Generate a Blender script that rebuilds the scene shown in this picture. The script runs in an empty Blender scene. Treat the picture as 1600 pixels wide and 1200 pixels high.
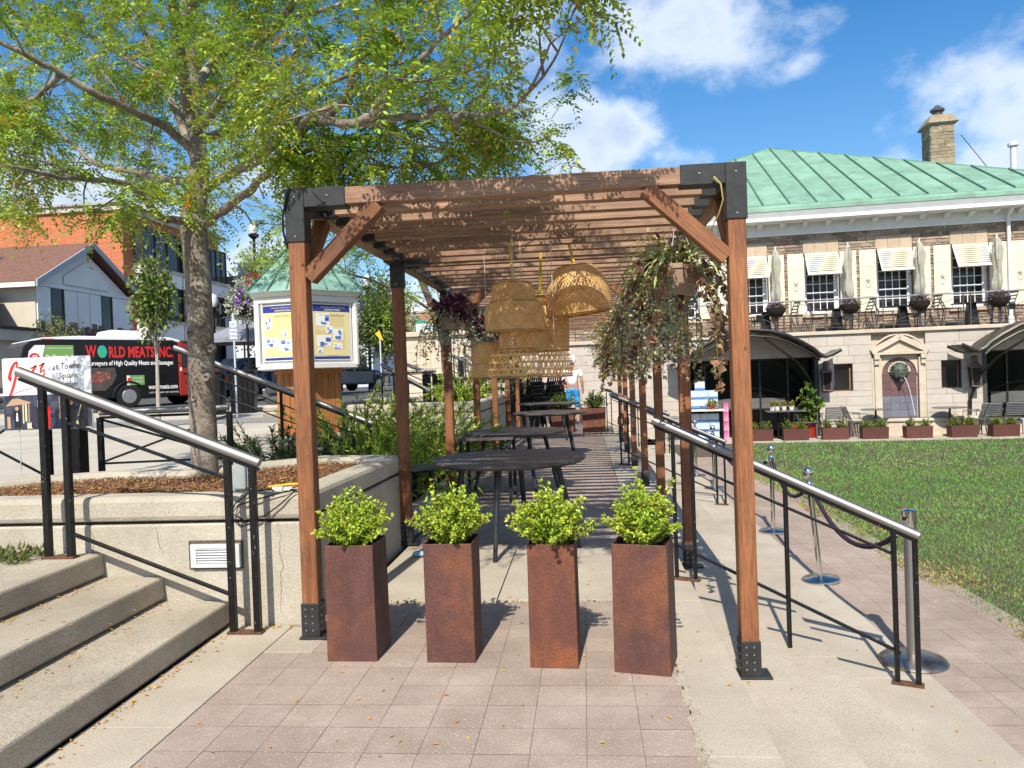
import bpy, bmesh, math, random
import numpy as np
from mathutils import Vector, Matrix
R = math.radians
SC = bpy.context.scene
COL = SC.collection
rng = random.Random(7)
NR = np.random.default_rng(11)

# ------------------------------------------------------------------ camera
PITCH, ROLL, YAW, FOC = -0.012, 0.0357, 0.093, 1200.0
CAMP = Vector((0, 0, 1.45))
_f = Vector((-math.sin(YAW)*math.cos(PITCH), math.cos(YAW)*math.cos(PITCH), math.sin(PITCH)))
_r0 = Vector((math.cos(YAW), math.sin(YAW), 0)); _u0 = _r0.cross(_f)
_r = _r0*math.cos(ROLL) - _u0*math.sin(ROLL); _u = _u0*math.cos(ROLL) + _r0*math.sin(ROLL)
cam_d = bpy.data.cameras.new('camera'); cam = bpy.data.objects.new('camera', cam_d); COL.objects.link(cam)
cam.matrix_world = Matrix(((_r.x, _u.x, -_f.x, CAMP.x), (_r.y, _u.y, -_f.y, CAMP.y), (_r.z, _u.z, -_f.z, CAMP.z), (0, 0, 0, 1)))
cam_d.sensor_width = 36; cam_d.lens = 36*FOC/1600; cam_d.clip_start = .05; cam_d.clip_end = 3000
SC.camera = cam

# ------------------------------------------------------------------ exposure, sun, sky
SC.view_settings.view_transform = 'Standard'; SC.view_settings.look = 'None'
SC.view_settings.exposure = 0.50; SC.view_settings.gamma = 1.0; SC.view_settings.use_curve_mapping = False
SUN_EL, SUN_AZ = 46.0, 5.7          # light travels towards +Y, a little to the right
sd = Vector((math.cos(R(SUN_EL))*math.sin(R(SUN_AZ)), math.cos(R(SUN_EL))*math.cos(R(SUN_AZ)), -math.sin(R(SUN_EL))))
sun_d = bpy.data.lights.new('sun', 'SUN'); sun = bpy.data.objects.new('sun', sun_d); COL.objects.link(sun)
sun_d.energy = 4.7; sun_d.angle = R(0.5); sun_d.color = (1, .925, .79)
sun.rotation_euler = sd.to_track_quat('-Z', 'Y').to_euler(); sun.location = (0, -5, 12)
W = bpy.data.worlds.new('World'); SC.world = W; W.use_nodes = True
wn, wl = W.node_tree.nodes, W.node_tree.links; wn.clear()
def nd(nodes, t, **kw):
    n = nodes.new(t)
    for k, v in kw.items(): setattr(n, k, v)
    return n
def mth(nodes, links, op, a, b=None, c=None, clamp=False):
    n = nodes.new('ShaderNodeMath'); n.operation = op; n.use_clamp = clamp
    for i, x in enumerate((a, b, c)):
        if x is None: continue
        if isinstance(x, (int, float)): n.inputs[i].default_value = x
        else: links.new(x, n.inputs[i])
    return n.outputs[0]
sky = nd(wn, 'ShaderNodeTexSky', sky_type='NISHITA', sun_disc=False)
sky.sun_elevation = R(SUN_EL); sky.sun_rotation = R(180 + SUN_AZ); sky.air_density = 1.0; sky.dust_density = .35; sky.ozone_density = 2.6
hsv = nd(wn, 'ShaderNodeHueSaturation'); hsv.inputs['Saturation'].default_value = 1.36; hsv.inputs['Value'].default_value = 1.42
wl.new(sky.outputs[0], hsv.inputs['Color'])
tc = nd(wn, 'ShaderNodeTexCoord'); sep = nd(wn, 'ShaderNodeSeparateXYZ'); wl.new(tc.outputs['Generated'], sep.inputs[0])
az = mth(wn, wl, 'ARCTAN2', sep.outputs[0], sep.outputs[1]); el = mth(wn, wl, 'ARCSINE', sep.outputs[2])
n1 = nd(wn, 'ShaderNodeTexNoise'); n1.inputs['Scale'].default_value = 9; n1.inputs['Detail'].default_value = 9; n1.inputs['Roughness'].default_value = .58
mp = nd(wn, 'ShaderNodeMapping'); mp.inputs['Scale'].default_value = (1, 1, 1.5); wl.new(tc.outputs['Generated'], mp.inputs[0]); wl.new(mp.outputs[0], n1.inputs['Vector'])
n2 = nd(wn, 'ShaderNodeTexNoise'); n2.inputs['Scale'].default_value = 26; n2.inputs['Detail'].default_value = 8; wl.new(tc.outputs['Generated'], n2.inputs['Vector'])
def pxdir(u, v):
    d = (_f + _r*((u-800)/FOC) - _u*((v-600)/FOC)).normalized()
    return math.atan2(d.x, d.y), math.asin(d.z)
# clouds: azimuth, elevation centre and radii (radians), density
CL = [(1060, 25, .165, .075, 1.0), (905, 225, .085, .06, 1.25), (960, 215, .055, .045, 1.2), (840, 70, .06, .11, .75), (1590, 150, .085, .07, 1.15),
      (1470, 268, .13, .028, .8), (160, 300, .12, .05, 1.15), (640, 470, .22, .06, .7), (60, 350, .2, .05, .7), (370, 440, .08, .07, .9), (1230, 110, .05, .02, .35), (1560, 245, .1, .04, .8), (1040, 250, .05, .022, .5),
      (430, 250, .1, .1, .6)]
tot = None
for (u, v, ra, re, dn) in CL:
    a0, e0 = pxdir(u, v)
    da = mth(wn, wl, 'DIVIDE', mth(wn, wl, 'SUBTRACT', az, a0), ra); de = mth(wn, wl, 'DIVIDE', mth(wn, wl, 'SUBTRACT', el, e0), re)
    rr = mth(wn, wl, 'SQRT', mth(wn, wl, 'ADD', mth(wn, wl, 'MULTIPLY', da, da), mth(wn, wl, 'MULTIPLY', de, de)))
    m = mth(wn, wl, 'MULTIPLY', mth(wn, wl, 'SUBTRACT', 1.36, rr, clamp=True), dn)
    tot = m if tot is None else mth(wn, wl, 'MAXIMUM', tot, m)
# far from the view cumulus goes on from noise, cover thickened to whiten ambient
n3 = nd(wn, 'ShaderNodeTexNoise'); n3.inputs['Scale'].default_value = 3.2; n3.inputs['Detail'].default_value = 3; wl.new(tc.outputs['Generated'], n3.inputs['Vector'])
away = mth(wn, wl, 'MULTIPLY', mth(wn, wl, 'SUBTRACT', n3.outputs['Fac'], .37, clamp=True), mth(wn, wl, 'MULTIPLY', mth(wn, wl, 'SUBTRACT', mth(wn, wl, 'ABSOLUTE', az), 1.0, clamp=True), 5.0))
tot = mth(wn, wl, 'MAXIMUM', tot, away)
dens = mth(wn, wl, 'ADD', tot, mth(wn, wl, 'MULTIPLY', mth(wn, wl, 'SUBTRACT', n1.outputs['Fac'], .54), 2.5))
dens = mth(wn, wl, 'ADD', dens, mth(wn, wl, 'MULTIPLY', mth(wn, wl, 'SUBTRACT', n2.outputs['Fac'], .5), .8))
msk = nd(wn, 'ShaderNodeMapRange', interpolation_type='SMOOTHSTEP'); msk.inputs['From Min'].default_value = .05; msk.inputs['From Max'].default_value = 1.05
wl.new(dens, msk.inputs['Value'])
fog = nd(wn, 'ShaderNodeMapRange'); fog.inputs['From Min'].default_value = .0; fog.inputs['From Max'].default_value = .42; fog.inputs['To Min'].default_value = .4; fog.inputs['To Max'].default_value = 0
wl.new(el, fog.inputs['Value'])
fin = mth(wn, wl, 'MAXIMUM', mth(wn, wl, 'MULTIPLY', msk.outputs[0], .93), 0)
hz = nd(wn, 'ShaderNodeMix', data_type='RGBA'); wl.new(fog.outputs[0], hz.inputs[0]); wl.new(hsv.outputs[0], hz.inputs[6]); hz.inputs[7].default_value = (3.2, 4.7, 6.9, 1)
cshade = nd(wn, 'ShaderNodeMix', data_type='RGBA'); 
cs = nd(wn, 'ShaderNodeMapRange'); cs.inputs['From Min'].default_value = .5; cs.inputs['From Max'].default_value = 1.5; wl.new(dens, cs.inputs['Value']); wl.new(cs.outputs[0], cshade.inputs[0])
cshade.inputs[6].default_value = (8.6, 9.3, 10.4, 1); cshade.inputs[7].default_value = (5.2, 6.3, 8.2, 1)
cm = nd(wn, 'ShaderNodeMix', data_type='RGBA'); wl.new(fin, cm.inputs[0]); wl.new(hz.outputs[2], cm.inputs[6]); wl.new(cshade.outputs[2], cm.inputs[7])
bg = nd(wn, 'ShaderNodeBackground'); bg.inputs['Strength'].default_value = .084; wl.new(cm.outputs[2], bg.inputs[0])
wo = nd(wn, 'ShaderNodeOutputWorld'); wl.new(bg.outputs[0], wo.inputs[0])

# ------------------------------------------------------------------ materials
def M(name, c1, c2=None, rough=.75, scale=4, stretch=(1, 1, 1), bump=0, bscale=None, metal=0, lo=.35, hi=.65, rnd=0, isl=0, speck=None, sscale=220, sthr=.62,
      transl=0, world=False, spec=.4, coat=0, stain=None, stscale=1.2, bdist=.02, blot=None, blscale=3, hue=.0, grain=None, roff=True):
    m = bpy.data.materials.new(name); m.use_nodes = True
    n, l = m.node_tree.nodes, m.node_tree.links; b = n['Principled BSDF']
    b.inputs['Roughness'].default_value = rough; b.inputs['Metallic'].default_value = metal; b.inputs['Specular IOR Level'].default_value = spec
    if coat: b.inputs['Coat Weight'].default_value = coat; b.inputs['Coat Roughness'].default_value = .08
    t = n.new('ShaderNodeTexCoord'); vec = t.outputs['Object']
    if world: vec = n.new('ShaderNodeNewGeometry').outputs['Position']
    oi = n.new('ShaderNodeObjectInfo')
    if rnd and roff:
        ad = n.new('ShaderNodeVectorMath'); ad.operation = 'ADD'; cmb = n.new('ShaderNodeCombineXYZ')
        k = mth(n, l, 'MULTIPLY', oi.outputs['Random'], 37.0); l.new(k, cmb.inputs[0]); l.new(k, cmb.inputs[1]); l.new(k, cmb.inputs[2])
        l.new(vec, ad.inputs[0]); l.new(cmb.outputs[0], ad.inputs[1]); vec = ad.outputs[0]
    def noise(sc, det=6, st=None, ro=.55):
        q = n.new('ShaderNodeTexNoise'); q.inputs['Scale'].default_value = sc; q.inputs['Detail'].default_value = det; q.inputs['Roughness'].default_value = ro
        if st and st != (1, 1, 1):
            g = n.new('ShaderNodeMapping'); g.inputs['Scale'].default_value = st; l.new(vec, g.inputs[0]); l.new(g.outputs[0], q.inputs['Vector'])
        else: l.new(vec, q.inputs['Vector'])
        return q.outputs['Fac']
    def ramp(f, a, z):
        q = n.new('ShaderNodeMapRange'); q.inputs['From Min'].default_value = a; q.inputs['From Max'].default_value = z; l.new(f, q.inputs['Value']); return q.outputs[0]
    def mix(f, a, z, mode='MIX'):
        q = n.new('ShaderNodeMix'); q.data_type = 'RGBA'; q.blend_type = mode
        if isinstance(f, (int, float)): q.inputs[0].default_value = f
        else: l.new(f, q.inputs[0])
        for i, x in ((6, a), (7, z)):
            if isinstance(x, tuple): q.inputs[i].default_value = (*x[:3], 1)
            else: l.new(x, q.inputs[i])
        return q.outputs[2]
    c = tuple(c1)
    f = noise(scale, 6, stretch)
    if c2 is not None: c = mix(ramp(f, lo, hi), tuple(c1), tuple(c2))
    if blot is not None: c = mix(mth(n, l, 'MULTIPLY', ramp(noise(blscale, 8, None, .65), .5, .66), .9), c, tuple(blot))
    if stain is not None: c = mix(mth(n, l, 'MULTIPLY', ramp(noise(stscale, 9, None, .7), .46, .70), .72), c, tuple(stain))
    if speck is not None: c = mix(mth(n, l, 'MULTIPLY', ramp(noise(sscale, 1), sthr, sthr+.05), .75), c, tuple(speck))
    if grain is not None:
        gv = mth(n, l, 'MULTIPLY_ADD', noise(grain[0], 3, stretch if len(grain) > 2 else None, .7), 2*grain[1]*2, 1-2*grain[1]); gm = n.new('ShaderNodeVectorMath'); gm.operation = 'SCALE'; l.new(gv, gm.inputs['Scale'])
        if isinstance(c, tuple): gm.inputs[0].default_value = c
        else: l.new(c, gm.inputs[0])
        c = gm.outputs[0]
    if rnd or isl:
        h = n.new('ShaderNodeHueSaturation')
        if isinstance(c, tuple): h.inputs['Color'].default_value = (*c, 1)
        else: l.new(c, h.inputs['Color'])
        src = oi.outputs['Random'] if rnd else n.new('ShaderNodeNewGeometry').outputs['Random Per Island']
        amt = rnd or isl
        l.new(mth(n, l, 'MULTIPLY_ADD', src, 2*amt, 1-amt), h.inputs['Value'])
        if hue:
            w2 = n.new('ShaderNodeTexWhiteNoise'); w2.noise_dimensions = '1D'; l.new(src, w2.inputs['W'])
            l.new(mth(n, l, 'MULTIPLY_ADD', w2.outputs['Value'], 2*hue, .5-hue), h.inputs['Hue'])
        c = h.outputs[0]
    if isinstance(c, tuple): b.inputs['Base Color'].default_value = (*c, 1)
    else: l.new(c, b.inputs['Base Color'])
    if bump:
        bp = n.new('ShaderNodeBump'); bp.inputs['Strength'].default_value = bump; bp.inputs['Distance'].default_value = bdist
        l.new(noise(bscale or scale*3, 8, stretch, .65), bp.inputs['Height']); l.new(bp.outputs[0], b.inputs['Normal'])
    if transl:
        tr = n.new('ShaderNodeBsdfTranslucent'); ms = n.new('ShaderNodeMixShader'); ms.inputs[0].default_value = transl
        if isinstance(c, tuple): tr.inputs[0].default_value = (*c, 1)
        else: l.new(c, tr.inputs[0])
        l.new(b.outputs[0], ms.inputs[1]); l.new(tr.outputs[0], ms.inputs[2]); l.new(ms.outputs[0], n['Material Output'].inputs[0])
    return m
def glassy(name, c=(.02, .022, .025), rough=.06, spec=.28):
    return M(name, c, tuple(x*1.8+.004 for x in c), rough=rough, scale=.8, spec=spec)

# ------------------------------------------------------------------ mesh builder and things
WORLDROOT = set()
KIDS, FIT = {}, {}
class MB:
    def __init__(s): s.v = []; s.f = []
    def add(s, vs, fs):
        k = len(s.v); s.v += [tuple(x) for x in vs]; s.f += [tuple(i+k for i in q) for q in fs]; return s
    def box(s, x0, y0, z0, x1, y1, z1):
        return s.add([(x0,y0,z0),(x1,y0,z0),(x1,y1,z0),(x0,y1,z0),(x0,y0,z1),(x1,y0,z1),(x1,y1,z1),(x0,y1,z1)],
                     [(0,3,2,1),(4,5,6,7),(0,1,5,4),(1,2,6,5),(2,3,7,6),(3,0,4,7)])
    def obox(s, c, d, rz=0, M4=None):
        m = Matrix.Translation(c) @ Matrix.Rotation(rz, 4, 'Z') if M4 is None else M4
        b = MB().box(-d[0]/2,-d[1]/2,-d[2]/2,d[0]/2,d[1]/2,d[2]/2)
        return s.add([m @ Vector(q) for q in b.v], b.f)
    def bar(s, p, q, w, h=None, up=(0,0,1)):
        p, q = Vector(p), Vector(q); h = h or w; d = (q-p).normalized(); up = Vector(up)
        if abs(d.dot(up)) > .98: up = Vector((0,1,0))
        a = d.cross(up).normalized()*w/2; b = a.cross(d).normalized()*h/2
        return s.add([p-a-b,p+a-b,p+a+b,p-a+b,q-a-b,q+a-b,q+a+b,q-a+b], [(0,3,2,1),(4,5,6,7),(0,1,5,4),(1,2,6,5),(2,3,7,6),(3,0,4,7)])
    def tube(s, path, r, n=8, caps=True):
        P = [Vector(p) for p in path]; rs = r if isinstance(r, (list, tuple)) else [r]*len(P); k = len(s.v); prev = None
        for i, p in enumerate(P):
            d = (P[min(i+1,len(P)-1)]-P[max(i-1,0)])
            d = d.normalized() if d.length > 1e-9 else Vector((0,0,1))
            if prev is None:
                u = Vector((0,0,1)) if abs(d.z) < .9 else Vector((1,0,0)); a = d.cross(u).normalized()
            else:
                a = (prev - d*prev.dot(d)); a = a.normalized() if a.length > 1e-6 else d.orthogonal().normalized()
            prev = a; b = d.cross(a)
            for j in range(n):
                t = 2*math.pi*j/n; s.v.append(tuple(p + (a*math.cos(t)+b*math.sin(t))*rs[i]))
        for i in range(len(P)-1):
            for j in range(n):
                j2 = (j+1) % n; s.f.append((k+i*n+j, k+i*n+j2, k+(i+1)*n+j2, k+(i+1)*n+j))
        if caps:
            s.f.append(tuple(k+j for j in reversed(range(n)))); e = k+(len(P)-1)*n; s.f.append(tuple(e+j for j in range(n)))
        return s
    def lathe(s, prof, c=(0,0,0), n=20, sx=1, sy=1, close=True):
        k = len(s.v)
        for (r, z) in prof:
            for j in range(n):
                t = 2*math.pi*j/n; s.v.append((c[0]+r*math.cos(t)*sx, c[1]+r*math.sin(t)*sy, c[2]+z))
        for i in range(len(prof)-1):
            for j in range(n):
                j2 = (j+1) % n; s.f.append((k+i*n+j, k+i*n+j2, k+(i+1)*n+j2, k+(i+1)*n+j))
        if close:
            s.f.append(tuple(k+j for j in reversed(range(n)))); e = k+(len(prof)-1)*n; s.f.append(tuple(e+j for j in range(n)))
        return s
    def prism(s, poly, vec):
        P = [Vector(p) for p in poly]; v = Vector(vec); n = len(P)
        return s.add(P+[p+v for p in P], [tuple(reversed(range(n))), tuple(range(n, 2*n))]+[(i,(i+1)%n,(i+1)%n+n,i+n) for i in range(n)])
    def poly(s, pts): return s.add(pts, [tuple(range(len(pts)))])
    def mesh(s, name):
        me = bpy.data.meshes.new(name); me.from_pydata(s.v, [], s.f); me.update(); return me
    def build(s, name, mat, parent=None, bevel=0, smooth=False, seg=1):
        return link(name, s.mesh(name), mat, parent, bevel, smooth, seg)
def fixn(me):
    b = bmesh.new(); b.from_mesh(me); bmesh.ops.recalc_face_normals(b, faces=b.faces); b.to_mesh(me); b.free()
def attach(o, parent):
    if parent is not None:
        o.parent = parent; KIDS.setdefault(parent.name, []).append(o)
        if parent.name in WORLDROOT: o.matrix_parent_inverse = Matrix.Translation(-parent.location)
    return o
def link(name, me, mat, parent=None, bevel=0, smooth=False, seg=1):
    fixn(me)
    o = bpy.data.objects.new(name, me); COL.objects.link(o)
    if mat is not None: me.materials.append(mat)
    attach(o, parent)
    if smooth: me.polygons.foreach_set('use_smooth', [True]*len(me.polygons)); 
    if smooth and smooth != 2:
        try: me.set_sharp_from_angle(angle=R(38))
        except Exception: pass
    if bevel:
        b = o.modifiers.new('edge', 'BEVEL'); b.width = bevel; b.segments = seg; b.limit_method = 'ANGLE'; b.angle_limit = R(40)
    return o
def tag(o, label=None, cat=None, group=None, kind=None):
    if label: o['label'] = label
    if cat: o['category'] = cat
    if group: o['group'] = group
    if kind: o['kind'] = kind
    return o
def thing(name, label, cat, loc=(0,0,0), rz=0, group=None, world=False):
    o = bpy.data.objects.new(name, None); COL.objects.link(o); o.location = loc; o.rotation_euler = (0,0,rz); o.empty_display_size = .1
    if world: WORLDROOT.add(o.name)
    return tag(o, label, cat, group)
def struct(o): o['kind'] = 'structure'; return o
def copy_tree(o, parent=None):
    c = o.copy(); COL.objects.link(c)
    if parent is not None: c.parent = parent
    for ch in list(KIDS.get(o.name, ())): KIDS.setdefault(c.name, []).append(copy_tree(ch, c))
    return c
def dup(o, loc, rz=None, label=None, group=None):
    c = copy_tree(o); c.location = loc
    if rz is not None: c.rotation_euler = (0,0,rz)
    return tag(c, label, None, group)
def beam(name, p, q, w, h, mat, parent=None, bevel=.004, up=(0,0,1)):
    """a straight timber whose grain runs along its own local Z"""
    p, q = Vector(p), Vector(q); d = q-p; L = d.length; z = d.normalized(); up = Vector(up)
    if abs(z.dot(up)) > .98: up = Vector((0,1,0))
    x = z.cross(up).normalized(); y = z.cross(x).normalized()
    o = MB().box(-w/2,-h/2,0,w/2,h/2,L).build(name, mat, None, bevel)
    o.matrix_basis = Matrix(((x.x,y.x,z.x,p.x),(x.y,y.y,z.y,p.y),(x.z,y.z,z.z,p.z),(0,0,0,1)))
    return attach(o, parent)
def text(name, body, size, mat, parent, p, x, y, extrude=.002, align='LEFT', xs=1.0, shear=0, bold=0, fit=None):
    """flat lettering: baseline start p, reading direction x, up y"""
    cu = bpy.data.curves.new(name, 'FONT'); cu.body = body; cu.size = size; cu.extrude = extrude; cu.align_x = align; cu.shear = shear; cu.offset = bold
    cu.resolution_u = 2
    o = bpy.data.objects.new(name, cu); COL.objects.link(o); cu.materials.append(mat)
    x, y = Vector(x).normalized(), Vector(y).normalized(); z = x.cross(y)
    o.matrix_basis = Matrix(((x.x*xs,y.x,z.x,p[0]),(x.y*xs,y.y,z.y,p[1]),(x.z*xs,y.z,z.z,p[2]),(0,0,0,1)))
    if fit: FIT[o.name] = fit
    return attach(o, parent)

# ------------------------------------------------------------------ leaves (numpy)
class Leaves:
    def __init__(s): s.P=[]; s.D=[]; s.N=[]; s.L=[]; s.W=[]
    def add(s, P, D, N, L, W):
        P = np.asarray(P, float).reshape(-1,3); n = len(P)
        s.P.append(P); s.D.append(np.broadcast_to(D,(n,3))); s.N.append(np.broadcast_to(N,(n,3)))
        s.L.append(np.broadcast_to(L,(n,))); s.W.append(np.broadcast_to(W,(n,))); return s
    def count(s): return sum(len(p) for p in s.P)
    def build(s, name, mat, parent=None, fold=.25, curl=.12, wide=.45):
        P=np.concatenate(s.P); D=np.concatenate(s.D).astype(float); N=np.concatenate(s.N).astype(float); L=np.concatenate(s.L)[:,None]; Wd=np.concatenate(s.W)[:,None]
        D/=np.linalg.norm(D,axis=1,keepdims=True)+1e-9; S=np.cross(D,N); S/=np.linalg.norm(S,axis=1,keepdims=True)+1e-9; U=np.cross(S,D)
        n=len(P); V=np.empty((n,4,3)); V[:,0]=P; V[:,1]=P+D*L*wide+S*Wd*.5+U*Wd*fold; V[:,2]=P+D*L-U*L*curl; V[:,3]=P+D*L*wide-S*Wd*.5+U*Wd*fold
        me=bpy.data.meshes.new(name); me.vertices.add(4*n); me.vertices.foreach_set('co',V.reshape(-1))
        me.loops.add(6*n); idx=np.arange(n)[:,None]*4+np.array([0,1,2,0,2,3]); me.loops.foreach_set('vertex_index',idx.reshape(-1).astype(np.int32))
        me.polygons.add(2*n); me.polygons.foreach_set('loop_start',(np.arange(2*n)*3).astype(np.int32)); me.polygons.foreach_set('loop_total',np.full(2*n,3,np.int32))
        me.update(calc_edges=True); me.validate()
        o=bpy.data.objects.new(name,me); COL.objects.link(o); me.materials.append(mat); return attach(o,parent)
def letters_to_mesh():
    dg = bpy.context.evaluated_depsgraph_get()
    for o in [x for x in bpy.data.objects if x.type == 'FONT']:
        me = bpy.data.meshes.new_from_object(o.evaluated_get(dg)); nm = o.name; par, mi, mb = o.parent, o.matrix_parent_inverse.copy(), o.matrix_basis.copy(); bpy.data.objects.remove(o)
        if nm in FIT and len(me.vertices):
            xs_ = [v.co.x for v in me.vertices]; f_ = FIT[nm]/max(max(xs_)-min(xs_), 1e-6)
            for v in me.vertices: v.co.x *= f_
        k = bpy.data.objects.new(nm, me); COL.objects.link(k); k.parent = par; k.matrix_parent_inverse = mi; k.matrix_basis = mb
def rdir(n, up=0.0):
    v = NR.normal(size=(n,3)); v /= np.linalg.norm(v,axis=1,keepdims=True); v[:,2] += up; return v/np.linalg.norm(v,axis=1,keepdims=True)
def twigs(L, c, rad, n, per, ll, lw, inner=.35, up=.3, jit=.3, stems=None, sr=.004, hem=None):
    """twigs radiating from c to an uneven ellipsoid, leaves along their outer part"""
    c = np.array(c, float); rad = np.array(rad, float)
    D = rdir(n, up)
    if hem is not None: D[:,2] = np.maximum(D[:,2], hem); D /= np.linalg.norm(D,axis=1,keepdims=True)
    E = c + D*rad*NR.uniform(.72, 1.12, (n,1))
    for d, e in zip(D, E):
        t = NR.uniform(inner, 1, per)[:,None]; p = c+(e-c)*t
        dd = (e-c)/np.linalg.norm(e-c) + NR.normal(scale=.75, size=(per,3)); L.add(p+NR.normal(scale=rad.mean()*jit*.12, size=(per,3)), dd, rdir(per,.8), NR.uniform(.7,1.25,per)*ll, NR.uniform(.8,1.2,per)*lw)
        if stems is not None: stems.tube([c, c+(e-c)*.5+np.array([0,0,-.02]), e], [sr*1.6, sr, sr*.4], 4, False)
# ================================================================== materials used all over
CONC = M('concrete', (.475,.42,.345), (.385,.338,.272), .9, 1.6, grain=(170,.28), bump=.35, bscale=60, bdist=.006, speck=(.24,.2,.155), sscale=150, sthr=.6, stain=(.34,.29,.225), stscale=.9)
CONCW = M('concrete_wall', (.475,.435,.365), (.385,.35,.288), .92, 2.2, grain=(120,.26), bump=.6, bscale=45, bdist=.008, speck=(.2,.17,.14), sscale=70, sthr=.68, stain=(.31,.27,.21), stscale=1.6)
CONCS = M('concrete_step', (.46,.405,.325), (.355,.31,.245), .92, 2.0, grain=(190,.36), bump=.7, bscale=70, bdist=.006, speck=(.22,.18,.14), sscale=130, sthr=.58, stain=(.27,.23,.17), stscale=1.3)
PAVER = M('rose_paver', (.35,.278,.235), (.295,.23,.192), .88, 3, grain=(200,.25), bump=.4, bscale=80, bdist=.004, speck=(.58,.5,.44), sscale=110, sthr=.64, rnd=.06, stain=(.215,.16,.125), stscale=1.3, world=True, roff=False, blot=(.38,.30,.25), blscale=2.3)
PAVERI = M('rose_paver_field', (.35,.278,.235), (.295,.23,.192), .88, 3, bump=.3, bscale=80, bdist=.004, speck=(.5,.43,.38), sscale=110, sthr=.64, isl=.06, world=True, stain=(.215,.16,.125), stscale=1.3)
JOINT = M('joint_sand', (.12,.092,.07), (.075,.058,.044), .95, 30, bump=.4)
ASPH = M('asphalt', (.11,.108,.105), (.075,.073,.072), .95, 3, bump=.3, bscale=200)
BLACK = M('black_paint', (.007,.007,.008), (.012,.012,.013), .38, 20, spec=.25, bump=.12, bscale=70, bdist=.003, speck=(.3,.32,.33), sscale=75, sthr=.735)
STEEL = M('brushed_steel', (.38,.36,.36), (.31,.295,.295), .52, 3, metal=1, stretch=(1,1,1))
CHROME = M('polished_steel', (.72,.71,.7), (.6,.59,.58), .1, 5, metal=1)
RUSTP = M('rusty_plate', (.16,.07,.035), (.06,.035,.025), .9, 25, bump=.4)
SOIL = M('potting_soil', (.045,.03,.02), (.02,.014,.01), 1, 30, bump=.8)

# ------------------------------------------------------------------ ground sheet and levels
g = MB().poly([(-1500,-300,-.62),(1500,-300,-.62),(1500,2500,-.62),(-1500,2500,-.62)]).build('ground', M('far_ground', (.17,.16,.14), (.1,.11,.07), .95, .05)); struct(g)
# upper plaza left: level beside the stairs, rising gently to the street
def plz(y):                       # height of the plaza and street at depth y
    return .47 if y < 7 else (.47+(y-7)*.028 if y < 20.5 else .848)
pl = MB(); ys = [-4, 4.75, 7, 20.5]
xr = {-4: -3.5, 4.75: -3.5, 7: -2.9, 20.5: -2.9}
for a, b in zip(ys, ys[1:]):
    pl.add([(-60,a,plz(a)),(xr[a] if b > 4.75 else -3.5,a,plz(a)),(xr[b],b,plz(b)),(-60,b,plz(b)), (xr[a],a,-.6),(xr[b],b,-.6)], [(0,1,2,3),(1,4,5,2)])
struct(pl.build('upper_plaza', M('plaza_concrete', (.5,.46,.39), (.41,.37,.31), .9, .8, bump=.2, bscale=40, stain=(.36,.33,.28))))
struct(MB().poly([(-60,14.6,plz(14.6)+.006),(-5.2,14.6,plz(14.6)+.006),(-5.2,16.0,plz(16)+.006),(-60,16.0,plz(16)+.006)]).build('gravel_strip', M('gravel', (.36,.34,.31), (.2,.19,.18), .95, 60, bump=.8)))
struct(MB().poly([(-200,20.5,.848),(-2.9,20.5,.848),(-2.9,80,1.15),(-200,80,1.15)]).build('street', ASPH))
kb = MB(); kb.box(-60,18.6,.6,-5.2,18.85,.86); struct(kb.build('kerb', CONC, bevel=.02))
# terrace under and before the pergola (z = 0), in slabs with joints
ter = MB()
ter.box(-1.79,-4,-.6,.68,23.0,-.035)
struct(ter.build('terrace_base', JOINT))
sl = MB()
for (x0,y0,x1,y1) in [(-2.17,-4,-1.775,1.2),(-2.17,1.2,-1.775,3.1),(-2.17,3.1,-1.775,4.42)]: sl.box(x0,y0+.0015,-.3,x1-.004,y1-.0005,0)
struct(sl.build('concrete_margin', CONC, bevel=.0015))
sl = MB()
for (y0,y1) in [(-4,1.0),(1.0,2.9),(2.9,4.86),(4.86,6.3),(6.3,8.6),(8.6,11),(11,13.4),(13.4,15.8),(15.8,18.2),(18.2,22.4)]:
    sl.box(.405,y0+.001,-.16,.68,y1-.001,0)
for (x0,x1) in [(-1.545,-.6),(-.6,.405)]: sl.box(x0+.004,4.868,-.12,x1-.004,6.29,.012)
sl.box(-1.77,3.98,-.12,-1.5,4.39,.002)
struct(sl.build('terrace_slabs', CONC, bevel=.0015))
# rose pavers: the near ones piece by piece, the far ones as one field
pav = MB().box(-1.775,-4,-.06,.4,4.86,-.002).build('front_paving', JOINT); struct(pav)
PS = .217; G = .0022; GY = .0075
pm = []
for k in range(4):
    b = MB().box(-PS/2+G/2,-PS/2+GY/2,-.04,PS/2-G/2,PS/2-GY/2,0)
    me = b.mesh('paver_block'); fixn(me); me.materials.append(PAVER); pm.append(me)
nx = 10; x0 = -1.772
def lay(parent, x, y, z, name='paver'):
    o = bpy.data.objects.new(name, rng.choice(pm)); COL.objects.link(o)
    o.location = (x, y, z+rng.uniform(-.0005,.0008)); o.rotation_euler = (rng.uniform(-.002,.002), rng.uniform(-.002,.002), rng.choice((0,2))*math.pi/2+rng.uniform(-.006,.006)); o.parent = parent
for j in range(12):
    for i in range(nx):
        if i == 0 and j == 11: continue
        lay(pav, x0+PS*(i+.5), 2.25+PS*(j+.5), 0)
b = MB()
for j in range(20):
    for i in range(nx): b.box(x0+PS*i+G/2, 2.25-PS*(j+1)+GY/2, -.03, x0+PS*(i+1)-G/2, 2.25-PS*j-GY/2, 0)
o = b.build('paver_field', PAVERI, pav); o['kind'] = 'stuff'
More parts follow.
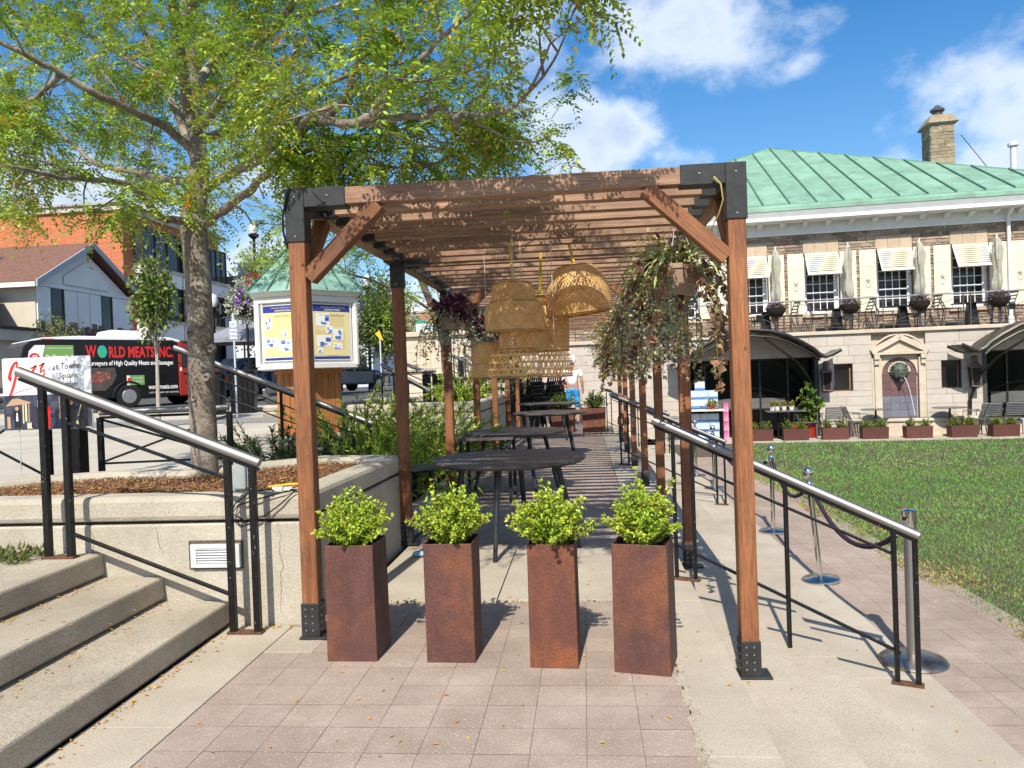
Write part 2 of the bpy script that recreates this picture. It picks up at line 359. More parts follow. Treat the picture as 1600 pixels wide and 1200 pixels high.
# crumbling mortar along the right end of the front paving
b = MB()
for k in range(60):
    y = 1.5+k*.045; x = .402+rng.uniform(-.012,.02); b.obox((x,y,.0), (rng.uniform(.02,.05),rng.uniform(.02,.045),rng.uniform(.004,.012)), rng.uniform(0,3))
o = b.build('mortar_crumbs', CONCS); o['kind'] = 'stuff'
tp = MB().box(-1.55,6.3,-.06,.4,22.6,-.002).build('terrace_paving', JOINT); struct(tp)
for j in range(7):
    for i in range(9): lay(tp, -1.555+PS*(i+.5), 6.315+PS*(j+.5), 0)
b = MB()
for j in range(7, 75):
    for i in range(9): b.box(-1.555+PS*i+G/2, 6.315+PS*j+GY/2, -.03, -1.555+PS*(i+1)-G/2, 6.315+PS*(j+1)-GY/2, rng.uniform(-.0004,.0008))
o = b.build('paver_field', PAVERI, tp); o['kind'] = 'stuff'
# steps down to the lawn level on the right (edges run along the pergola)
LV = [(.68,1.10,-.22),(1.10,1.49,-.37),(1.49,2.06,-.50)]
rs = thing('terrace_steps', 'long low concrete steps going down from the timber pergola to the lawn path', 'steps', (1.4,8,-.5), world=True)
for (a,b_,z) in LV:
    m = MB(); y = -4.0
    for L in (3.6,2.7,2.6,2.6,2.6,2.6,2.6,2.6,2.6,2.4):
        m.box(a+.002,y+.0012,-.62,b_+.012,y+L-.0012,z); y += L
    m.build('tread', CONC, rs, bevel=.0015)
# lower path of pavers along the lawn
lp = MB().box(2.064,-4,-.62,12,21.0,-.502).build('lawn_path', JOINT); struct(lp)
for j in range(20):
    for i in range(5): lay(lp, 2.07+PS*(i+.5), 4.05+PS*(j+.5), -.5)
b = MB()
for j in range(80):
    for i in range(5):
        if 0 <= j-20 < 20: continue
        b.box(2.07+PS*i+G/2, -.29+PS*j+GY/2, -.53, 2.07+PS*(i+1)-G/2, -.29+PS*(j+1)-GY/2, -.5+rng.uniform(-.0004,.0008))
o = b.build('paver_field', PAVERI, lp); o['kind'] = 'stuff'
# patio before the stone building
T5 = R(-5); F0 = Vector((6,22.8,-.5))
def FW(s, w, z=0): return Vector((6+s*math.cos(T5)+w*math.sin(T5), 22.8+s*math.sin(T5)-w*math.cos(T5), -.5+z))
b = MB()
ks = [-5.2+k*.9 for k in range(28)]
for a in ks: 
    for (w0,w1) in ((1.35,2.2),(2.2,3.05)): b.prism([FW(a+.004,w0+.004,-.1),FW(a+.896,w0+.004,-.1),FW(a+.896,w1-.004,-.1),FW(a+.004,w1-.004,-.1)], (0,0,.1))
struct(b.build('patio', M('patio_flags', (.46,.4,.34), (.37,.32,.27), .9, 1.2, bump=.2, bscale=50), bevel=.006))

# ------------------------------------------------------------------ lawn
GRASSM = M('lawn_turf', (.13,.22,.05), (.09,.16,.035), 1, 1.2, bump=.8, bscale=90, blot=(.17,.19,.06), blscale=.7, lo=.3, hi=.7)
edge = [(3.02,-3),(2.97,5.5),(3.0,6.5),(2.9,8),(2.93,11),(2.9,13.6),(3.38,18.1),(3.78,FW(-2.1,3.08).y)]
far = [tuple(FW(s,3.08)[:2]) for s in (0,10,22)]
poly = edge+far+[(30,-3)]
lw = MB().prism([(x,y,-.62) for x,y in poly],(0,0,.115)).build('lawn', GRASSM); struct(lw)
BLADE = M('grass_blade', (.14,.32,.06), (.21,.39,.09), .7, .9, isl=.35, hue=.02, transl=.3, world=True, blot=(.22,.30,.08), blscale=.55)
def inside(x, y):
    xe = np.interp(y, [e[1] for e in edge], [e[0] for e in edge]); yf = far[0][1]-(x-far[0][0])*math.tan(R(5))
    return (x > xe+.0) & (y < yf-.01)
L = Leaves()
for (n, xa, xb, ya, yb, hgt, wd) in [(46000,2.8,7.5,5,9.5,.045,.006),(44000,2.8,12,9.5,14.5,.055,.011),(30000,2.8,18,14.5,20.8,.055,.02)]:
    x = NR.uniform(xa,xb,n); y = NR.uniform(ya,yb,n); k = inside(x,y)
    # thinner along the worn near edge
    e = np.interp(y, [q[1] for q in edge], [q[0] for q in edge]); keep = NR.uniform(size=n) < np.clip((x-e)*2.2+.25,0,1); k &= keep
    x, y = x[k], y[k]; m = len(x); D = np.stack([NR.normal(scale=.55,size=m),NR.normal(scale=.55,size=m),np.ones(m)],1)
    L.add(np.stack([x,y,np.full(m,-.507)],1), D, rdir(m), NR.uniform(.5,1.2,m)*hgt, NR.uniform(.7,1.3,m)*wd)
o = L.build('grass', BLADE, wide=.3, curl=.2); o['kind'] = 'stuff'
DRY = M('dry_grass_blade', (.42,.33,.15), (.30,.25,.10), .8, 3, isl=.4, hue=.03, transl=.2)
L = Leaves(); n = 10000; y = NR.uniform(4.5,15,n); e = np.interp(y,[q[1] for q in edge],[q[0] for q in edge]); x = e+np.abs(NR.normal(scale=.35,size=n))-.02
keep = (np.sin(x*5.1+y*2.3)+np.sin(y*3.7-x*2.1)+NR.normal(scale=.6,size=n)) > .35; x, y = x[keep], y[keep]
for (cx,cy,r_) in ((6.2,15.2,.55),(4.4,8.2,.4),(7.5,12,.5),(5.2,11,.35),(4.0,6.4,.5)): q = int(330*r_); x = np.concatenate([x,cx+NR.normal(scale=r_,size=q)]); y = np.concatenate([y,cy+NR.normal(scale=r_*.6,size=q)])
m = len(x); D = np.stack([NR.normal(scale=.9,size=m),NR.normal(scale=.9,size=m),np.ones(m)*.8],1); L.add(np.stack([x,y,np.full(m,-.507)],1), D, rdir(m), NR.uniform(.03,.06,m), NR.uniform(.005,.010,m)*(1+y/10))
tag(L.build('dry_grass', DRY, wide=.3, curl=.2), kind='stuff')
# ------------------------------------------------------------------ stairs on the left
st = thing('concrete_stairs', 'three heavy concrete steps rising left from the rose pavers to the plaza', 'stairs', (-3,3,0), world=True)
for (xa, z) in ((-2.17,.15),(-2.58,.30),(-2.96,.45)):
    m = MB(); m.box(-3.6 if z > .4 else -4.2,-4,z-.135,xa,4.44,z)
    m.build('step', CONCS, st, bevel=.014, seg=2)
    m = MB(); m.box(-4.2,-4,z-.16,xa-.035,4.44,z-.136); m.build('riser', CONCS, st)
# ------------------------------------------------------------------ raised bed with concrete wall
bedp = [(-1.665,4.44),(-1.61,6.62),(-2.35,6.75),(-2.85,6.3),(-3.2,5.95),(-3.8,6.0),(-4.25,5.75),(-4.75,5.3),(-6.5,4.9),(-6.5,4.44)]
bw = thing('planter_wall', 'low concrete planter wall with grooved coping holding the honey locust', 'wall', (-3,4.44,0), world=True)
def ring(poly, t):
    n = len(poly); out = []
    for i in range(n):
        a, b_, c = Vector(poly[i-1]), Vector(poly[i]), Vector(poly[(i+1)%n])
        d1 = (b_-a).normalized(); d2 = (c-b_).normalized(); nn = Vector((-d1.y,d1.x))+Vector((-d2.y,d2.x))
        nn = nn/(nn.length**2)*2 if nn.length > .2 else nn; out.append((b_.x+nn.x*t, b_.y+nn.y*t))
    return out
def wallring(poly, t, z0, z1, mb=None):
    mb = mb or MB(); inn = ring(poly, t); n = len(poly); k = len(mb.v)
    mb.v += [(x,y,z0) for x,y in poly]+[(x,y,z1) for x,y in poly]+[(x,y,z0) for x,y in inn]+[(x,y,z1) for x,y in inn]
    for i in range(n):
        j = (i+1)%n
        mb.f += [(k+i,k+j,k+n+j,k+n+i),(k+2*n+j,k+2*n+i,k+3*n+i,k+3*n+j),(k+n+i,k+n+j,k+3*n+j,k+3*n+i),(k+i,k+2*n+i,k+2*n+j,k+j)]
    return mb
def area(p): return sum(p[i-1][0]*p[i][1]-p[i][0]*p[i-1][1] for i in range(len(p)))/2
if area(bedp) < 0: bedp = bedp[::-1]
wallring(ring(bedp,.004), .20, -.3, .615).build('wall_body', CONCW, bw, bevel=.01)
wallring(ring(bedp,.03), .15, .60, .65).build('coping_joint', BLACK, bw)
wallring(bedp, .21, .632, .785).build('coping', CONCW, bw, bevel=.032, seg=2)
for pts in ([(-1.86,.62),(-1.84,.52),(-1.855,.45),(-1.83,.38),(-1.85,.27),(-1.845,.2),(-1.855,.12),(-1.85,.02)],[(-3.05,.60),(-3.02,.5),(-3.06,.4),(-3.03,.3)],[(-2.62,.6),(-2.6,.48),(-2.57,.4)]):
    m = MB(); Q = []
    for a,b in zip(pts,pts[1:]): Q += [(a[0]+(b[0]-a[0])*k/3+rng.uniform(-.006,.006),4.4437,a[1]+(b[1]-a[1])*k/3) for k in range(3)]
    m.tube(Q,[.0006+.0012*math.sin(math.pi*i/(len(Q)-1)) for i in range(len(Q))],4); m.build('crack', JOINT, bw)
MULCH = M('bark_mulch', (.27,.15,.085), (.15,.08,.045), 1, 18, bump=1, bscale=60, bdist=.03, speck=(.42,.24,.1), sscale=60, sthr=.6)
mul = MB(); inn = ring(bedp,.16)
struct(mul.prism([(x,y,.2) for x,y in inn],(0,0,.53)).build('mulch_bed', MULCH))
CHIP = M('bark_chip', (.36,.19,.095), (.18,.095,.05), .95, 8, isl=.5, hue=.02)
L = Leaves(); n = 36000; x = NR.uniform(-6.3,-1.8,n); y = NR.uniform(4.6,6.7,n)
def inpoly(x, y, P):
    r = np.zeros(len(x), bool); j = len(P)-1
    for i in range(len(P)):
        xi,yi = P[i]; xj,yj = P[j]; c = ((yi>y)!=(yj>y))&(x<(xj-xi)*(y-yi)/(yj-yi+1e-12)+xi); r ^= c; j = i
    return r
k = inpoly(x,y,ring(bedp,.22)); x,y = x[k],y[k]; m = len(x); D = rdir(m); D[:,2] *= .35
L.add(np.stack([x,y,.732+NR.uniform(0,.02,m)],1), D, rdir(m,1.5), NR.uniform(.012,.036,m), NR.uniform(.005,.012,m)); o = L.build('mulch_chips', CHIP, wide=.5, curl=.05); o['kind'] = 'stuff'
YLEAF = M('yellow_leaf', (.62,.36,.04), (.5,.22,.03), .7, 3, isl=.35, hue=.02, transl=.2)
L = Leaves(); n = 1100; x = NR.uniform(-6,-1.8,n); y = NR.uniform(4.6,6.7,n); k = inpoly(x,y,ring(bedp,.2)); x,y = x[k],y[k]; m=len(x); D=rdir(m); D[:,2]*=.15
L.add(np.stack([x,y,np.full(m,.757)],1), D, rdir(m,3), NR.uniform(.015,.04,m), NR.uniform(.006,.012,m))
def litter(n, fx, fy, fz):
    x, y = fx(n), fy(n); D = rdir(n); D[:,2] = np.abs(D[:,2])*.12; L.add(np.stack([x,y,np.full(n,fz)+NR.uniform(.003,.007,n)],1), D, rdir(n,4), NR.uniform(.014,.036,n), NR.uniform(.006,.011,n))
U = lambda a,b: (lambda n: NR.uniform(a,b,n))
Nn = lambda a,s: (lambda n: a+np.abs(NR.normal(scale=s,size=n)))
litter(110, Nn(-2.16,.05), U(2.3,4.4), 0); litter(60, Nn(-2.57,.05), U(2.6,4.4), .15); litter(50, Nn(-2.95,.05), U(3,4.4), .3)
litter(45, U(-2.3,-1.5), lambda n: 4.42-np.abs(NR.normal(scale=.05,size=n)), 0); litter(90, U(-1.5,.35), lambda n: 4.86+NR.normal(scale=.02,size=n), .003)
litter(60, U(-1.75,.6), U(2.3,4.8), 0); litter(30, U(-1.5,.6), U(4.9,6.2), .012); litter(25, U(-3.2,-2.2), U(3,4.3), .3); litter(30, U(-1.5,.3), U(6.4,12), 0)
litter(12, U(.7,1.05), U(3,6), -.22); litter(14, U(1.5,2), U(3,7), -.5); litter(30, U(2.1,3), U(4.5,9), -.5)
o = L.build('fallen_leaves', YLEAF, wide=.5, curl=.1); o['kind'] = 'stuff'
# weeds at the wall foot
L = Leaves()
for k in range(60):
    p = np.array([rng.uniform(-4.0,-3.3), rng.uniform(4.15,4.42), .45]); n = 22; D = rdir(n, .9); L.add(p+D*NR.uniform(0,.05,(n,1)), D, rdir(n), NR.uniform(.02,.06,n), NR.uniform(.006,.014,n))
tag(L.build('weeds', M('weed', (.16,.19,.05), (.1,.13,.035), .8, 20, isl=.3, transl=.2)), kind='stuff')
# ================================================================== pergola
WOOD = M('stained_pine', (.265,.108,.044), (.17,.065,.027), .62, 1.0, stretch=(26,26,1.1), bump=.3, bscale=3.2, bdist=.004, rnd=.14, blot=(.13,.05,.022), blscale=1.1, lo=.3, hi=.7, grain=(6,.5,1))
WOODS = M('weathered_slat', (.355,.22,.148), (.215,.125,.082), .7, 1.0, stretch=(30,30,1.0), bump=.4, bscale=3.2, bdist=.004, rnd=.16, blot=(.14,.065,.042), blscale=1.3, lo=.3, hi=.7, grain=(6,.55,1))
PW = .094; XL, XR, Y1, SP, ZT = -1.575, .84, 4.18, 2.328, 2.535
BRK = M('black_bracket', (.018,.019,.021), (.03,.031,.034), .5, 18, bump=.25, bscale=140, bdist=.002)
pg = thing('pergola', 'long brown timber pergola with black steel corner brackets over the terrace tables', 'pergola', ((XL+XR)/2,Y1,0), world=True)
BOLT = M('bolt', (.5,.5,.5), None, .4, metal=1)
KN = M('knot', (.1,.035,.018), (.2,.08,.035), .7, 60)
NB = 7
for side, X, z0 in ((-1,XL,0.012),(1,XR,-.218)):
    for k in range(NB):
        y = Y1+SP*k+PW/2; zb = z0 if not (side < 0 and k == 0) else .004
        po = beam('post', (X,y,zb+.012), (X,y,ZT-.06), PW, PW, WOOD, pg, .005, up=(0,1,0))
        if k < 2:
            kb_ = MB()
            for q in range(2):
                zz = rng.uniform(.4,2.1); kb_.lathe([(.009,0),(.007,.0008),(.003,.001)], (0,0,0), 10, 1, 1.5)
                m = len(kb_.v)-30
                for j in range(m, len(kb_.v)): v = kb_.v[j]; kb_.v[j] = (X+rng.uniform(-.0001,.0001)+v[0]+(-.03,.02,.03,-.015,.01)[q], y-PW/2-v[2]+.0002, zz+v[1])
            tag(kb_.build('knot', KN, pg), kind='stuff')
        w = PW/2+.006
        sh = MB().box(X-w,y-w,zb+.01,X+w,y+w,zb+.20).build('post_shoe', BRK, pg, bevel=.003)
        if k < 3:
            bb = MB()
            for zz in (.05,.09,.13,.17):
                for xx in (-.025,.015): 
                    bb.obox((X+xx,y-w-.002,zb+zz),(.008,.005,.008)); bb.obox((X-side*(w+.002),y+xx,zb+zz),(.005,.008,.008))
            tag(bb.build('bolt', BOLT, sh), kind='stuff')
            pl_ = MB().box(X-w-.012,y-w-.012,zb,X+w+.055,y+w+.02,zb+.012); pl_.build('base_plate', BRK, sh, bevel=.002)
        # corner bracket: sleeve on the post, arm along the side beam, arm along the cross beam
        c = MB(); t = w+.002
        c.box(X-t,y-t,ZT-.30,X+t,y+t,ZT)
        xa, xb = (X, X+.29) if side < 0 else (X-.29, X)
        c.box(xa if side > 0 else X+t, y-t, ZT-.11, xb if side < 0 else X-t, y+t, ZT)
        c.box(X-t, y+t, ZT-.11, X+t, y+.26, ZT)
        if k: c.box(X-t, y-.26, ZT-.11, X+t, y-t, ZT)
        cb = c.build('corner_bracket', BRK, pg, bevel=.003)
        if k < 2:
            bb = MB()
            for dz in (-.05,-.27): bb.obox((X-side*.0,y-t-.002,ZT+dz),(.007,.005,.007))
            bb.obox((X-side*.19,y-t-.002,ZT-.05),(.007,.005,.007)); tag(bb.build('bolt', BOLT, cb), kind='stuff')
        # knee braces
        if k in (0,2,4,6):
            beam('knee_brace', (X-side*.052,y,ZT-.50), (X-side*.47,y,ZT-.105), .086, .086, WOOD, pg, .004, up=(0,1,0))
        if k == 0: beam('knee_brace', (X,y+.052,ZT-.48), (X,y+.42,ZT-.10), .08, .08, WOOD, pg, .004)
    for k in range(NB-1):
        ya = Y1+SP*k+PW+.02; beam('side_beam', (X,ya,ZT-.053), (X,ya+SP-PW-.04,ZT-.053), PW, PW, WOODS, pg, .004)
for k in range(NB):           # cross beams between bracket pairs
    y = Y1+SP*k+PW/2; beam('cross_beam', (XL+.06,y,ZT-.054), (XR-.06,y,ZT-.054), PW, PW, WOODS, pg, .004)
SB = M('slat_bracket', (.02,.021,.023), None, .55, rnd=.3)
for k in range(NB-1):
    for j in range(1,8):
        y = Y1+SP*k+PW/2+SP*j/8+rng.uniform(-.008,.008); dz = rng.uniform(-.004,.004)
        s_ = beam('slat', (XL+PW/2+.01,y,ZT-.052+dz), (XR-PW/2-.01,y,ZT-.052+dz), .076, .078, WOODS, pg, .004)
        for xx in (XL+PW/2, XR-PW/2-.085): MB().box(xx,y-.048,ZT-.10+dz,xx+.085,y+.048,ZT-.004+dz).build('slat_bracket', SB, pg)
# cable lying round the left bracket
cab = MB().tube([(XL-.02,Y1-.012,ZT+.004),(XL-.045,Y1-.02,ZT-.08),(XL-.062,Y1-.02,ZT-.16),(XL-.066,Y1-.012,ZT-.24),(XL-.055,Y1-.01,ZT-.30),(XL-.05,Y1+.03,ZT-.34)], .006, 6)
tag(cab.build('power_cable', BLACK, smooth=True), 'black power cable looped over the corner bracket above the front planter wall', 'cable')
vt = MB().tube([(XR-.12,Y1-.03,ZT-.08),(XR-.085,Y1-.035,ZT-.12),(XR-.075,Y1-.03,ZT-.2),(XR-.095,Y1-.01,ZT-.27),(XR-.13,Y1+.05,ZT-.34),(XR-.19,Y1+.12,ZT-.42)], [.008,.005,.004,.004,.0035,.002], 6)
tag(vt.build('dried_vine', M('dry_vine', (.4,.34,.14), (.3,.24,.1), .8, 20), smooth=True), 'pale dried vine stem hanging from the right front bracket of the pergola', 'vine')
rd = MB().tube([(.58,Y1+.03,ZT),(.58,Y1+.03,ZT+.05)], .0012, 4).lathe([(.004,0),(.006,.004),(.004,.01)], (.58,Y1+.03,ZT+.02), 6)
# lone post of another timber frame at the left edge
wp = thing('wooden_post', 'brown timber post on a concrete footing at the far left behind the railing', 'post', (-5.08,5.9,.46), world=True)
beam('timber', (-5.10,6.0,.55), (-5.10,6.0,3.2), .14, .14, WOOD, wp, up=(0,1,0)); MB().box(-5.2,5.9,.4,-5.0,6.1,.56).build('footing', CONCW, wp, bevel=.01)

# ================================================================== railings
def railing(label, p, q, posts, base, bars=(), cradle=.028, r=.031, name='handrail', pr=.018, group=None, plates=(), rmat=None, lean=0):
    """steel tube from p to q on black posts; posts are fractions along it, base their foot heights; bars are (f0,z-drop0,f1,drop1) flats"""
    p, q = Vector(p), Vector(q); o = thing(name, label, 'handrail', (p+q)/2, world=True, group=group)
    at = lambda f: p.lerp(q, f)
    MB().tube([p,q], r, 14).build('tube_rail', rmat or STEEL, o, smooth=True)
    d = Vector((0,0,-r-.012)); MB().bar(at(.004)+d, at(.996)+d, cradle, .016).build('rail_cradle', BLACK, o)
    for f, z in zip(posts, base):
        a = at(f); MB().bar((a.x,a.y,z), (a.x,a.y,a.z-r-.01), pr*2, pr*2).build('post', BLACK, o, bevel=.002)
    for (f0,d0,f1,d1) in bars:
        a, b_ = at(f0), at(f1); MB().bar(a-Vector((0,0,d0)), b_-Vector((0,0,d1)), .034, .012).build('lower_bar', BLACK, o)
    for (f0,f1,z) in plates:
        a, b_ = at(f0), at(f1); dd = (b_-a); dd.z = 0; dd.normalize(); a2 = Vector((a.x,a.y,z+.007))-dd*.03; b2 = Vector((b_.x,b_.y,z+.007))+dd*.03
        MB().bar(a2, b2, .06, .014).build('foot_plate', RUSTP, o)
    return o
railing('steel and black handrail beside the concrete stairs before the planter wall', (-3.37,4.31,1.575), (-1.885,4.29,.992), (.10,.197,.868,.968), (.46,.46,.01,.01),
        ((.19,.195,.87,.165),(.195,.86,.87,.845)), plates=((.10,.197,.45),(.868,.968,0)), pr=.019)
railing('steel and black handrail stepping down beside the front right pergola post', (.47,5.42,1.10), (1.955,4.76,.405), (.085,.165,.535,.915,.985), (0,0,-.37,-.5,-.5),
        ((.165,.2,.915,.18),(.08,.80,.93,.765)), plates=((.915,.985,-.5),(.085,.165,0)), pr=.013, r=.027)
railing('second handrail along the pergola steps, beyond the nearest stanchions', (.40,12.05,1.10), (1.965,11.05,.395), (.09,.16,.55,.92,.985), (0,0,-.37,-.5,-.5),
        ((.16,.2,.92,.18),(.085,.80,.93,.765)), plates=((.92,.985,-.5),(.09,.16,0)), pr=.013, r=.027)
railing('farthest handrail on the pergola steps, close to the pale stone wall', (.40,18.9,1.08), (1.95,18.0,.40), (.09,.16,.55,.92,.985), (0,0,-.37,-.5,-.5),
        ((.16,.2,.92,.18),(.085,.80,.93,.765)), plates=((.09,.16,0),), pr=.012, r=.026)
railing('steel handrail sloping down past the octagonal notice kiosk', (-4.62,8.35,1.90), (-2.42,8.6,.95), (.08,.535,.90,.985), (.5,.5,.3,.3), ((.02,.16,.9,.2),(.05,.36,.9,.34)), pr=.015, r=.03)
# X-braced plaza railing behind the tree bed
def xrail(label, pts, zt, zb, name='plaza_railing'):
    o = thing(name, label, 'railing', (*pts[0], zb), world=True)
    P = [Vector((x,y,0)) for x,y in pts]
    MB().tube([(p.x,p.y,zt) for p in P], .03, 12).build('tube_rail', STEEL, o, smooth=True)
    MB().bar((P[0].x,P[0].y,zt-.05),(P[-1].x,P[-1].y,zt-.05),.03,.025).build('top_bar', BLACK, o)
    MB().bar((P[0].x,P[0].y,zb+.12),(P[-1].x,P[-1].y,zb+.12),.02,.02).build('bottom_bar', BLACK, o)
    for p in (P[0],P[-1]): MB().bar((p.x,p.y,zb),(p.x,p.y,zt-.05),.045).build('post', BLACK, o)
    MB().bar((P[0].x,P[0].y,zb+.13),(P[-1].x,P[-1].y,zt-.07),.02).build('brace', BLACK, o); MB().bar((P[0].x,P[0].y+.03,zt-.07),(P[-1].x,P[-1].y+.03,zb+.13),.02).build('brace', BLACK, o)
    return o
xrail('X braced black and steel railing panel behind the jazz sign', [(-5.95,6.3),(-4.95,6.68)], 1.42, .5)
xrail('X braced black and steel railing panel behind the honey locust trunk', [(-4.62,6.95),(-3.45,7.2)], 1.23, .62)
pb = thing('railing_post', 'thick black square post between the two X braced railing panels', 'post', (-4.8,6.85,.5), world=True)
MB().box(-4.86,6.8,.45,-4.73,6.93,1.19).build('post_body', BLACK, pb, bevel=.004); MB().bar((-4.95,6.7,.66),(-4.62,6.95,.62),.05,.02).build('foot_rail', BLACK, pb); MB().tube([(-4.95,6.68,1.28),(-4.62,6.95,1.25)], .028, 10).build('link_rail', STEEL, pb, smooth=True)
# ================================================================== corten planters and box shrubs in the front row
CORT = M('corten_steel', (.112,.047,.038), (.080,.034,.029), .72, 5, stretch=(2.2,2.2,.8), grain=(130,.4), bump=.45, bscale=90, bdist=.003, rnd=.08, blot=(.20,.07,.03), blscale=2.2, speck=(.15,.065,.045), sscale=120, sthr=.64)
CORT2 = M('corten_steel_orange', (.155,.055,.030), (.10,.038,.03), .75, 4, stretch=(2.2,2.2,.8), grain=(110,.4), bump=.45, bscale=90, bdist=.003, blot=(.25,.08,.026), blscale=3.2, speck=(.1,.035,.025), sscale=100, sthr=.6)
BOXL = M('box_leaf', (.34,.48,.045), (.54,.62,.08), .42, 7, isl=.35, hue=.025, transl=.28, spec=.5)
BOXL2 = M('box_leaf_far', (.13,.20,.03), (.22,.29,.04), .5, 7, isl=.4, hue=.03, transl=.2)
STEM = M('woody_stem', (.16,.10,.055), (.09,.06,.035), .9, 30)
def hollow(mb, w0, w1, h, t=.006, d=None, d0=None):
    """open box: bottom width w0, top width w1"""
    d1 = d or w1; d0 = d0 or (d or w0); a, b, c, e = w0/2, w1/2, d0/2, d1/2
    k = len(mb.v)
    for (x, y, z) in ((a,c,0),(b,e,h),(b-t,e-t,h),(b-t,e-t,h-.06)): mb.v += [(-x,-y,z),(x,-y,z),(x,y,z),(-x,y,z)]
    for r_ in range(3):
        for i in range(4): j = (i+1)%4; mb.f.append((k+r_*4+i,k+r_*4+j,k+r_*4+4+j,k+r_*4+4+i))
    mb.f.append((k+3,k+2,k+1,k)); return mb
def planter(x, y, rz, w, h, label, mat, wt=None):
    t = thing('planter', label, 'planter', (x,y,0), rz, 'tall corten planters in a row')
    hollow(MB(), w, wt or w, h).build('steel_body', mat, t, bevel=.004)
    MB().box(-w/2+.01,-w/2+.01,h-.075,w/2-.01,w/2-.01,h-.035).build('soil', SOIL, t)
    return t
def shrubtwigs(L, rad, n, per, ll, lw, s, sr):
    lean = np.array([rng.uniform(-.25,.12)*rad[0], rng.uniform(-.2,.2)*rad[1], 0])
    ph = rng.uniform(0,6.28)
    # leafy shoots fanning up and out, in whorls towards their tips
    for k in range(n):
        a = rng.uniform(0,6.283); f = math.sqrt(rng.uniform(0,1)); e = np.array([rad[0]*f*math.cos(a)*rng.uniform(.7,1.2), rad[1]*f*math.sin(a)*rng.uniform(.7,1.2), rad[2]*(1.12-.72*f*f)*rng.uniform(.5,1.08)*(1+.16*math.sin(3*a+ph))+.04])
        if k % 31 == 5: e = e*rng.uniform(1.15,1.35)
        e = e+lean*e[2]/rad[2]
        b = np.array([e[0]*.12,e[1]*.12,.0]); m = (b+e)/2+np.array([0,0,.02]); s.tube([b,m,e],[sr*1.3,sr,sr*.4],4,False); q = max(3,per//7)
        d = (e-m)/np.linalg.norm(e-m)
        for t in np.linspace(.35 if f < .75 else .12,1,q):
            p = (1-t)**2*b+2*t*(1-t)*m+t*t*e; w = 7; D = d*rng.uniform(.5,.9)+rdir(w)*.95; L.add(np.tile(p,(w,1)), D, rdir(w,1.0), NR.uniform(.7,1.2,w)*ll*(1.1-.25*t), NR.uniform(.8,1.2,w)*lw)
def box_shrub(x, y, z, rad, label, n=150, per=60, ll=.026, lw=.013, mat=None, group='box shrubs in the tall planters', rz=0, name='box_shrub', sr=.0035):
    t = thing(name, label, 'shrub', (x,y,z), rz, group)
    L = Leaves(); s = MB(); shrubtwigs(L, rad, n, per, ll, lw, s, sr)
    s.build('stem', STEM, t); L.build('foliage', mat or BOXL, t, curl=.05, wide=.5); return t
FR = [(-1.235,3.98,R(-1),.265,.60,'corten planter nearest the left front post of the pergola',CORT,.255),
      (-.715,3.955,R(-1),.25,.605,'second corten planter from the left front pergola post, evenly brown',CORT,.25),
      (-.185,3.875,R(-3),.238,.61,'corten planter with bright orange rust streaks on its front',CORT2,.232),
      (.262,3.81,R(-13),.27,.62,'corten planter turned slightly, nearest the right front post of the pergola',CORT,.262)]
SH = [((.215,.2,.21),'spreading box shrub in the planter by the left pergola post, leaning left'),((.205,.19,.25),'box shrub in the evenly brown second planter, with a twig out to the left'),
      ((.225,.2,.25),'tall feathery box shrub in the orange streaked planter'),((.18,.17,.24),'compact box shrub in the planter by the right pergola post')]
for (x,y,rz,w,h,lab,m,wt),(rad,sl_) in zip(FR,SH):
    planter(x,y,rz,w,h,lab,m,wt); box_shrub(x,y,h-.04,rad,sl_, rz=rng.uniform(0,3))

# ================================================================== round tables
TBL = M('charcoal_top', (.115,.098,.086), (.065,.056,.05), .5, 1, stretch=(1.2,30,1), bump=.15, bscale=3, bdist=.002, rnd=.1)
TLEG = M('charcoal_leg', (.028,.03,.034), (.02,.021,.024), .42, 10)
def table(x, y, h, r, label, nleg=4, a0=45, planks=9, group='round charcoal tables under the pergola'):
    t = thing('round_table', label, 'table', (x,y,0), R(-1), group)
    pw = 2*r/planks
    for k in range(planks):
        ya, yb = -r+k*pw+.0022, -r+(k+1)*pw-.0022; m = []
        for q in range(9):
            yy = ya+(yb-ya)*q/8; xx = math.sqrt(max(r*r-yy*yy, 0)); m.append((xx, yy))
        pts = [(xx,yy,h-.022) for xx,yy in m]+[(-xx,yy,h-.022) for xx,yy in reversed(m)]
        if k in (0, planks-1): pts = [p for i,p in enumerate(pts) if abs(p[0]) > 1e-6 or i in (0, 8)]
        MB().prism(pts,(0,0,.022)).build('plank', TBL, t, bevel=.0018)
    MB().lathe([(r-.03,h-.042),(r-.008,h-.0225)],(0,0,0),48).build('rim', TLEG, t, smooth=True)
    for k in range(nleg):
        a = R(a0+360*k/nleg); c, s = math.cos(a), math.sin(a)
        MB().tube([(c*(r*.62),s*(r*.62),h-.03),(c*(r*.9),s*(r*.9),0.0)], [.028,.017], 12).build('leg', TLEG, t, smooth=True)
    return t
table(-.645,6.42,.76,.64,'nearest round charcoal table, right behind the front planters',4,-97.)
table(-.86,9.4,.76,.63,'round charcoal table second in depth under the bamboo lamps',4,-60)
table(-.62,13.6,.77,.655,'third round charcoal table, just before the stacked chairs',4,-40)
table(-.78,17.0,.80,.675,'farthest and darkest round table, level with the stacked chairs',4,-50)
table(-1.66,7.5,.57,.2,'small low round table beside the ferny bed left of the pergola',3,0,5,'small side tables')
sq = thing('square_table', 'black square table edge showing behind the left pergola posts', 'table', (-1.15,9.0,0), 0, 'small side tables')
for k in range(6): MB().box(-.33,-.33+k*.11+.003,.71,.33,-.33+(k+1)*.11-.003,.74).build('plank', TBL, sq, bevel=.002)
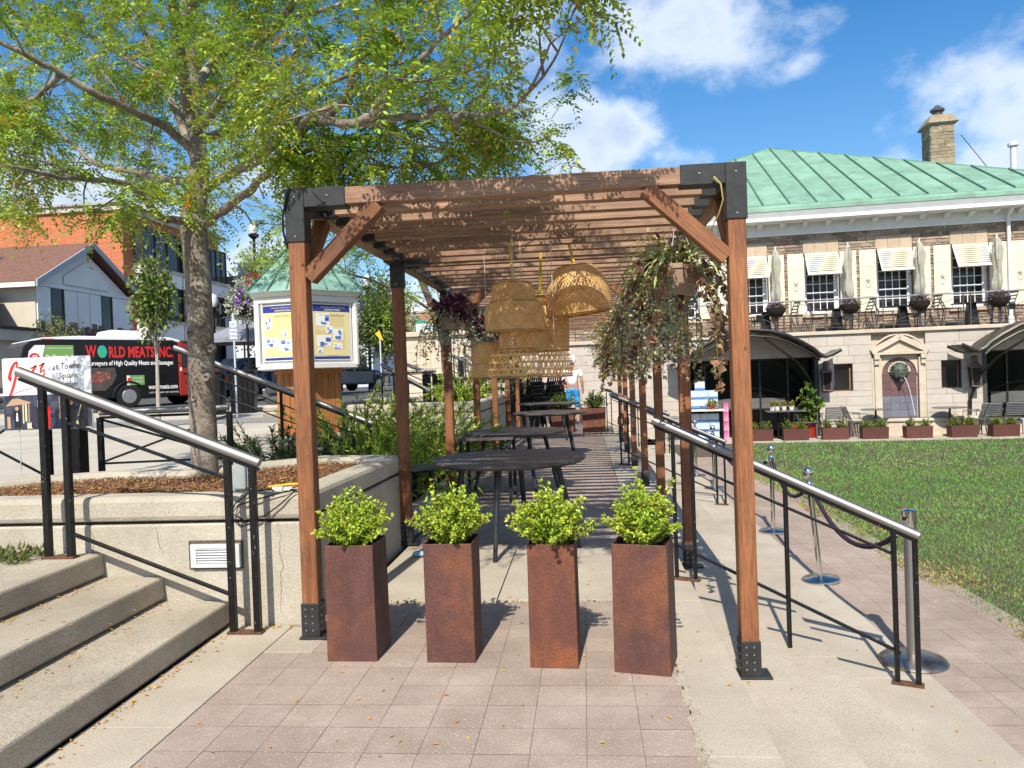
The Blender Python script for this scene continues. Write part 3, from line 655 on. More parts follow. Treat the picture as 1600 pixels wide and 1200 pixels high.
for a,b_ in ((-1,-1),(1,-1),(1,1),(-1,1)): MB().box(a*.28-.02,b_*.28-.02,0,a*.28+.02,b_*.28+.02,.71).build('leg', TLEG, sq)
# stacked chairs
CHB = M('black_resin', (.009,.009,.01), (.014,.014,.015), .45, 10)
def chair(name, label, cat, loc, rz, mat, group, w=.46, sh=.45, bh=.86, slats=6, arms=False, vert=True, rake=.16):
    t = thing(name, label, cat, loc, rz, group); m = mat
    for sx in (-1,1):
        MB().bar((sx*(w/2-.02),-.2,0),(sx*(w/2-.03),-.18,sh),.028).build('leg', m, t)
        MB().tube([(sx*(w/2-.02),.24,0),(sx*(w/2-.03),.17,sh),(sx*(w/2-.035),.17+rake,bh)],[.016,.016,.013],6).build('leg', m, t)
        if arms: MB().tube([(sx*(w/2),-.18,sh),(sx*(w/2+.02),-.16,sh+.2),(sx*(w/2+.01),.2,sh+.22)],.012,6).build('arm', m, t)
    b = MB()
    for k in range(7): b.box(-w/2+.02,-.22+k*.06,sh-.012,w/2-.02,-.22+k*.06+.048,sh+.006)
    b.build('seat', m, t)
    bk = MB().tube([(-w/2+.035,.165+rake,bh),(w/2-.035,.165+rake,bh)],.014,6)
    for k in range(slats):
        if vert:
            x = -w/2+.07+k*(w-.14)/(slats-1); bk.bar((x,.175,sh+.03),(x,.165+rake,bh),.034,.008)
        else:
            f = .22+.72*k/(slats-1); bk.bar((-w/2+.04,.17+rake*f,sh+(bh-sh)*f),(w/2-.04,.17+rake*f,sh+(bh-sh)*f),.008,.035)
    bk.build('backrest', m, t); return t
SG = 'black slat back chairs stacked under the pergola'
c0 = None
for si,(sx,sy,rz,nst,where) in enumerate([(-1.75,19.0,R(205),6,'leftmost black stack of chairs behind the third table'),(-1.25,19.2,R(215),7,'middle and tallest black stack of chairs'),(-.78,19.5,R(212),6,'right black stack of chairs, nearest the two people')]):
    for k in range(nst):
        pos = ('lowest','second','third','fourth','fifth','sixth','seventh')[k] if k < nst-1 else 'topmost'
        lab = f'{pos} chair in the {where}'
        loc = (sx+.045*k*math.sin(-rz)*-1, sy+.05*k*math.cos(rz)*-1, .095*k)
        if c0 is None: c0 = chair('stacking_chair', lab, 'chair', loc, rz, CHB, SG)
        else: dup(c0, loc, rz, lab, SG)
# ================================================================== bamboo pendant lamps
BAM = M('bamboo_strip', (.95,.64,.29), (.82,.52,.2), .55, 9, isl=.14, hue=.006, transl=.4)
BAMD = M('bamboo_rim', (.45,.27,.10), (.3,.17,.06), .6, 9)
YCORD = M('yellow_webbing', (.75,.52,.02), (.62,.42,.015), .6, 30)
WIRE = M('white_wire', (.55,.55,.53), None, .5)
def profr(prof, t):
    zs = np.linspace(0,1,len(prof)); return np.interp(t, zs, [p[0] for p in prof]), np.interp(t, zs, [p[1] for p in prof])
def weave(prof, n, twist, w, seg=16, c=(0,0,0), mb=None, dr=.0012, hexa=False):
    mb = mb or MB(); fam = (1,-1,0) if hexa else (1,-1)
    pr = []
    for (r, z) in prof: pr.append((r, z))
    for fi, sg in enumerate(fam):
        if sg == 0: continue
        for k in range(n):
            k0 = len(mb.v)
            for q in range(seg+1):
                t = q/seg; r, z = profr(pr, t); th = 2*math.pi*k/n+sg*twist*t
                rr = r+sg*dr*(1 if (q+k)%2 else -1)
                for e in (-1,1):
                    a = th+e*w/2/max(r,.03); mb.v.append((c[0]+rr*math.cos(a), c[1]+rr*math.sin(a), c[2]+z))
            for q in range(seg): a = k0+2*q; mb.f.append((a,a+1,a+3,a+2))
    if hexa:
        for q in range(1, seg, 2):
            r, z = profr(pr, q/seg); hoop(mb, r, z, c, .011)
    return mb
def hoop(mb, r, z, c, h, n=28):
    k = len(mb.v)
    for j in range(n):
        a = 2*math.pi*j/n; mb.v += [(c[0]+r*math.cos(a),c[1]+r*math.sin(a),c[2]+z-h/2),(c[0]+r*math.cos(a),c[1]+r*math.sin(a),c[2]+z+h/2)]
    for j in range(n): a = k+2*j; b = k+2*((j+1)%n); mb.f.append((a,b,b+1,a+1))
def ringtube(mb, r, z, c, tr): mb.tube([(c[0]+r*math.cos(2*math.pi*j/28),c[1]+r*math.sin(2*math.pi*j/28),c[2]+z) for j in range(29)], tr, 6, False)
LG = 'woven bamboo lampshades hanging in a cluster'
def lamp(x, y, z, tiers, label, cord='yellow', hexa=False, tilt=(0,0), n=46):
    t = thing('bamboo_lamp', label, 'lampshade', (x,y,z), 0, LG); t.rotation_euler = (tilt[0],tilt[1],rng.uniform(0,3))
    zt = 0
    for (prof, tw) in tiers:
        m = weave(prof, 18 if hexa else n, tw, .0095 if hexa else .0125, 9 if hexa else 16, hexa=hexa); m.build('woven_shade', BAM, t)
        for e_ in (0,-1): rm = MB(); ringtube(rm, prof[e_][0], prof[e_][1], (0,0,0), .006); rm.build('rim', BAMD, t)
        zt = max(zt, prof[-1][1], prof[0][1])
    top = ZT-.06-z; c = MB()
    if cord == 'yellow':
        c.bar((.03,0,zt),(0,0,zt+.10),.014,.004); c.bar((-.03,0,zt),(0,0,zt+.10),.014,.004); c.bar((0,0,zt+.10),(.02,0,max(top,zt+.13)),.022,.004)
        c.build('hanging_strap', YCORD, t)
    else:
        c.tube([(0,0,zt),(0,0,max(top,zt+.1))], .003, 5); c.build('wire', WIRE, t)
    return t
dome = lambda r,h,rt: [(r*.93,0),(r,h*.18),(r*.99,h*.4),(r*.9,h*.66),(r*.7,h*.88),(rt,h)]
drum = lambda r,h: [(r*.97,0),(r,h*.25),(r,h*.7),(r*.93,h*.94),(r*.8,h)]
def lamp_at(f, x, y, z, tiers, label, **kw):
    T_ = [([(r*f,h*f) for r,h in prof],tw) for prof,tw in tiers]
    return lamp(x*f, y*f, 1.45+(z-1.45)*f, T_, label, **kw)
lamp_at(.86,-.005,7.05,1.985,[(dome(.305,.43,.17),1.4),([(.27,.0),(.25,.07),(.17,.18),(.06,.22)],1.2)],'large bell of woven bamboo hanging highest and to the right in the lamp cluster', tilt=(R(-6),R(3)), n=60)
F_ = .79
lamp_at(F_,-.64,7.3,2.02,[(drum(.21,.30),1.3)],'narrow crowned bamboo shade at the top left of the lamp cluster', n=50)
lamp_at(F_,-.62,7.15,1.855,[(drum(.28,.27),1.2)],'wide bamboo drum shade under the narrow crowned one', n=60, cord='wire')
lamp_at(F_,-.57,7.45,1.665,[(drum(.235,.22),1.1)],'smaller bamboo drum tucked below the wide drum shade', n=52, cord='wire')
lamp_at(F_,-.64,7.25,1.43,[([(.25,0),(.265,.05),(.26,.12),(.24,.20),(.19,.26)],.75)],'open hexagon weave basket lamp at the bottom middle of the cluster', hexa=True, cord='wire')
lamp_at(F_,-.27,7.45,1.42,[([(.165,0),(.18,.05),(.175,.13),(.155,.2),(.11,.25)],.75)],'smaller open weave basket lamp at the bottom right of the cluster', hexa=True, cord='wire')
lamp_at(F_,-.33,7.9,1.68,[(drum(.2,.55),1.6)],'tall narrow bamboo cylinder behind the large bell lamp', n=48)
lamp_at(F_,-.98,7.9,1.43,[(dome(.2,.18,.1),1.1),([(.15,.14),(.16,.2),(.15,.32),(.1,.36)],1.1)],'grey brown bamboo shade low at the left of the cluster by the hanging plants', cord='wire', n=44)
lamp_at(F_,-.42,8.1,2.02,[(dome(.2,.24,.1),1.1)],'bamboo dome half hidden behind the top left shades', n=44)
# ================================================================== hanging planters
POT = M('taupe_pot', (.36,.26,.19), (.31,.22,.16), .6, 5)
GREY = M('silver_foliage', (.55,.57,.43), (.40,.41,.27), .8, 9, isl=.35, hue=.03, transl=.25)
VAR = M('spider_leaf', (.2,.30,.06), (.55,.56,.24), .5, 14, isl=.3, hue=.02, transl=.2)
PURP = M('purple_leaf', (.06,.016,.028), (.24,.07,.12), .5, 9, isl=.6, hue=.02, transl=.15)
OLIV = M('olive_leaf', (.52,.45,.19), (.30,.29,.10), .6, 9, isl=.45, hue=.05, transl=.2)
BRN = M('bronze_leaf', (.36,.21,.11), (.18,.085,.06), .6, 9, isl=.5, hue=.03, transl=.2)
def vines(L, s, c, n, length, spread, ll, lw, dens=26, rise=.1):
    for k in range(n):
        a = rng.uniform(0,6.28); r0 = rng.uniform(.05,.14); p = np.array([c[0]+math.cos(a)*r0,c[1]+math.sin(a)*r0,c[2]+.02]); ln = .72*length*rng.uniform(.35,1.1); path = [p]
        v = np.array([math.cos(a)*spread,math.sin(a)*spread,rise]); st_ = ln/7
        for q in range(8):
            v = v*.72+np.array([NR.normal(scale=.1),NR.normal(scale=.1),-.32]); v /= np.linalg.norm(v); path.append(path[-1]+v*st_)
        s.tube(path, [.0028]*8+[.0012], 4, False); P = np.array(path); t = NR.uniform(0,8,int(dens*ln/.6)+4); i = np.minimum(t.astype(int),7); f = (t-i)[:,None]
        m = len(t); D = rdir(m,-.2); L.add(P[i]*(1-f)+P[i+1]*f, D, rdir(m,1), NR.uniform(.6,1.3,m)*ll, NR.uniform(.6,1.3,m)*lw)
def blades(L, c, n, ln, w, up=.9):
    for k in range(n):
        a = rng.uniform(0,6.28); l_ = ln*rng.uniform(.55,1.1); el_ = rng.uniform(.25,1.0); v = np.array([math.cos(a)*math.cos(el_),math.sin(a)*math.cos(el_),math.sin(el_)+.2]); p = np.array(c)+np.array([math.cos(a)*.04,math.sin(a)*.04,0])
        for q in range(6):
            v = v/np.linalg.norm(v); L.add(p, v, (0.001,0,1), l_/6*1.25, w*(1-.1*q) if q < 5 else w*.5); p = p+v*l_/6; v = v+np.array([0,0,-.42])
def hanger(x, y, z, label, pot=.135, spec=(), off=(0,0,-.08)):
    t = thing('hanging_planter', label, 'hanging plant', (x,y,z), rng.uniform(-.2,.2), 'hanging planters along the pergola beams')
    MB().lathe([(pot*.78,-.19),(pot*.8,-.185),(pot,-.03),(pot*1.06,-.03),(pot*1.06,0),(pot*.95,0),(pot*.94,-.03)],(0,0,0),20).build('pot', POT, t, smooth=True)
    w = MB()
    for k in range(3): a = 2.1*k+.3; w.tube([(pot*math.cos(a),pot*math.sin(a),0),(0,0,ZT-.1-z)], .0022, 4)
    w.build('hanger_wire', WIRE, t); s = MB()
    for kind, n, ln in spec:
        L = Leaves()
        if kind == 'spider': blades(L, (0,0,.0), n, ln, .03); L.build('spider_foliage', VAR, t, fold=.15, curl=.0, wide=.5)
        elif kind == 'purple': twigs(L, (0,0,.02), (.24,.24,.2), n, 14, .062, .04, .45, .25, .9, s, .003); L.build('purple_foliage', PURP, t)
        elif kind == 'bush': twigs(L, (0,0,-.06), (.27*ln,.27*ln,.27*ln), n, 22, .034, .02, .4, -.15, .9, s, .003); L.build('mixed_foliage', OLIV, t)
        elif kind == 'silver': twigs(L, off, (.25*ln,.25*ln,.29*ln), n, 28, .03, .02, .3, -.2, .9, s, .003); L.build('silver_foliage', GREY, t)
        else:
            m_, ll, lw, de, sp = {'grey':(GREY,.03,.02,60,.8),'olive':(OLIV,.042,.032,44,.7),'bronze':(BRN,.055,.046,26,.6)}[kind]
            vines(L, s, (0,0,-.02), n, ln, sp, ll, lw, de); tag(L.build(kind.replace('grey','silver')+'_trails', m_, t), kind='stuff')
    s.build('stems', STEM, t); s_ = t; return t
hanger(.61,4.93,2.10,'taupe pot with arching spider plant hanging at the front right of the pergola',.135,[('spider',80,.52),('silver',26,1.0),('bush',30,1.1),('purple',8,.8),('grey',7,.85),('olive',9,1.0),('bronze',9,1.1)],(-.18,.22,-.3))
hanger(.56,6.35,1.93,'hanging pot hidden in silver trailing foliage behind the front spider plant',.13,[('spider',16,.34),('silver',46,1.3),('grey',12,.8),('purple',14,1),('olive',12,.9),('bronze',14,.9),('bush',70,1.3)],(-.1,0,-.12))
hanger(.58,8.2,1.88,'hanging pot of ochre and purple foliage, third along the right beam',.13,[('bush',120,1.5),('silver',22,1.2),('purple',18,1.1),('olive',16,.7),('bronze',12,.7),('spider',14,.36)])
hanger(.54,10.2,1.88,'hanging pot of dark purple and olive foliage far along the right beam',.14,[('spider',16,.42),('purple',40,1.3),('bush',130,1.8),('bronze',16,.9),('olive',14,.8)])
hanger(.52,12.6,1.92,'farthest hanging pot on the right beam, before the pale wall',.14,[('bush',90,1.7),('purple',24,1.1),('olive',10,.7)])
hanger(-1.46,8.45,2.16,'purple leaved hanging basket with grassy tuft on the left pergola beam',.13,[('spider',18,.36),('purple',50,1),('silver',24,1.0),('grey',12,.95),('olive',8,.9)])
hanger(-1.40,10.7,2.06,'second purple hanging basket on the left beam, half behind the lampshades',.13,[('spider',12,.3),('purple',44,1),('silver',24,1.1),('grey',10,1.0),('olive',8,.8)])
hanger(-1.44,13.2,2.0,'faint hanging basket with thin trails deep on the left beam',.13,[('purple',30,1),('olive',12,1.3),('bronze',8,1.3)])
# ================================================================== rope stanchions
CHROME2 = M('stanchion_chrome', (.66,.62,.57), (.55,.52,.48), .22, 5, metal=1)
VEL = M('velvet_rope', (.035,.018,.045), (.02,.012,.028), .95, 40)
def stanchion(x, y, label, lean=(0,0), h=.97):
    t = thing('stanchion', label, 'stanchion', (x,y,-.5), 0, 'chrome rope stanchions along the lawn path'); t.rotation_euler = (lean[0],lean[1],0)
    MB().lathe([(.165,0),(.168,.008),(.165,.022),(.155,.03),(.06,.045),(.03,.052)],(0,0,0),32).build('base', CHROME2, t, smooth=True)
    MB().lathe([(.024,.05),(.024,h-.12)],(0,0,0),18).build('pole', CHROME, t, smooth=True)
    MB().lathe([(.033,h-.125),(.036,h-.115),(.036,h-.085),(.03,h-.075),(.018,h-.06),(.018,h-.045),(.03,h-.035),(.042,h-.01),(.045,h+.012),(.04,h+.036),(.024,h+.052),(.004,h+.057)],(0,0,0),18).build('finial', CHROME, t, smooth=True)
    return t
big = thing('belt_stanchion', 'wide steel belt stanchion with worn base at the lower end of the nearest right handrail', 'stanchion', (2.06,5.16,-.5))
MB().lathe([(.205,0),(.208,.012),(.19,.03),(.12,.045),(.05,.056)],(0,0,0),36).build('base', M('worn_steel', (.50,.47,.43), (.36,.30,.25), .38, 5, metal=1, blot=(.22,.11,.05), blscale=5), big, smooth=True)
MB().lathe([(.036,.05),(.036,.86)],(0,0,0),22).build('pole', STEEL, big, smooth=True)
MB().lathe([(.037,.86),(.043,.868),(.046,.97),(.046,.985),(.03,.992)],(0,0,0),22).build('belt_head', CHROME, big, smooth=True)
SPOS = [(2.06,7.1,'chrome ball stanchion standing just beyond the wide belt stanchion, leaning',(0,R(-5))),(2.15,9.2,'chrome ball stanchion second from the belt stanchion, beside the front right post',(0,0)),
        (2.04,12.6,'chrome ball stanchion third along the lawn path, behind the trailing plants',(0,0)),(1.97,14.1,'chrome ball stanchion fourth along the lawn path, before the stacked boxes',(0,0)),(2.0,16.0,'farthest chrome ball stanchion on the lawn path',(0,0))]
for x,y,lab,ln in SPOS: stanchion(x,y,lab,ln)
def rope(a, b_, sag, label):
    P = [Vector(a).lerp(Vector(b_), k/14)-Vector((0,0,sag*(1-(2*k/14-1)**2))) for k in range(15)]
    t = thing('velvet_rope', label, 'rope', P[7], world=True, group='dark ropes between the stanchions')
    MB().tube(P, .019, 8).build('rope_body', VEL, t, smooth=True)
    m = MB(); m.tube([P[0],P[0].lerp(P[1],.6)], .022, 8); m.tube([P[-1],P[-1].lerp(P[-2],.6)], .022, 8); m.build('end_clip', CHROME, t, smooth=True)
hp = lambda i,dz=.38: (SPOS[i][0]-(.075 if i==0 else 0), SPOS[i][1], dz)
rope((2.03,5.18,.36), hp(0), .3, 'dark velvet rope from the wide belt stanchion to the leaning one')
rope(hp(0), hp(1), .26, 'dark velvet rope sagging behind the front right timber post')
rope(hp(1), hp(2), .34, 'dark rope between the second and third ball stanchions')
rope(hp(2), hp(3), .22, 'dark rope between the third and fourth ball stanchions')
rope(hp(3), hp(4), .24, 'dark rope between the two farthest ball stanchions')
# ================================================================== back planters, people and bag at the far end
def small_planter(x, y, label, slab):
    t = thing('planter', label, 'planter', (x,y,0), R(-4), 'corten planters at the far end of the terrace')
    hollow(MB(), .52, .56, .58).build('steel_body', CORT2, t, bevel=.004); MB().box(-.25,-.25,.5,.25,.25,.54).build('soil', SOIL, t)
    box_shrub(x,y,.55,(.36,.36,.34),slab,70,40,.045,.026,BOXL2,'box shrubs at the far end of the terrace',sr=.006)
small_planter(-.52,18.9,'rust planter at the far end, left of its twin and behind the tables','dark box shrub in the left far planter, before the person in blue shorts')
small_planter(.22,18.75,'rust planter at the far end with clear floor to its right','dark box shrub in the right far planter')
bg_ = thing('backpack', 'small black bag left on the ground by the pale far wall', 'bag', (1.02,20.6,0))
MB().lathe([(.13,0),(.16,.05),(.15,.22),(.09,.3),(.03,.32)],(0,0,0),14,1,.7).build('bag_body', CHB, bg_, smooth=True); MB().tube([(-.05,-.02,.3),(-.04,-.02,.38),(.04,-.02,.38),(.05,-.02,.3)],.012,6).build('handle', CHB, bg_)
cr = thing('wire_crate', 'flat wire crate on the pavers before the far right planter', 'crate', (.42,17.6,0), R(-5)); m = MB()
for k in range(8): m.bar((-.45+k*.13,-.25,.0),(-.45+k*.13,-.25,.16),.008); m.bar((-.45+k*.13,.25,.0),(-.45+k*.13,.25,.16),.008)
for zz in (.01,.06,.11,.16):
    for yy in (-.25,.25): m.bar((-.46,yy,zz),(.47,yy,zz),.008)
    for xx in (-.46,.47): m.bar((xx,-.25,zz),(xx,.25,zz),.008)
m.build('wire_mesh', CHB, cr)
def skin(name, pts, edges, mat, parent, lev=2):
    me = bpy.data.meshes.new(name); me.from_pydata([p[0] for p in pts], edges, []); o = bpy.data.objects.new(name, me); COL.objects.link(o); me.materials.append(mat); attach(o, parent)
    b = bmesh.new(); b.from_mesh(me); lay_ = b.verts.layers.skin.verify()
    for v, p in zip(b.verts, pts):
        r_ = p[1]; v[lay_].radius = (r_, r_) if not isinstance(r_, tuple) else r_
        v[lay_].use_root = (v.index == 0)
    b.to_mesh(me); b.free(); m_ = o.modifiers.new('s','SKIN'); m_.use_smooth_shade = True; s_ = o.modifiers.new('d','SUBSURF'); s_.levels = lev; s_.render_levels = lev
    return o
FLESH = M('skin_tone', (.48,.27,.19), (.42,.22,.15), .55, 8)
def person(label, x, y, rz, h, shirt, lower, long_legs, hair, cap, arm='hip'):
    t = thing('person', label, 'person', (x,y,0), rz); k = h/1.75
    P = lambda a,b,c: (a*k,b*k,c*k)
    J = [(P(0,0,.98),.135*k),(P(0,0,1.2),.125*k),(P(0,.02,1.40),.135*k),(P(0,.01,1.50),.06*k),(P(0,-.01,1.56),.055*k),(P(0,-.02,1.66),(.082*k,.1*k)),(P(0,-.015,1.73),.06*k),
         (P(.1,0,.9),.085*k),(P(.11,.01,.5),.058*k),(P(.12,.03,.08),.038*k),(P(.13,-.12,.03),.036*k),(P(-.1,0,.9),.085*k),(P(-.11,-.01,.5),.058*k),(P(-.12,.03,.08),.038*k),(P(-.13,-.12,.03),.036*k),
         (P(.19,.01,1.40),.055*k)]
    E = [(0,1),(1,2),(2,3),(3,4),(4,5),(5,6),(0,7),(7,8),(8,9),(9,10),(0,11),(11,12),(12,13),(13,14),(2,15)]
    if arm == 'hip': J += [(P(.36,.06,1.18),.042*k),(P(.22,-.08,1.02),.032*k),(P(.15,-.12,1.0),.03*k)]
    else: J += [(P(.27,-.04,1.15),.042*k),(P(.2,-.25,1.1),.034*k),(P(.14,-.33,1.13),.028*k)]
    E += [(15,16),(16,17),(17,18)]
    J += [(P(-.19,.01,1.40),.055*k)]
    if arm == 'hip': J += [(P(-.25,.02,1.14),.042*k),(P(-.25,-.06,.9),.032*k),(P(-.24,-.08,.82),.03*k)]
    else: J += [(P(-.3,-.02,1.16),.042*k),(P(-.42,-.18,1.2),.034*k),(P(-.5,-.25,1.24),.028*k)]
    E += [(2,19),(19,20),(20,21),(21,22)]
    skin('body', J, E, FLESH, t)
    S = [(P(0,0,1.0),.155*k),(P(0,0,1.2),.145*k),(P(0,.02,1.40),.148*k),(P(0,.015,1.47),.09*k),(P(.19,.01,1.39),.072*k),(P(.27,.03,1.27),.066*k),(P(-.19,.01,1.39),.072*k),(P(-.24,.02,1.24),.066*k)]
    skin('shirt', S, [(0,1),(1,2),(2,3),(2,4),(4,5),(2,6),(6,7)], shirt, t)
    e = .12 if long_legs else .47
    Lg = [(P(0,0,1.0),.15*k),(P(0,0,.93),.145*k),(P(.1,0,.86),.105*k),(P(.11,.01,e),.075*k),(P(-.1,0,.86),.105*k),(P(-.11,-.005,e),.075*k)]
    skin('trousers' if long_legs else 'shorts', Lg, [(0,1),(1,2),(2,3),(1,4),(4,5)], lower, t)
    m = MB().lathe([(.105*k,1.62*k),(.118*k,1.67*k),(.11*k,1.74*k),(.07*k,1.79*k),(.01,1.81*k)],(0,.0,0),16,.95,1.1)
    if cap: m.prism([P(-.07,-.1,1.675),P(.07,-.1,1.675),P(.05,-.2,1.66),P(-.05,-.2,1.66)],(0,0,.012))
    m.build('cap' if cap else 'hair', hair, t, smooth=True)
    f = MB().lathe([(.012,-.015),(.016,0),(.004,.018)],(0,-.118*k,1.635*k),8); f.build('nose', FLESH, t, smooth=True)
    ey = MB(); [ey.lathe([(.009,-.008),(.011,0),(.009,.008)],(s_*.032*k,-.106*k,1.665*k),8) for s_ in (-1,1)]; ey.build('eyes', CHB, t)
    fs = MB()
    for s_ in (-1,1): fs.lathe([(.045*k,0),(.05*k,.03),(.03*k,.085*k)],(s_*.125*k,-.03,0),12,1,2.4)
    fs.build('shoes', M('shoes', (.6,.6,.62), None, .6), t, smooth=True)
    return t
person('person in white t-shirt, white cap and blue patterned shorts, back turned, hands on hips', -.30, 20.6, R(170), 1.86, M('white_tee', (.78,.78,.78), None, .9), M('blue_shorts', (.02,.12,.42), (.05,.4,.62), .8, 9), False, M('white_cap', (.75,.75,.75), None, .9), True)
person('person in pale pink top and light blue jeans beside the one in the white cap', -.66, 21.1, R(120), 1.72, M('pink_top', (.66,.45,.55), (.75,.68,.72), .9, 12), M('light_jeans', (.2,.32,.5), (.28,.4,.58), .9, 9), True, M('fair_hair', (.4,.34,.26), None, .8), False, 'talk')
# ================================================================== stone building on the right (local: x along the front, -y towards the lawn)
LIME = M('limestone_block', (.50,.452,.405), (.445,.40,.355), .85, 1.6, bump=.15, bscale=50, rnd=.035, stain=(.42,.36,.31), stscale=1.5, world=True)
LIMEC = M('limestone_trim', (.55,.485,.405), (.48,.415,.33), .85, 2, bump=.12, bscale=50, stain=(.44,.34,.23), stscale=2.5)
MORT = M('mortar', (.36,.31,.27), (.3,.26,.22), .95, 20)
RUB = M('rubble_stone', (.37,.295,.22), (.265,.205,.155), .9, 5, bump=.7, bscale=25, bdist=.02, isl=.42, hue=.02, stain=(.2,.12,.10), stscale=.8)
CREAM = M('cream_paint', (.72,.68,.56), (.68,.64,.52), .55, 6)
WHITE = M('white_trim', (.74,.76,.78), (.68,.70,.72), .5, 6)
COPP = M('green_copper', (.215,.385,.285), (.165,.305,.225), .6, 1.1, grain=(3,.12), bump=.05, rnd=.05, stain=(.26,.42,.33), stscale=.9, blot=(.15,.24,.19), blscale=1.4)
COPS = M('green_copper_seam', (.10,.21,.16), (.07,.16,.12), .6, 3)
GLASS = glassy('window_glass', (.012,.011,.012), .05)
DGLASS = glassy('dark_glass', (.003,.0035,.004), .12, .06)
BRNZ = M('bronze_metal', (.012,.011,.010), (.02,.018,.016), .4, 8)
IRON = M('iron_grey', (.055,.055,.058), (.08,.08,.082), .45, 10)
UNIT = MB().box(0,0,0,1,1,1).mesh('stone_unit'); fixn(UNIT)
def piece(name, mat, parent, x, y, z, dx, dy, dz, mesh=None):
    key = 'unit_'+mat.name
    me = MESHES.get(key)
    if me is None: me = UNIT.copy(); me.materials.append(mat); MESHES[key] = me
    o = bpy.data.objects.new(name, me); COL.objects.link(o); o.location = (x,y,z); o.scale = (dx,dy,dz); return attach(o, parent)
MESHES = {}
B = thing('stone_building', 'two storey stone building with green copper roof and cream shutters across the lawn', 'building', F0, T5)
WL = -1.3      # lower front plane (local y)
SL, SR = -7.6, 12.5
holes = [(-3.25,.45,-.1,2.14),(4.5,8.2,-.1,2.14),(.83,1.32,1.19,1.93),(3.51,4.0,1.19,1.93),(1.80,3.14,.30,2.66),(-7.3,-6.62,.4,1.68)]
def cells(holes, x0, x1, z0, z1):
    xs = sorted({x0,x1,*[max(x0,min(x1,q)) for h in holes for q in h[:2]]}); zs = sorted({z0,z1,*[max(z0,min(z1,q)) for h in holes for q in h[2:]]})
    for a,b in zip(xs,xs[1:]):
        for c,d in zip(zs,zs[1:]):
            mx,mz = (a+b)/2,(c+d)/2
            if b-a < 1e-4 or d-c < 1e-4 or any(h[0]<mx<h[1] and h[2]<mz<h[3] for h in holes): continue
            yield a,b,c,d
m = MB()
for a,b,c,d in cells(holes,SL,SR,-.15,2.72): m.box(a,WL,c,b,WL+.3,d)
wall = m.build('lower_wall', MORT, B)
def courses(parent, holes, x0, x1, rows, y, name, mat, lmin, lmax, proud=.018, gap=.007, dep=.05):
    for z0,z1 in zip(rows,rows[1:]):
        segs = [(x0,x1)]
        for h in holes:
            if h[2] < z1-.02 and h[3] > z0+.02:
                segs = [s for (a,b) in segs for s in ((a,min(b,h[0])),(max(a,h[1]),b)) if s[1]-s[0] > .06]
        for a,b in segs:
            x = a
            while x < b-.05:
                L_ = rng.uniform(lmin,lmax)
                if b-(x+L_) < lmin*.6: L_ = b-x
                piece(name, mat, parent, x+gap/2, y-proud-rng.uniform(0,.004), z0+gap/2, L_-gap, dep, z1-z0-gap); x += L_
courses(wall, holes+[(-9,SL,0,3),(9.2,99,0,3)], SL, 9.2, [.0,.30,.56,.80,1.04,1.19,1.44,1.69,1.93,2.14,2.42,2.72], WL, 'stone_block', LIME, .42,.85)
MB().box(SL-.02,WL-.09,2.72,SR,.05,2.82).build('terrace_ledge', LIMEC, B, bevel=.012)
MB().box(SL,WL+.3,2.60,SR,.0,2.719).build('terrace_slab', MORT, B)
MB().box(SL,WL+.3,-.1,SL+.3,4,2.6).build('end_wall', LIME, B)
# lower windows
for (a,b) in ((.83,1.32),(3.51,4.0)):
    w_ = MB(); z0,z1 = 1.19,1.93; w_.box(a,WL+.10,z0,a+.03,WL+.16,z1); w_.box(b-.07,WL+.10,z0,b-.03,WL+.16,z1); w_.box(a,WL+.1,z0,b,WL+.16,z0+.025); w_.box(a,WL+.1,z1-.03,b,WL+.16,z1)
    fr = w_.build('window', M('oak_frame', (.25,.15,.07), (.18,.1,.05), .5, 8), B); MB().box(a,WL+.14,z0,b,WL+.145,z1).build('pane', GLASS, fr)
    e = MB(); t = .016; e.box(a,WL-.004,z0,a+t,WL+.1,z1); e.box(b-t,WL-.004,z0,b,WL+.1,z1); e.box(a+t,WL-.004,z1-t,b-t,WL+.1,z1); e.build('reveal', IRON, fr)
# shop openings: dark glazing set back
for (a,b) in ((-3.25,.45),(4.5,8.2)):
    gl = MB().box(a,WL+.42,-.05,b,WL+.43,2.14).build('shop_window', DGLASS, B)
    fr = MB(); n = 5
    for k in range(n+1): x = a+(b-a)*k/n; fr.box(x-.025,WL+.37,-.05,x+.025,WL+.419,2.14)
    for z in (.0,.72,2.10): fr.box(a,WL+.375,z,b,WL+.415,z+.045)
    fr.build('mullions', BRNZ, gl)
    MB().box(a-.001,WL+.3,2.14,b+.001,WL+.43,2.3).box(a,WL+.3,-.14,b,WL+.42,-.03).build('soffit', MORT, gl)
    MB().box(a,WL-.03,0,a+.10,WL+.3,2.14).build('door_jamb', IRON, gl); MB().box(b-.10,WL-.03,0,b,WL+.3,2.14).build('door_jamb', IRON, gl)
    MB().box(a+.35,WL+.40,.75,a+2.9,WL+.405,1.05).build('menu_board', M('grey_board', (.12,.12,.12), (.09,.09,.09), .6, 3), gl)
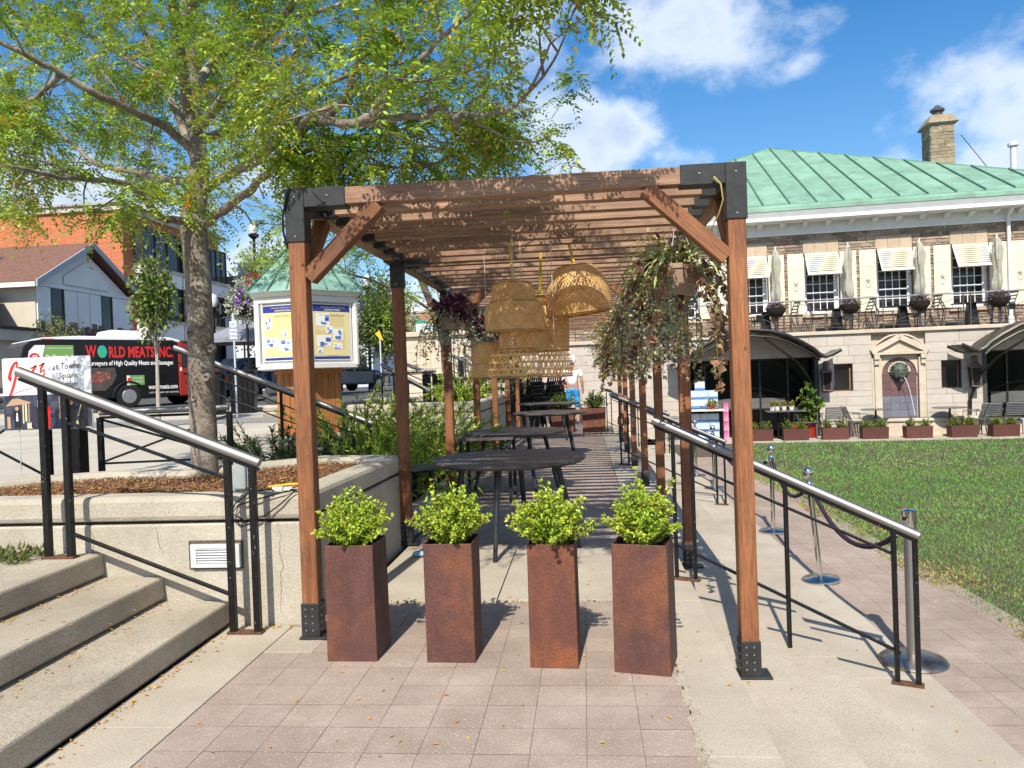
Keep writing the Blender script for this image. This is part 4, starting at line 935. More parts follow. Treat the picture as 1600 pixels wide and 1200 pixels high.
# niche with the lion fountain
nz = MB()
GRAN = M('red_granite', (.15,.075,.075), (.085,.05,.055), .35, 60, rnd=.12, speck=(.26,.17,.16), sscale=130, sthr=.55)
GRANW = M('wet_granite', (.10,.10,.135), (.17,.17,.21), .12, 14, rnd=.1, speck=(.3,.3,.36), sscale=120, sthr=.55)
ni = MB().box(1.80,WL+.11,.3,3.14,WL+.3,2.66).build('niche_back', LIMEC, B)
ac, az_, ar = 2.495, 1.62, .43
for r_ in range(9):
    z0 = .46+r_*.187; 
    for c_ in range(4):
        x0 = 2.055+c_*.22; x1 = x0+.214; z1 = z0+.181; pts = []
        if z0 < az_-.05: piece('granite_tile', GRANW if z0 < .95 else GRAN, ni, x0, WL+.075, z0, x1-x0, .035, min(z1,az_+.12)-z0)
        else:
            lim = lambda x: az_+math.sqrt(max(.0,(ar+.012)**2-(x-ac)**2))
            top = [(x, min(z1, lim(x))) for x in np.linspace(x0,x1,6)]; top = [(x,z) for x,z in top if z > z0+.005]
            if len(top) > 1: MB().prism([(top[0][0],WL+.11,z0)]+[(top[-1][0],WL+.11,z0)]+[(x,WL+.11,z) for x,z in reversed(top)],(0,-.035,0)).build('granite_tile', GRAN, ni)
def arcband(r0,r1,y0,y1,z,n=16):
    m = MB()
    for k in range(n):
        a0,a1 = math.pi*k/n, math.pi*(k+1)/n; q = [(ac+r*math.cos(a),y0,z+r*math.sin(a)) for r,a in ((r0,a0),(r1,a0),(r1,a1),(r0,a1))]; m.prism(q,(0,y1-y0,0))
    return m
arcband(.19,.235,WL+.07,WL+.02,1.66).build('arch_band', LIMEC, ni); arcband(.245,.285,WL+.07,WL+.035,1.66).build('arch_band', LIMEC, ni)
# spandrel corners above the granite
sp = MB()
for sgn in (-1,1):
    pts = [(ac+sgn*.455,WL+.11,az_),(ac+sgn*.455,WL+.11,2.12),(ac,WL+.11,2.12)]+[(ac+sgn*ar*math.sin(a),WL+.11,az_+ar*math.cos(a)) for a in np.linspace(0,math.pi/2,8)]
    sp.prism(pts,(0,-.075,0))
sp.build('spandrel', LIMEC, ni)
for (a,b) in ((1.80,1.86),(1.86,2.04),(2.955,3.08),(3.08,3.14)): MB().box(a,WL-.02-.03*(a in (1.86,2.955)),.44,b-.003,WL+.11,2.04).build('pilaster', LIMEC, ni, bevel=.006)
for a in (1.84,2.99): MB().box(a,WL-.15,2.0,a+.14,WL-.051,2.12).box(a+.01,WL-.11,1.86,a+.13,WL-.052,1.999).build('corbel', LIMEC, ni, bevel=.01)
MB().box(1.83,WL-.12,2.125,3.15,WL+.05,2.19).build('entablature', LIMEC, ni, bevel=.006)
MB().prism([(1.95,WL-.02,2.195),(3.03,WL-.02,2.195),(2.49,WL-.02,2.50)],(0,.06,0)).build('tympanum', LIMEC, ni)
pe = MB()
for sgn in (-1,1): pe.bar((2.49+sgn*.70,WL-.06,2.215),(2.49+sgn*-.012,WL-.06,2.60),.14,.10,up=(0,1,0))
pe.build('pediment', LIMEC, ni)
ao = MB()
for k in range(14):
    a0,a1 = [2.49+.78*math.sin(R(-62+124*q/14)) for q in (k,k+1)]; f = lambda x: 2.70-.42*((x-2.49)/.72)**2
    ao.prism([(a0,WL-.022,f(a0)-.05),(a1,WL-.022,f(a1)-.05),(a1,WL-.022,f(a1)),(a0,WL-.022,f(a0))],(0,.06,0))
ao.build('arched_moulding', LIMEC, ni)
BRZ = M('verdigris_bronze', (.10,.12,.10), (.05,.06,.05), .5, 20, bump=.5, bscale=60)
li = MB(); li.lathe([(.02,-.13),(.10,-.12),(.14,-.02),(.13,.08),(.08,.15),(.02,.17)],(2.49,WL-.03,1.66),16,1,.75)
for k in range(16):
    a = 2*math.pi*k/16; li.tube([(2.49+.10*math.cos(a),WL+.03,1.67+.10*math.sin(a)),(2.49+.155*math.cos(a+.15),WL-.0,1.68+.165*math.sin(a+.15)),(2.49+.185*math.cos(a+.3),WL+.03,1.67+.185*math.sin(a+.3))],[.03,.028,.008],6)
li.lathe([(.05,-.05),(.06,0),(.04,.05)],(2.49,WL-.14,1.60),12,1,.8); li.lathe([(.022,-.02),(.026,0),(.02,.03)],(2.49,WL-.19,1.635),8)
for s_ in (-1,1): li.lathe([(.022,-.02),(.028,0),(.01,.03)],(2.49+s_*.055,WL-.115,1.71),8); li.lathe([(.03,-.03),(.036,0),(.01,.04)],(2.49+s_*.115,WL-.05,1.79),8)
li.lathe([(.035,-.09),(.04,-.04),(.03,0)],(2.49,WL-.11,1.55),10)
cen = Vector((2.49,WL,1.66)); li.v = [tuple(cen+(Vector(v)-cen)*1.28) for v in li.v]; li.build('lion_head', BRZ, ni, smooth=True)
wt = [(2.50+.02*k+.012*k*k*.6,WL-.18-.10*k+.004*k*k,1.565-.02*k-.0345*k*k) for k in range(7)]
WATER = M('falling_water', (.75,.8,.85), None, .12, spec=.8); MB().tube([(2.49+.26*(t**.9),WL-.17-.12*t,1.56-.02*t-1.02*t*t) for t in np.linspace(0,1,9)],[.014,.010,.008,.008,.007,.007,.006,.006,.008],7).build('water_jet', WATER, ni, smooth=True)
fb = MB().box(1.2,WL-.42,-.02,3.75,WL-.02,.36).build('fountain_basin', LIMEC, B, bevel=.02)
MB().box(1.15,WL-.47,.362,3.8,WL-.02,.45).build('basin_rim', LIMEC, fb, bevel=.03, seg=2)
MB().box(1.3,WL-.40,.452,3.65,WL-.03,.458).build('basin_water', M('water', (.04,.06,.07), None, .04, spec=.8), fb)
MB().box(3.85,WL-.5,0,8.4,WL-.03,.36).build('bench_wall', LIMEC, B, bevel=.02); MB().box(3.82,WL-.53,.362,4.48,WL-.03,.47).build('bench_cushion', M('cushion', (.6,.52,.44), None, .9), B, bevel=.03, seg=2)
# upper storey
UW = [(c-.49,c+.49,3.38,5.1) for c in (-3.03,-1.08,.87,2.81,4.75,6.7,8.65)]
m = MB()
for a,b,c,d in cells(UW,-6.8,SR,2.82,5.68): m.box(a,.0,c,b,.3,d)
up = m.build('upper_wall', MORT, B)
dr = MB(); dr.prism([(-7.31,WL+.06,.4),(-6.61,WL+.06,.4)]+[(-6.96+.35*math.cos(a),WL+.06,1.52+.17*math.sin(a)) for a in np.linspace(0,math.pi,9)],(0,.06,0)); dr.build('arched_door', M('grey_door', (.15,.15,.155), (.12,.12,.125), .6, 4), B)
rb = MB(); z = 2.83
while z < 5.64:
    hgt = rng.choice((.065,.08,.10,.125)); hgt = min(hgt,5.66-z); x = -6.8
    while x < SR-.05:
        Ln = rng.uniform(.10,.38); x1 = min(x+Ln,SR)
        segs = [(x,x1)]
        for h in UW+[(c-.48,c+.48,5.14,5.46) for c in (-3.03,-1.08,.87,2.81,4.75,6.7,8.65)]:
            if h[2] < z+hgt-.01 and h[3] > z+.01: segs = [s for (a,b) in segs for s in ((a,min(b,h[0])),(max(a,h[1]),b)) if s[1]-s[0] > .03]
        for a,b in segs:
            pr_ = rng.uniform(.012,.04); j = lambda: rng.uniform(-.006,.006)
            rb.add([(a+.006,0,z+.006),(b-.006,0,z+.006),(b-.006,0,z+hgt-.006),(a+.006,0,z+hgt-.006),(a+.012+j(),-pr_,z+.012+j()),(b-.012+j(),-pr_,z+.012+j()),(b-.012+j(),-pr_,z+hgt-.012+j()),(a+.012+j(),-pr_,z+hgt-.012+j())],
                   [(4,5,6,7),(0,1,5,4),(1,2,6,5),(2,3,7,6),(3,0,4,7)])
        x = x1
    z += hgt
o = rb.build('rubble_stones', RUB, up); o['kind'] = 'stuff'
LINT = M('lintel_stone', (.48,.385,.285), (.43,.335,.245), .9, 3, bump=.2, rnd=.1)
SHUT = M('shutter_cream', (.70,.655,.53), (.66,.61,.49), .5, 5, rnd=.03)
for wi, c in enumerate((-3.03,-1.08,.87,2.81,4.75,6.7,8.65)):
    for k in range(3): piece('lintel_stone', LINT, up, c-.48+k*.32, -.03, 5.14, .314, .1, .32)
    piece('sill', LINT, up, c-.55, -.09, 3.28, 1.1, .2, .1)
    if wi in (0,6): pass
    f = MB(); x0,x1,z0,z1 = c-.47,c+.47,3.385,5.09
    f.box(x0,.06,z0,x0+.07,.16,z1); f.box(x1-.13,.06,z0,x1,.16,z1); f.box(x0,.06,z0,x1,.16,z0+.08); f.box(x0,.06,z1-.07,x1,.16,z1); 
    fr = f.build('window', WHITE, B, bevel=.004)
    gx0,gx1,gz0,gz1 = x0+.07,x1-.13,z0+.08,z1-.07; b_ = MB()
    for k in range(1,4): xx = gx0+(gx1-gx0)*k/4; b_.box(xx-.011,.085,gz0,xx+.011,.115,gz1)
    for k in range(1,6): zz = gz0+(gz1-gz0)*k/6; b_.box(gx0,.088,zz-(.02 if k == 2 else .011),gx1,.118,zz+(.02 if k == 2 else .011))
    b_.build('glazing_bars', WHITE, fr)
    for i in range(4):
        for k in range(6): piece('pane', GLASS, fr, gx0+(gx1-gx0)*i/4+.001, .10, gz0+(gz1-gz0)*k/6+.001, (gx1-gx0)/4-.002, .006, (gz1-gz0)/6-.002)
    MB().box(x0,.24,3.4,x1,.26,4.05).build('inner_blind', M('inner_shade', (.14,.1,.07), (.09,.06,.045), .8, 2), fr) if wi%2 else None
    # louvred awning shutter propped outwards
    a0,a1 = c-.45,c+.45; top = Vector((0,-.07,5.08)); bot = Vector((0,-.50,4.44)); aw = MB()
    P = lambda x,f: Vector((x,0,0))+top.lerp(bot,f)
    nrm = (0,-.83,.56)
    for (q0,q1,w_) in ((P(a0+.03,0),P(a0+.03,1),.06),(P(a1-.03,0),P(a1-.03,1),.06)): aw.bar(q0,q1,w_,.035,up=nrm)
    for f,w_ in ((.04,.06),(.93,.10)): aw.bar(P(a0+.06,f),P(a1-.06,f),w_,.035,up=nrm)
    ab = aw.build('awning_shutter', SHUT, B)
    for k in range(8):
        f = .13+k*.093; MB().bar(P(a0+.06,f),P(a1-.06,f),.066,.008,up=(0,-.6,.8)).build('louvre_slat', SHUT, ab)
    MB().bar((a0+.05,-.02,4.35),P(a0+.05,.9),.012).bar((a1-.05,-.02,4.35),P(a1-.05,.9),.012).build('stay_rod', BLACK, ab)
    MB().bar((a0,-.05,5.10),(a1,-.05,5.10),.06,.05).build('hood', SHUT, ab)
    for sgn in (-1,1):
        s0 = c-.93 if sgn < 0 else c+.49; s1 = s0+.44
        sb = MB().box(s0,-.075,3.38,s1,-.045,5.12).build('shutter', SHUT, B, bevel=.004); st_ = MB()
        for (za,zb) in ((3.46,3.72),(3.80,4.55),(4.64,5.04)):
            st_.box(s0+.07,-.083,za,(s0+s1)/2-.004,-.0751,zb); st_.box((s0+s1)/2+.004,-.083,za,s1-.07,-.0751,zb)
        st_.build('shutter_panel', SHUT, sb, bevel=.003)
        em = MB(); cx = (s0+s1)/2; cz = 4.17
        for k in range(10): a = 2*math.pi*k/10; em.obox((cx+.055*math.cos(a),-.0845,cz-.05+.08*math.sin(a)),(.028,.003,.02),0)
        for k in range(7):
            a = R(20+k*23.3); em.bar((cx+.02*math.cos(a),-.0845,cz+.05),(cx+.085*math.cos(a),-.0845,cz+.06+.075*math.sin(a)),.014,.003)
        em.build('pineapple_cutout', M('cutout_dark', (.12,.11,.09), None, .9), sb)
# frieze, brackets, gutter
MB().box(-6.9,-.05,5.68,SR,.3,6.0).build('frieze', WHITE, B, bevel=.004); MB().box(-6.9,-.075,5.66,SR,-.051,5.72).build('frieze', WHITE, B)
for k in range(28):
    x = -5.2+k*.62; b_ = MB(); b_.prism([(x,-.05,5.86),(x,-.34,5.95),(x,-.34,6.0),(x,-.05,6.0)],(.12,0,0)); b_.build('cornice_bracket', WHITE, B)
MB().box(-7.3,-.62,6.0,SR,-.0,6.06).build('cornice', WHITE, B, bevel=.006)
GUT = M('grey_gutter', (.62,.63,.66), (.56,.57,.6), .4, 4)
MB().prism([(-7.3,-.62,6.062),(-7.3,-.60,6.10),(-7.3,-.66,6.24),(-7.3,-.66,6.26),(-7.3,-.40,6.26),(-7.3,-.40,6.062)],(SR+7.3,0,0)).build('gutter', GUT, B)
pi_ = MB().tube([(5.72,-.42,6.02),(5.72,-.30,5.93),(5.72,-.11,5.80),(5.72,-.11,2.85)],.05,12).build('downpipe', WHITE, B, smooth=True)
MB().lathe([(.075,0),(.075,.22),(.06,.25)],(5.72,-.11,2.83),12).build('pipe_shoe', WHITE, pi_)
# copper pyramid roof with standing seams
AX, AY, AZ = .70, 7.5, 10.2; EL_, ER_, EY, EZ = -7.05, 8.45, -.5, 6.46
MB().prism([(-7.3,-.68,6.262),(-7.3,-.68,6.36),(-7.3,EY,EZ),(-7.3,.4,EZ),(-7.3,.4,6.262)],(SR+7.3,0,0)).build('eave_flashing', COPP, B)
rf = MB().add([(EL_,EY,EZ-.02),(ER_,EY,EZ-.02),(ER_,15.5,EZ-.02),(EL_,15.5,EZ-.02),(AX,AY,AZ-.03)],[(0,1,4),(1,2,4),(2,3,4),(3,0,4),(3,2,1,0)]).build('roof', COPS, B)
def roofpt(x, t):              # point on the front slope, t = 0 at the eave and 1 at apex height
    return (x, EY+(AY-EY)*t, EZ+(AZ-EZ)*t)
def tmax(x): return (x-EL_)/(AX-EL_) if x < AX else (ER_-x)/(ER_-AX)
xs = [AX+.72*k for k in range(-11,12)]; xs = [x for x in xs if EL_ < x < ER_]; xs = [EL_]+xs+[ER_]
for a,b in zip(xs,xs[1:]):
    if b-a < .05: continue
    a2,b2 = a+.012,b-.012; nsub = 3; tm = max(tmax(a2),tmax(b2),.001)
    for q in range(nsub):
        t0 = tm*q/nsub; t1 = tm*(q+1)/nsub-.004; pts = []
        lo = [(a2,t0),(b2,t0),(b2,t1),(a2,t1)]
        poly = []
        for x,t in lo: poly.append((x,min(t,tmax(x))))
        p3 = [roofpt(x,t) for x,t in poly]; uniq = []
        for v in p3:
            if not uniq or (Vector(v)-Vector(uniq[-1])).length > 1e-3: uniq.append(v)
        if len(uniq) > 2 and (Vector(uniq[0])-Vector(uniq[-1])).length < 1e-3: uniq.pop()
        if len(uniq) > 2: MB().prism(uniq,(0,-.006+q*.002,.012-q*.003)).build('roof_panel', COPP, rf)
    if b < ER_-.01:
        MB().bar(Vector(roofpt(b,0))+Vector((0,-.01,.03)),Vector(roofpt(b,tmax(b)))+Vector((0,-.01,.03)),.035,.06,up=(0,-.42,.9)).build('standing_seam', COPS, rf)
for (p,q) in (((EL_,EY,EZ),(AX,AY,AZ)),((ER_,EY,EZ),(AX,AY,AZ)),((EL_,15.5,EZ),(AX,AY,AZ)),((ER_,15.5,EZ),(AX,AY,AZ))): MB().bar(Vector(p)+Vector((0,0,.02)),Vector(q)+Vector((0,0,.02)),.07,.05).build('hip_cap', COPP, rf)
# chimney
ch = MB().box(4.92,3.1,6.5,5.60,3.9,9.36).build('chimney', MORT, B); CHS = M('chimney_stone', (.36,.30,.215), (.23,.19,.13), .9, 4, bump=.5, bscale=20, rnd=.22, stain=(.1,.085,.06), stscale=1.5)
z = 7.4
while z < 9.34:
    hh = min(rng.choice((.1,.13,.17)),9.36-z); x = 4.92
    while x < 5.58:
        Ln = rng.uniform(.18,.45); Ln = 5.60-x if 5.60-x-Ln < .12 else Ln
        piece('chimney_stone', CHS, ch, x+.006, 3.1-rng.uniform(.012,.035), z+.005, Ln-.012, .06, hh-.01); x += Ln
    y = 3.1
    while y < 3.88:
        Ln = rng.uniform(.2,.4); Ln = 3.9-y if 3.9-y-Ln < .12 else Ln
        piece('chimney_stone', CHS, ch, 4.92-rng.uniform(.012,.035), y+.006, z+.005, .06, Ln-.012, hh-.01); y += Ln
    z += hh
cp = MB(); cp.add([(4.80,2.98,9.40),(5.72,2.98,9.40),(5.72,4.02,9.40),(4.80,4.02,9.40),(4.98,3.16,9.68),(5.54,3.16,9.68),(5.54,3.84,9.68),(4.98,3.84,9.68),(4.86,3.04,9.36),(5.66,3.04,9.36),(5.66,3.96,9.36),(4.86,3.96,9.36)],[(0,1,5,4),(1,2,6,5),(2,3,7,6),(3,0,4,7),(4,5,6,7),(8,9,1,0),(9,10,2,1),(10,11,3,2),(11,8,0,3),(11,10,9,8)])
cp.build('chimney_cap', CHS, ch); MB().lathe([(.15,9.68),(.15,9.86),(.21,9.87),(.21,9.93),(.08,10.02),(.06,10.06)],(5.26,3.5,0),16).build('chimney_pot', IRON, ch, smooth=True)
vp = MB().lathe([(.09,7.0),(.09,8.35),(.15,8.36),(.15,8.44),(.06,8.5)],(7.05,2.6,0),14).build('roof_vent', GUT, B, smooth=True)
MB().tube([(5.82,3.2,9.0),(6.6,2.9,7.6),(6.95,2.7,7.1)],.012,4).build('stay_wire', IRON, B)

# ------------------------------------------------------------------ canopies over the shop openings
CANG = M('bronze_sheet', (.022,.018,.012), (.032,.026,.018), .4, 3, transl=.06)
def canopy(cx, label):
    c = thing('canopy', label, 'canopy', FW(cx,1.3,0), T5); prof = [(2.19,2.30),(1.98,2.19),(1.80,2.13),(1.66,2.20),(1.52,2.34),(1.25,2.52),(.88,2.72),(.45,2.85),(0,2.90)]
    prof = prof+[(-x,z) for x,z in prof[-2::-1]]; sh = MB()
    y0,y1 = -.02,-1.0
    for (a,b) in zip(prof,prof[1:]):
        if abs(a[0]) < 1.7 or abs(b[0]) < 1.7: sh.prism([(a[0],y0,a[1]+.012),(b[0],y0,b[1]+.012),(b[0],y1,b[1]+.012),(a[0],y1,a[1]+.012)],(0,0,.012))
    sh.build('canopy_sheet', CANG, c)
    for y in (-.04,-.35,-.66,-.99): MB().tube([(x,y,z) for x,z in prof], .055 if y == -.99 else .028, 6).build('rib', BRNZ, c, smooth=True)
    low = [(x,z-.16) for x,z in prof[3:-3]]; MB().tube([(x,-.99,z) for x,z in low], .03, 6).build('lower_rib', BRNZ, c, smooth=True)
    for x,z in prof[3:-3:2]: MB().bar((x,-.99,z),(x,-.99,z-.16),.02).build('strut', BRNZ, c)
    for x,z in prof[2:-2:2]: MB().bar((x,y0,z),(x,y1,z),.025).build('purlin', BRNZ, c)
    m_ = MB()
    for s_ in (-1,1):
        for (a,b) in zip(prof[:4],prof[1:4]): m_.prism([(s_*a[0],y0-.2,a[1]-.03),(s_*b[0],y0-.2,b[1]-.03),(s_*b[0],y1-.05,b[1]-.03),(s_*a[0],y1-.05,a[1]-.03)],(0,0,.04))
    m_.build('flared_gutter', BRNZ, c)
    for s_ in (-1,1):
        MB().tube([(s_*1.72,-.06,.05+.0),(s_*1.70,-.10,.9),(s_*1.55,-.3,1.5),(s_*1.2,-.6,2.0),(s_*.6,-.9,2.45),(s_*.25,-.98,2.72)],[.05,.045,.04,.035,.03,.025],8).build('curved_bracket', BRNZ, c, smooth=True)
    return c
canopy(-1.37,'dark curved metal canopy with flared ends over the shop front behind the pergola post'); canopy(5.86,'dark curved metal canopy over the shop front right of the lion fountain')
def lantern(s, label):
    t = thing('wall_lantern', label, 'lantern', FW(s,1.38,1.22), T5, 'wall lanterns beside the canopies'); C_ = M('copper_lantern', (.2,.125,.10), (.12,.08,.07), .45, 8)
    fr = MB()
    for a,b_ in ((-1,-1),(1,-1),(1,1),(-1,1)): fr.bar((a*.085,-.14+b_*.085,.02),(a*.12,-.14+b_*.12,.50),.018)
    fr.box(-.11,-.25,0,.11,-.03,.03); fr.box(-.13,-.27,.49,.13,-.01,.52); fr.build('frame', C_, t)
    MB().add([(-.08,-.22,.03),(.08,-.22,.03),(.08,-.06,.03),(-.08,-.06,.03),(-.112,-.252,.49),(.112,-.252,.49),(.112,-.028,.49),(-.112,-.028,.49)],[(0,1,5,4),(1,2,6,5),(2,3,7,6),(3,0,4,7)]).build('glass', GLASS, t)
    MB().lathe([(.18,.52),(.15,.55),(.085,.64),(.07,.66),(.085,.68),(.085,.76),(.05,.80)],(0,-.14,0),12).build('roof', C_, t, smooth=True)
    MB().box(-.06,-.03,-.05,.06,.0,.6).build('backplate', C_, t); return t
lantern(.60,'copper wall lantern under the flared end of the canopy nearest the pergola'); lantern(4.24,'copper wall lantern left of the right hand canopy opening')

# ------------------------------------------------------------------ balcony
rl = thing('balcony_railing', 'thin grey railing with X braces along the upper terrace of the stone building', 'railing', FW(-4.1,1.2,2.82), T5)
MB().tube([(-2.2,0,.86),(16.4,0,.86)],.022,8).build('top_rail', M('rail_grey', (.24,.24,.25), None, .5), rl, smooth=True)
k = 0; edges_ = [-6.2,-4.05,-1.98,-.10,2.07,4.22,6.37,8.5,10.6]
for a,b in zip(edges_,edges_[1:]):
    a_,b_ = a+4.1+.085,b+4.1-.085
    for x in (a_,b_): MB().bar((x,0,0),(x,0,.84),.025).build('post', IRON, rl)
    m = MB(); mx = (a_+b_)/2
    m.bar((a_,0,.80),(b_,0,.10),.013); m.bar((a_,.015,.10),(b_,.015,.80),.013); m.bar((a_,0,.10),(b_,0,.10),.013); m.bar((a_,0,.20),(b_,0,.20),.01); m.build('brace', IRON, rl)
    MB().box(mx-.075,-.02,.37,mx+.075,.0,.53).build('centre_plate', BLACK, rl)
FL = M('lilac_flower', (.30,.17,.36), (.2,.13,.2), .7, 10, isl=.5, hue=.05); FLG = M('basket_green', (.17,.17,.07), (.12,.11,.055), .7, 10, isl=.5, hue=.05); COIR = M('coir_bowl', (.018,.012,.012), (.035,.022,.02), 1, 30, bump=.8)
for s_,lab in ((-.57,'flower bowl on the balcony rail, the one nearest the pergola post'),(1.35,'flower bowl on the balcony rail above the left lower window'),(3.09,'brightest lilac flower bowl, above the fountain pediment'),(5.02,'flower bowl on the balcony rail beside the white downpipe')):
    t = thing('flower_bowl', lab, 'flower bowl', FW(s_,1.12,3.52), T5, 'flower bowls on the balcony railing')
    MB().lathe([(.04,-.26),(.16,-.22),(.25,-.1),(.27,0),(.24,.01)],(0,0,0),18).build('bowl', COIR, t, smooth=True); MB().tube([(0,0,-.7),(0,0,-.24)],.03,8).build('stand', IRON, t)
    L = Leaves(); twigs(L,(0,0,0),(.28,.27,.16),60,26,.04,.02,.4,.5); L.build('foliage', FLG, t); L = Leaves(); twigs(L,(0,0,.03),(.28,.27,.19),70,12,.028,.02,.7,.6); L.build('flowers', FL, t)
CANV = M('canvas', (.40,.39,.32), (.31,.30,.245), .9, 6)
for s_,lab in ((-.45,'closed canvas parasol in front of the shutter nearest the pergola post'),(1.47,'closed canvas parasol with hooded dark top'),(3.31,'slim closed canvas parasol above the lion fountain'),(5.24,'baggy closed canvas parasol beside the white downpipe')):
    t = thing('closed_parasol', lab, 'parasol', FW(s_,.55,2.82), T5, 'closed parasols on the balcony'); n = 18; prof = [(.03,.88),(.085,.98),(.11,1.15),(.085,1.35),(.07,1.5),(.095,1.75),(.105,2.0),(.085,2.2),(.05,2.33),(.02,2.36)]; m = MB(); k0 = 0; ph = rng.uniform(0,6)
    for (r_,z) in prof:
        for j in range(n): a = 2*math.pi*j/n; rr = r_*(1+.34*math.sin(4*a+ph+z*2.2)+.2*math.sin(7*a+z*5)); m.v.append((rr*math.cos(a),rr*math.sin(a)*.85,z+rng.uniform(-.02,.02)))
    for i in range(len(prof)-1):
        for j in range(n): j2=(j+1)%n; m.f.append((i*n+j,i*n+j2,(i+1)*n+j2,(i+1)*n+j))
    m.build('folded_canvas', CANV, t, smooth=True); MB().tube([(0,0,0),(0,0,2.46)],.022,8).build('pole', WHITE, t); MB().lathe([(.25,0),(.25,.05),(.05,.08)],(0,0,0),14).build('base', IRON, t)
bt = None
for s_,lab in ((-.80,'small bar table on the balcony, nearest the pergola post'),(1.08,'small bar table on the balcony below the second window'),(2.78,'small bar table on the balcony above the fountain pediment'),(4.50,'small bar table on the balcony just left of the downpipe')):
    if bt is None:
        bt = thing('bar_table', lab, 'table', FW(s_,.72,2.82), T5, 'bar tables on the balcony'); MB().box(-.42,-.25,.60,.42,.25,.63).build('tabletop', IRON, bt); MB().add([(-.15,-.15,0),(.15,-.15,0),(.15,.15,0),(-.15,.15,0),(-.09,-.09,.6),(.09,-.09,.6),(.09,.09,.6),(-.09,.09,.6)],[(0,1,5,4),(1,2,6,5),(2,3,7,6),(3,0,4,7)]).build('pedestal', BLACK, bt)
    else: dup(bt, FW(s_,.72,2.82), None, lab)
sc_ = None
for s_,rz,lab in ((-1.32,70,'bar chair left of the first balcony table'),(-.22,-70,'bar chair right of the first balcony table'),(.62,70,'bar chair left of the second balcony table, under the window'),(1.75,-75,'bar chair by the second flower bowl on the balcony'),(2.35,75,'bar chair left of the lilac flower bowl on the balcony'),(3.42,-75,'bar chair right of the lilac flower bowl on the balcony'),(4.02,80,'bar chair left of the last full balcony table'),(5.28,-75,'bar chair behind the flower bowl next to the downpipe')):
    if sc_ is None: sc_ = chair('bar_chair', lab, 'chair', FW(s_,.72,2.82), T5+R(rz), IRON, 'bar chairs on the balcony', .38, .5, .88, 4, False, False)
    else: dup(sc_, FW(s_,.72,2.82), T5+R(rz), lab)
# ------------------------------------------------------------------ patio furniture
CORB = M('corten_box', (.105,.034,.026), (.08,.03,.025), .7, 6, bump=.2, bscale=60, rnd=.15)
names = ['half hidden by the front right pergola post','before the table with white pots','before the red fig pot','left of the lion fountain','right of the lion fountain','under the lantern and dark canopy end','last before the right edge of the lawn']
pb0 = None
for i,(a,b) in enumerate(((-1.52,-1.01),(-.70,-.07),(.27,.89),(1.20,1.84),(2.22,2.88),(3.25,3.91),(4.23,4.82),(5.15,5.78))):
    lab = 'low corten trough on the patio, '+(names[i] if i < 7 else 'cut by the right edge'); loc = FW((a+b)/2,2.4,0); 
    if pb0 is None:
        pb0 = thing('trough_planter', lab, 'planter', loc, T5, 'low corten troughs along the lawn'); hollow(MB(),.62,.64,.30,.008,.28,.26).build('steel_body', CORB, pb0, bevel=.004); MB().box(-.3,-.125,.24,.3,.125,.26).build('soil', SOIL, pb0)
    else: dup(pb0, loc, T5+R(rng.uniform(-7,7)), lab)
    for q in (-1,1):
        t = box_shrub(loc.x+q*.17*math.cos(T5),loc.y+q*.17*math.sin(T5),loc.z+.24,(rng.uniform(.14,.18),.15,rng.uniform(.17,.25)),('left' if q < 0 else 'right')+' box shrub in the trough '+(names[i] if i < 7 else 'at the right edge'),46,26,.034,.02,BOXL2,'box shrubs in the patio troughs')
GRYM = M('grey_metal', (.09,.095,.10), (.13,.135,.14), .45, 8)
def bistro(s, w, label, r=.36, sq=False, h=.72):
    t = thing('bistro_table', label, 'table', FW(s,w,0), T5, 'cafe tables on the patio')
    if sq: MB().box(-.5,-.3,h-.03,.5,.3,h).build('tabletop', GRYM, t, bevel=.004)
    else: MB().lathe([(r,h-.02),(r+.01,h-.01),(r,h)],(0,0,0),24).build('tabletop', GRYM, t, smooth=True)
    for x in ((-.18,.18) if sq else (0,)):
        MB().tube([(x,0,.02),(x,0,h-.02)],.035 if sq else .025,10).build('column', BLACK, t); MB().box(x-.05,-.25,0,x+.05,.25,.03).box(x-.17,-.05,.0,x+.17,.05,.028).build('foot', BLACK, t)
    return t
bistro(-.52,1.75,'rectangular cafe table holding three white pots',sq=True,h=.74); bistro(1.72,1.85,'thin round cafe table left of the lion fountain'); bistro(3.50,1.85,'round cafe table right of the lion fountain',.4)
PWH = M('white_pot', (.62,.6,.56), None, .6); HERB = M('herb', (.28,.28,.04), (.2,.16,.05), .7, 12, isl=.5, hue=.05)
for s_,lab in ((-.72,'left white pot of herbs on the rectangular cafe table'),(-.55,'middle white pot of herbs on the rectangular cafe table'),(-.36,'right white pot of herbs on the rectangular cafe table'),(-.85,'small grey pot at the left end of the rectangular cafe table')):
    t = thing('herb_pot', lab, 'potted plant', FW(s_,1.8,.745), T5, 'small pots on the cafe table'); MB().lathe([(.055,0),(.072,.11),(.066,.11),(.06,.09)],(0,0,0),14).build('pot', PWH, t, smooth=True); L = Leaves(); twigs(L,(0,0,.09),(.09,.09,.16),26,10,.045,.025,.4,.8,hem=.1); L.build('foliage', HERB, t)
pc = chair('patio_chair','dark slatted chair half hidden behind the fig plant','chair',FW(-.05,1.9,0),T5+R(15),GRYM,'metal chairs on the patio',.5,.42,.80,7,True,False)
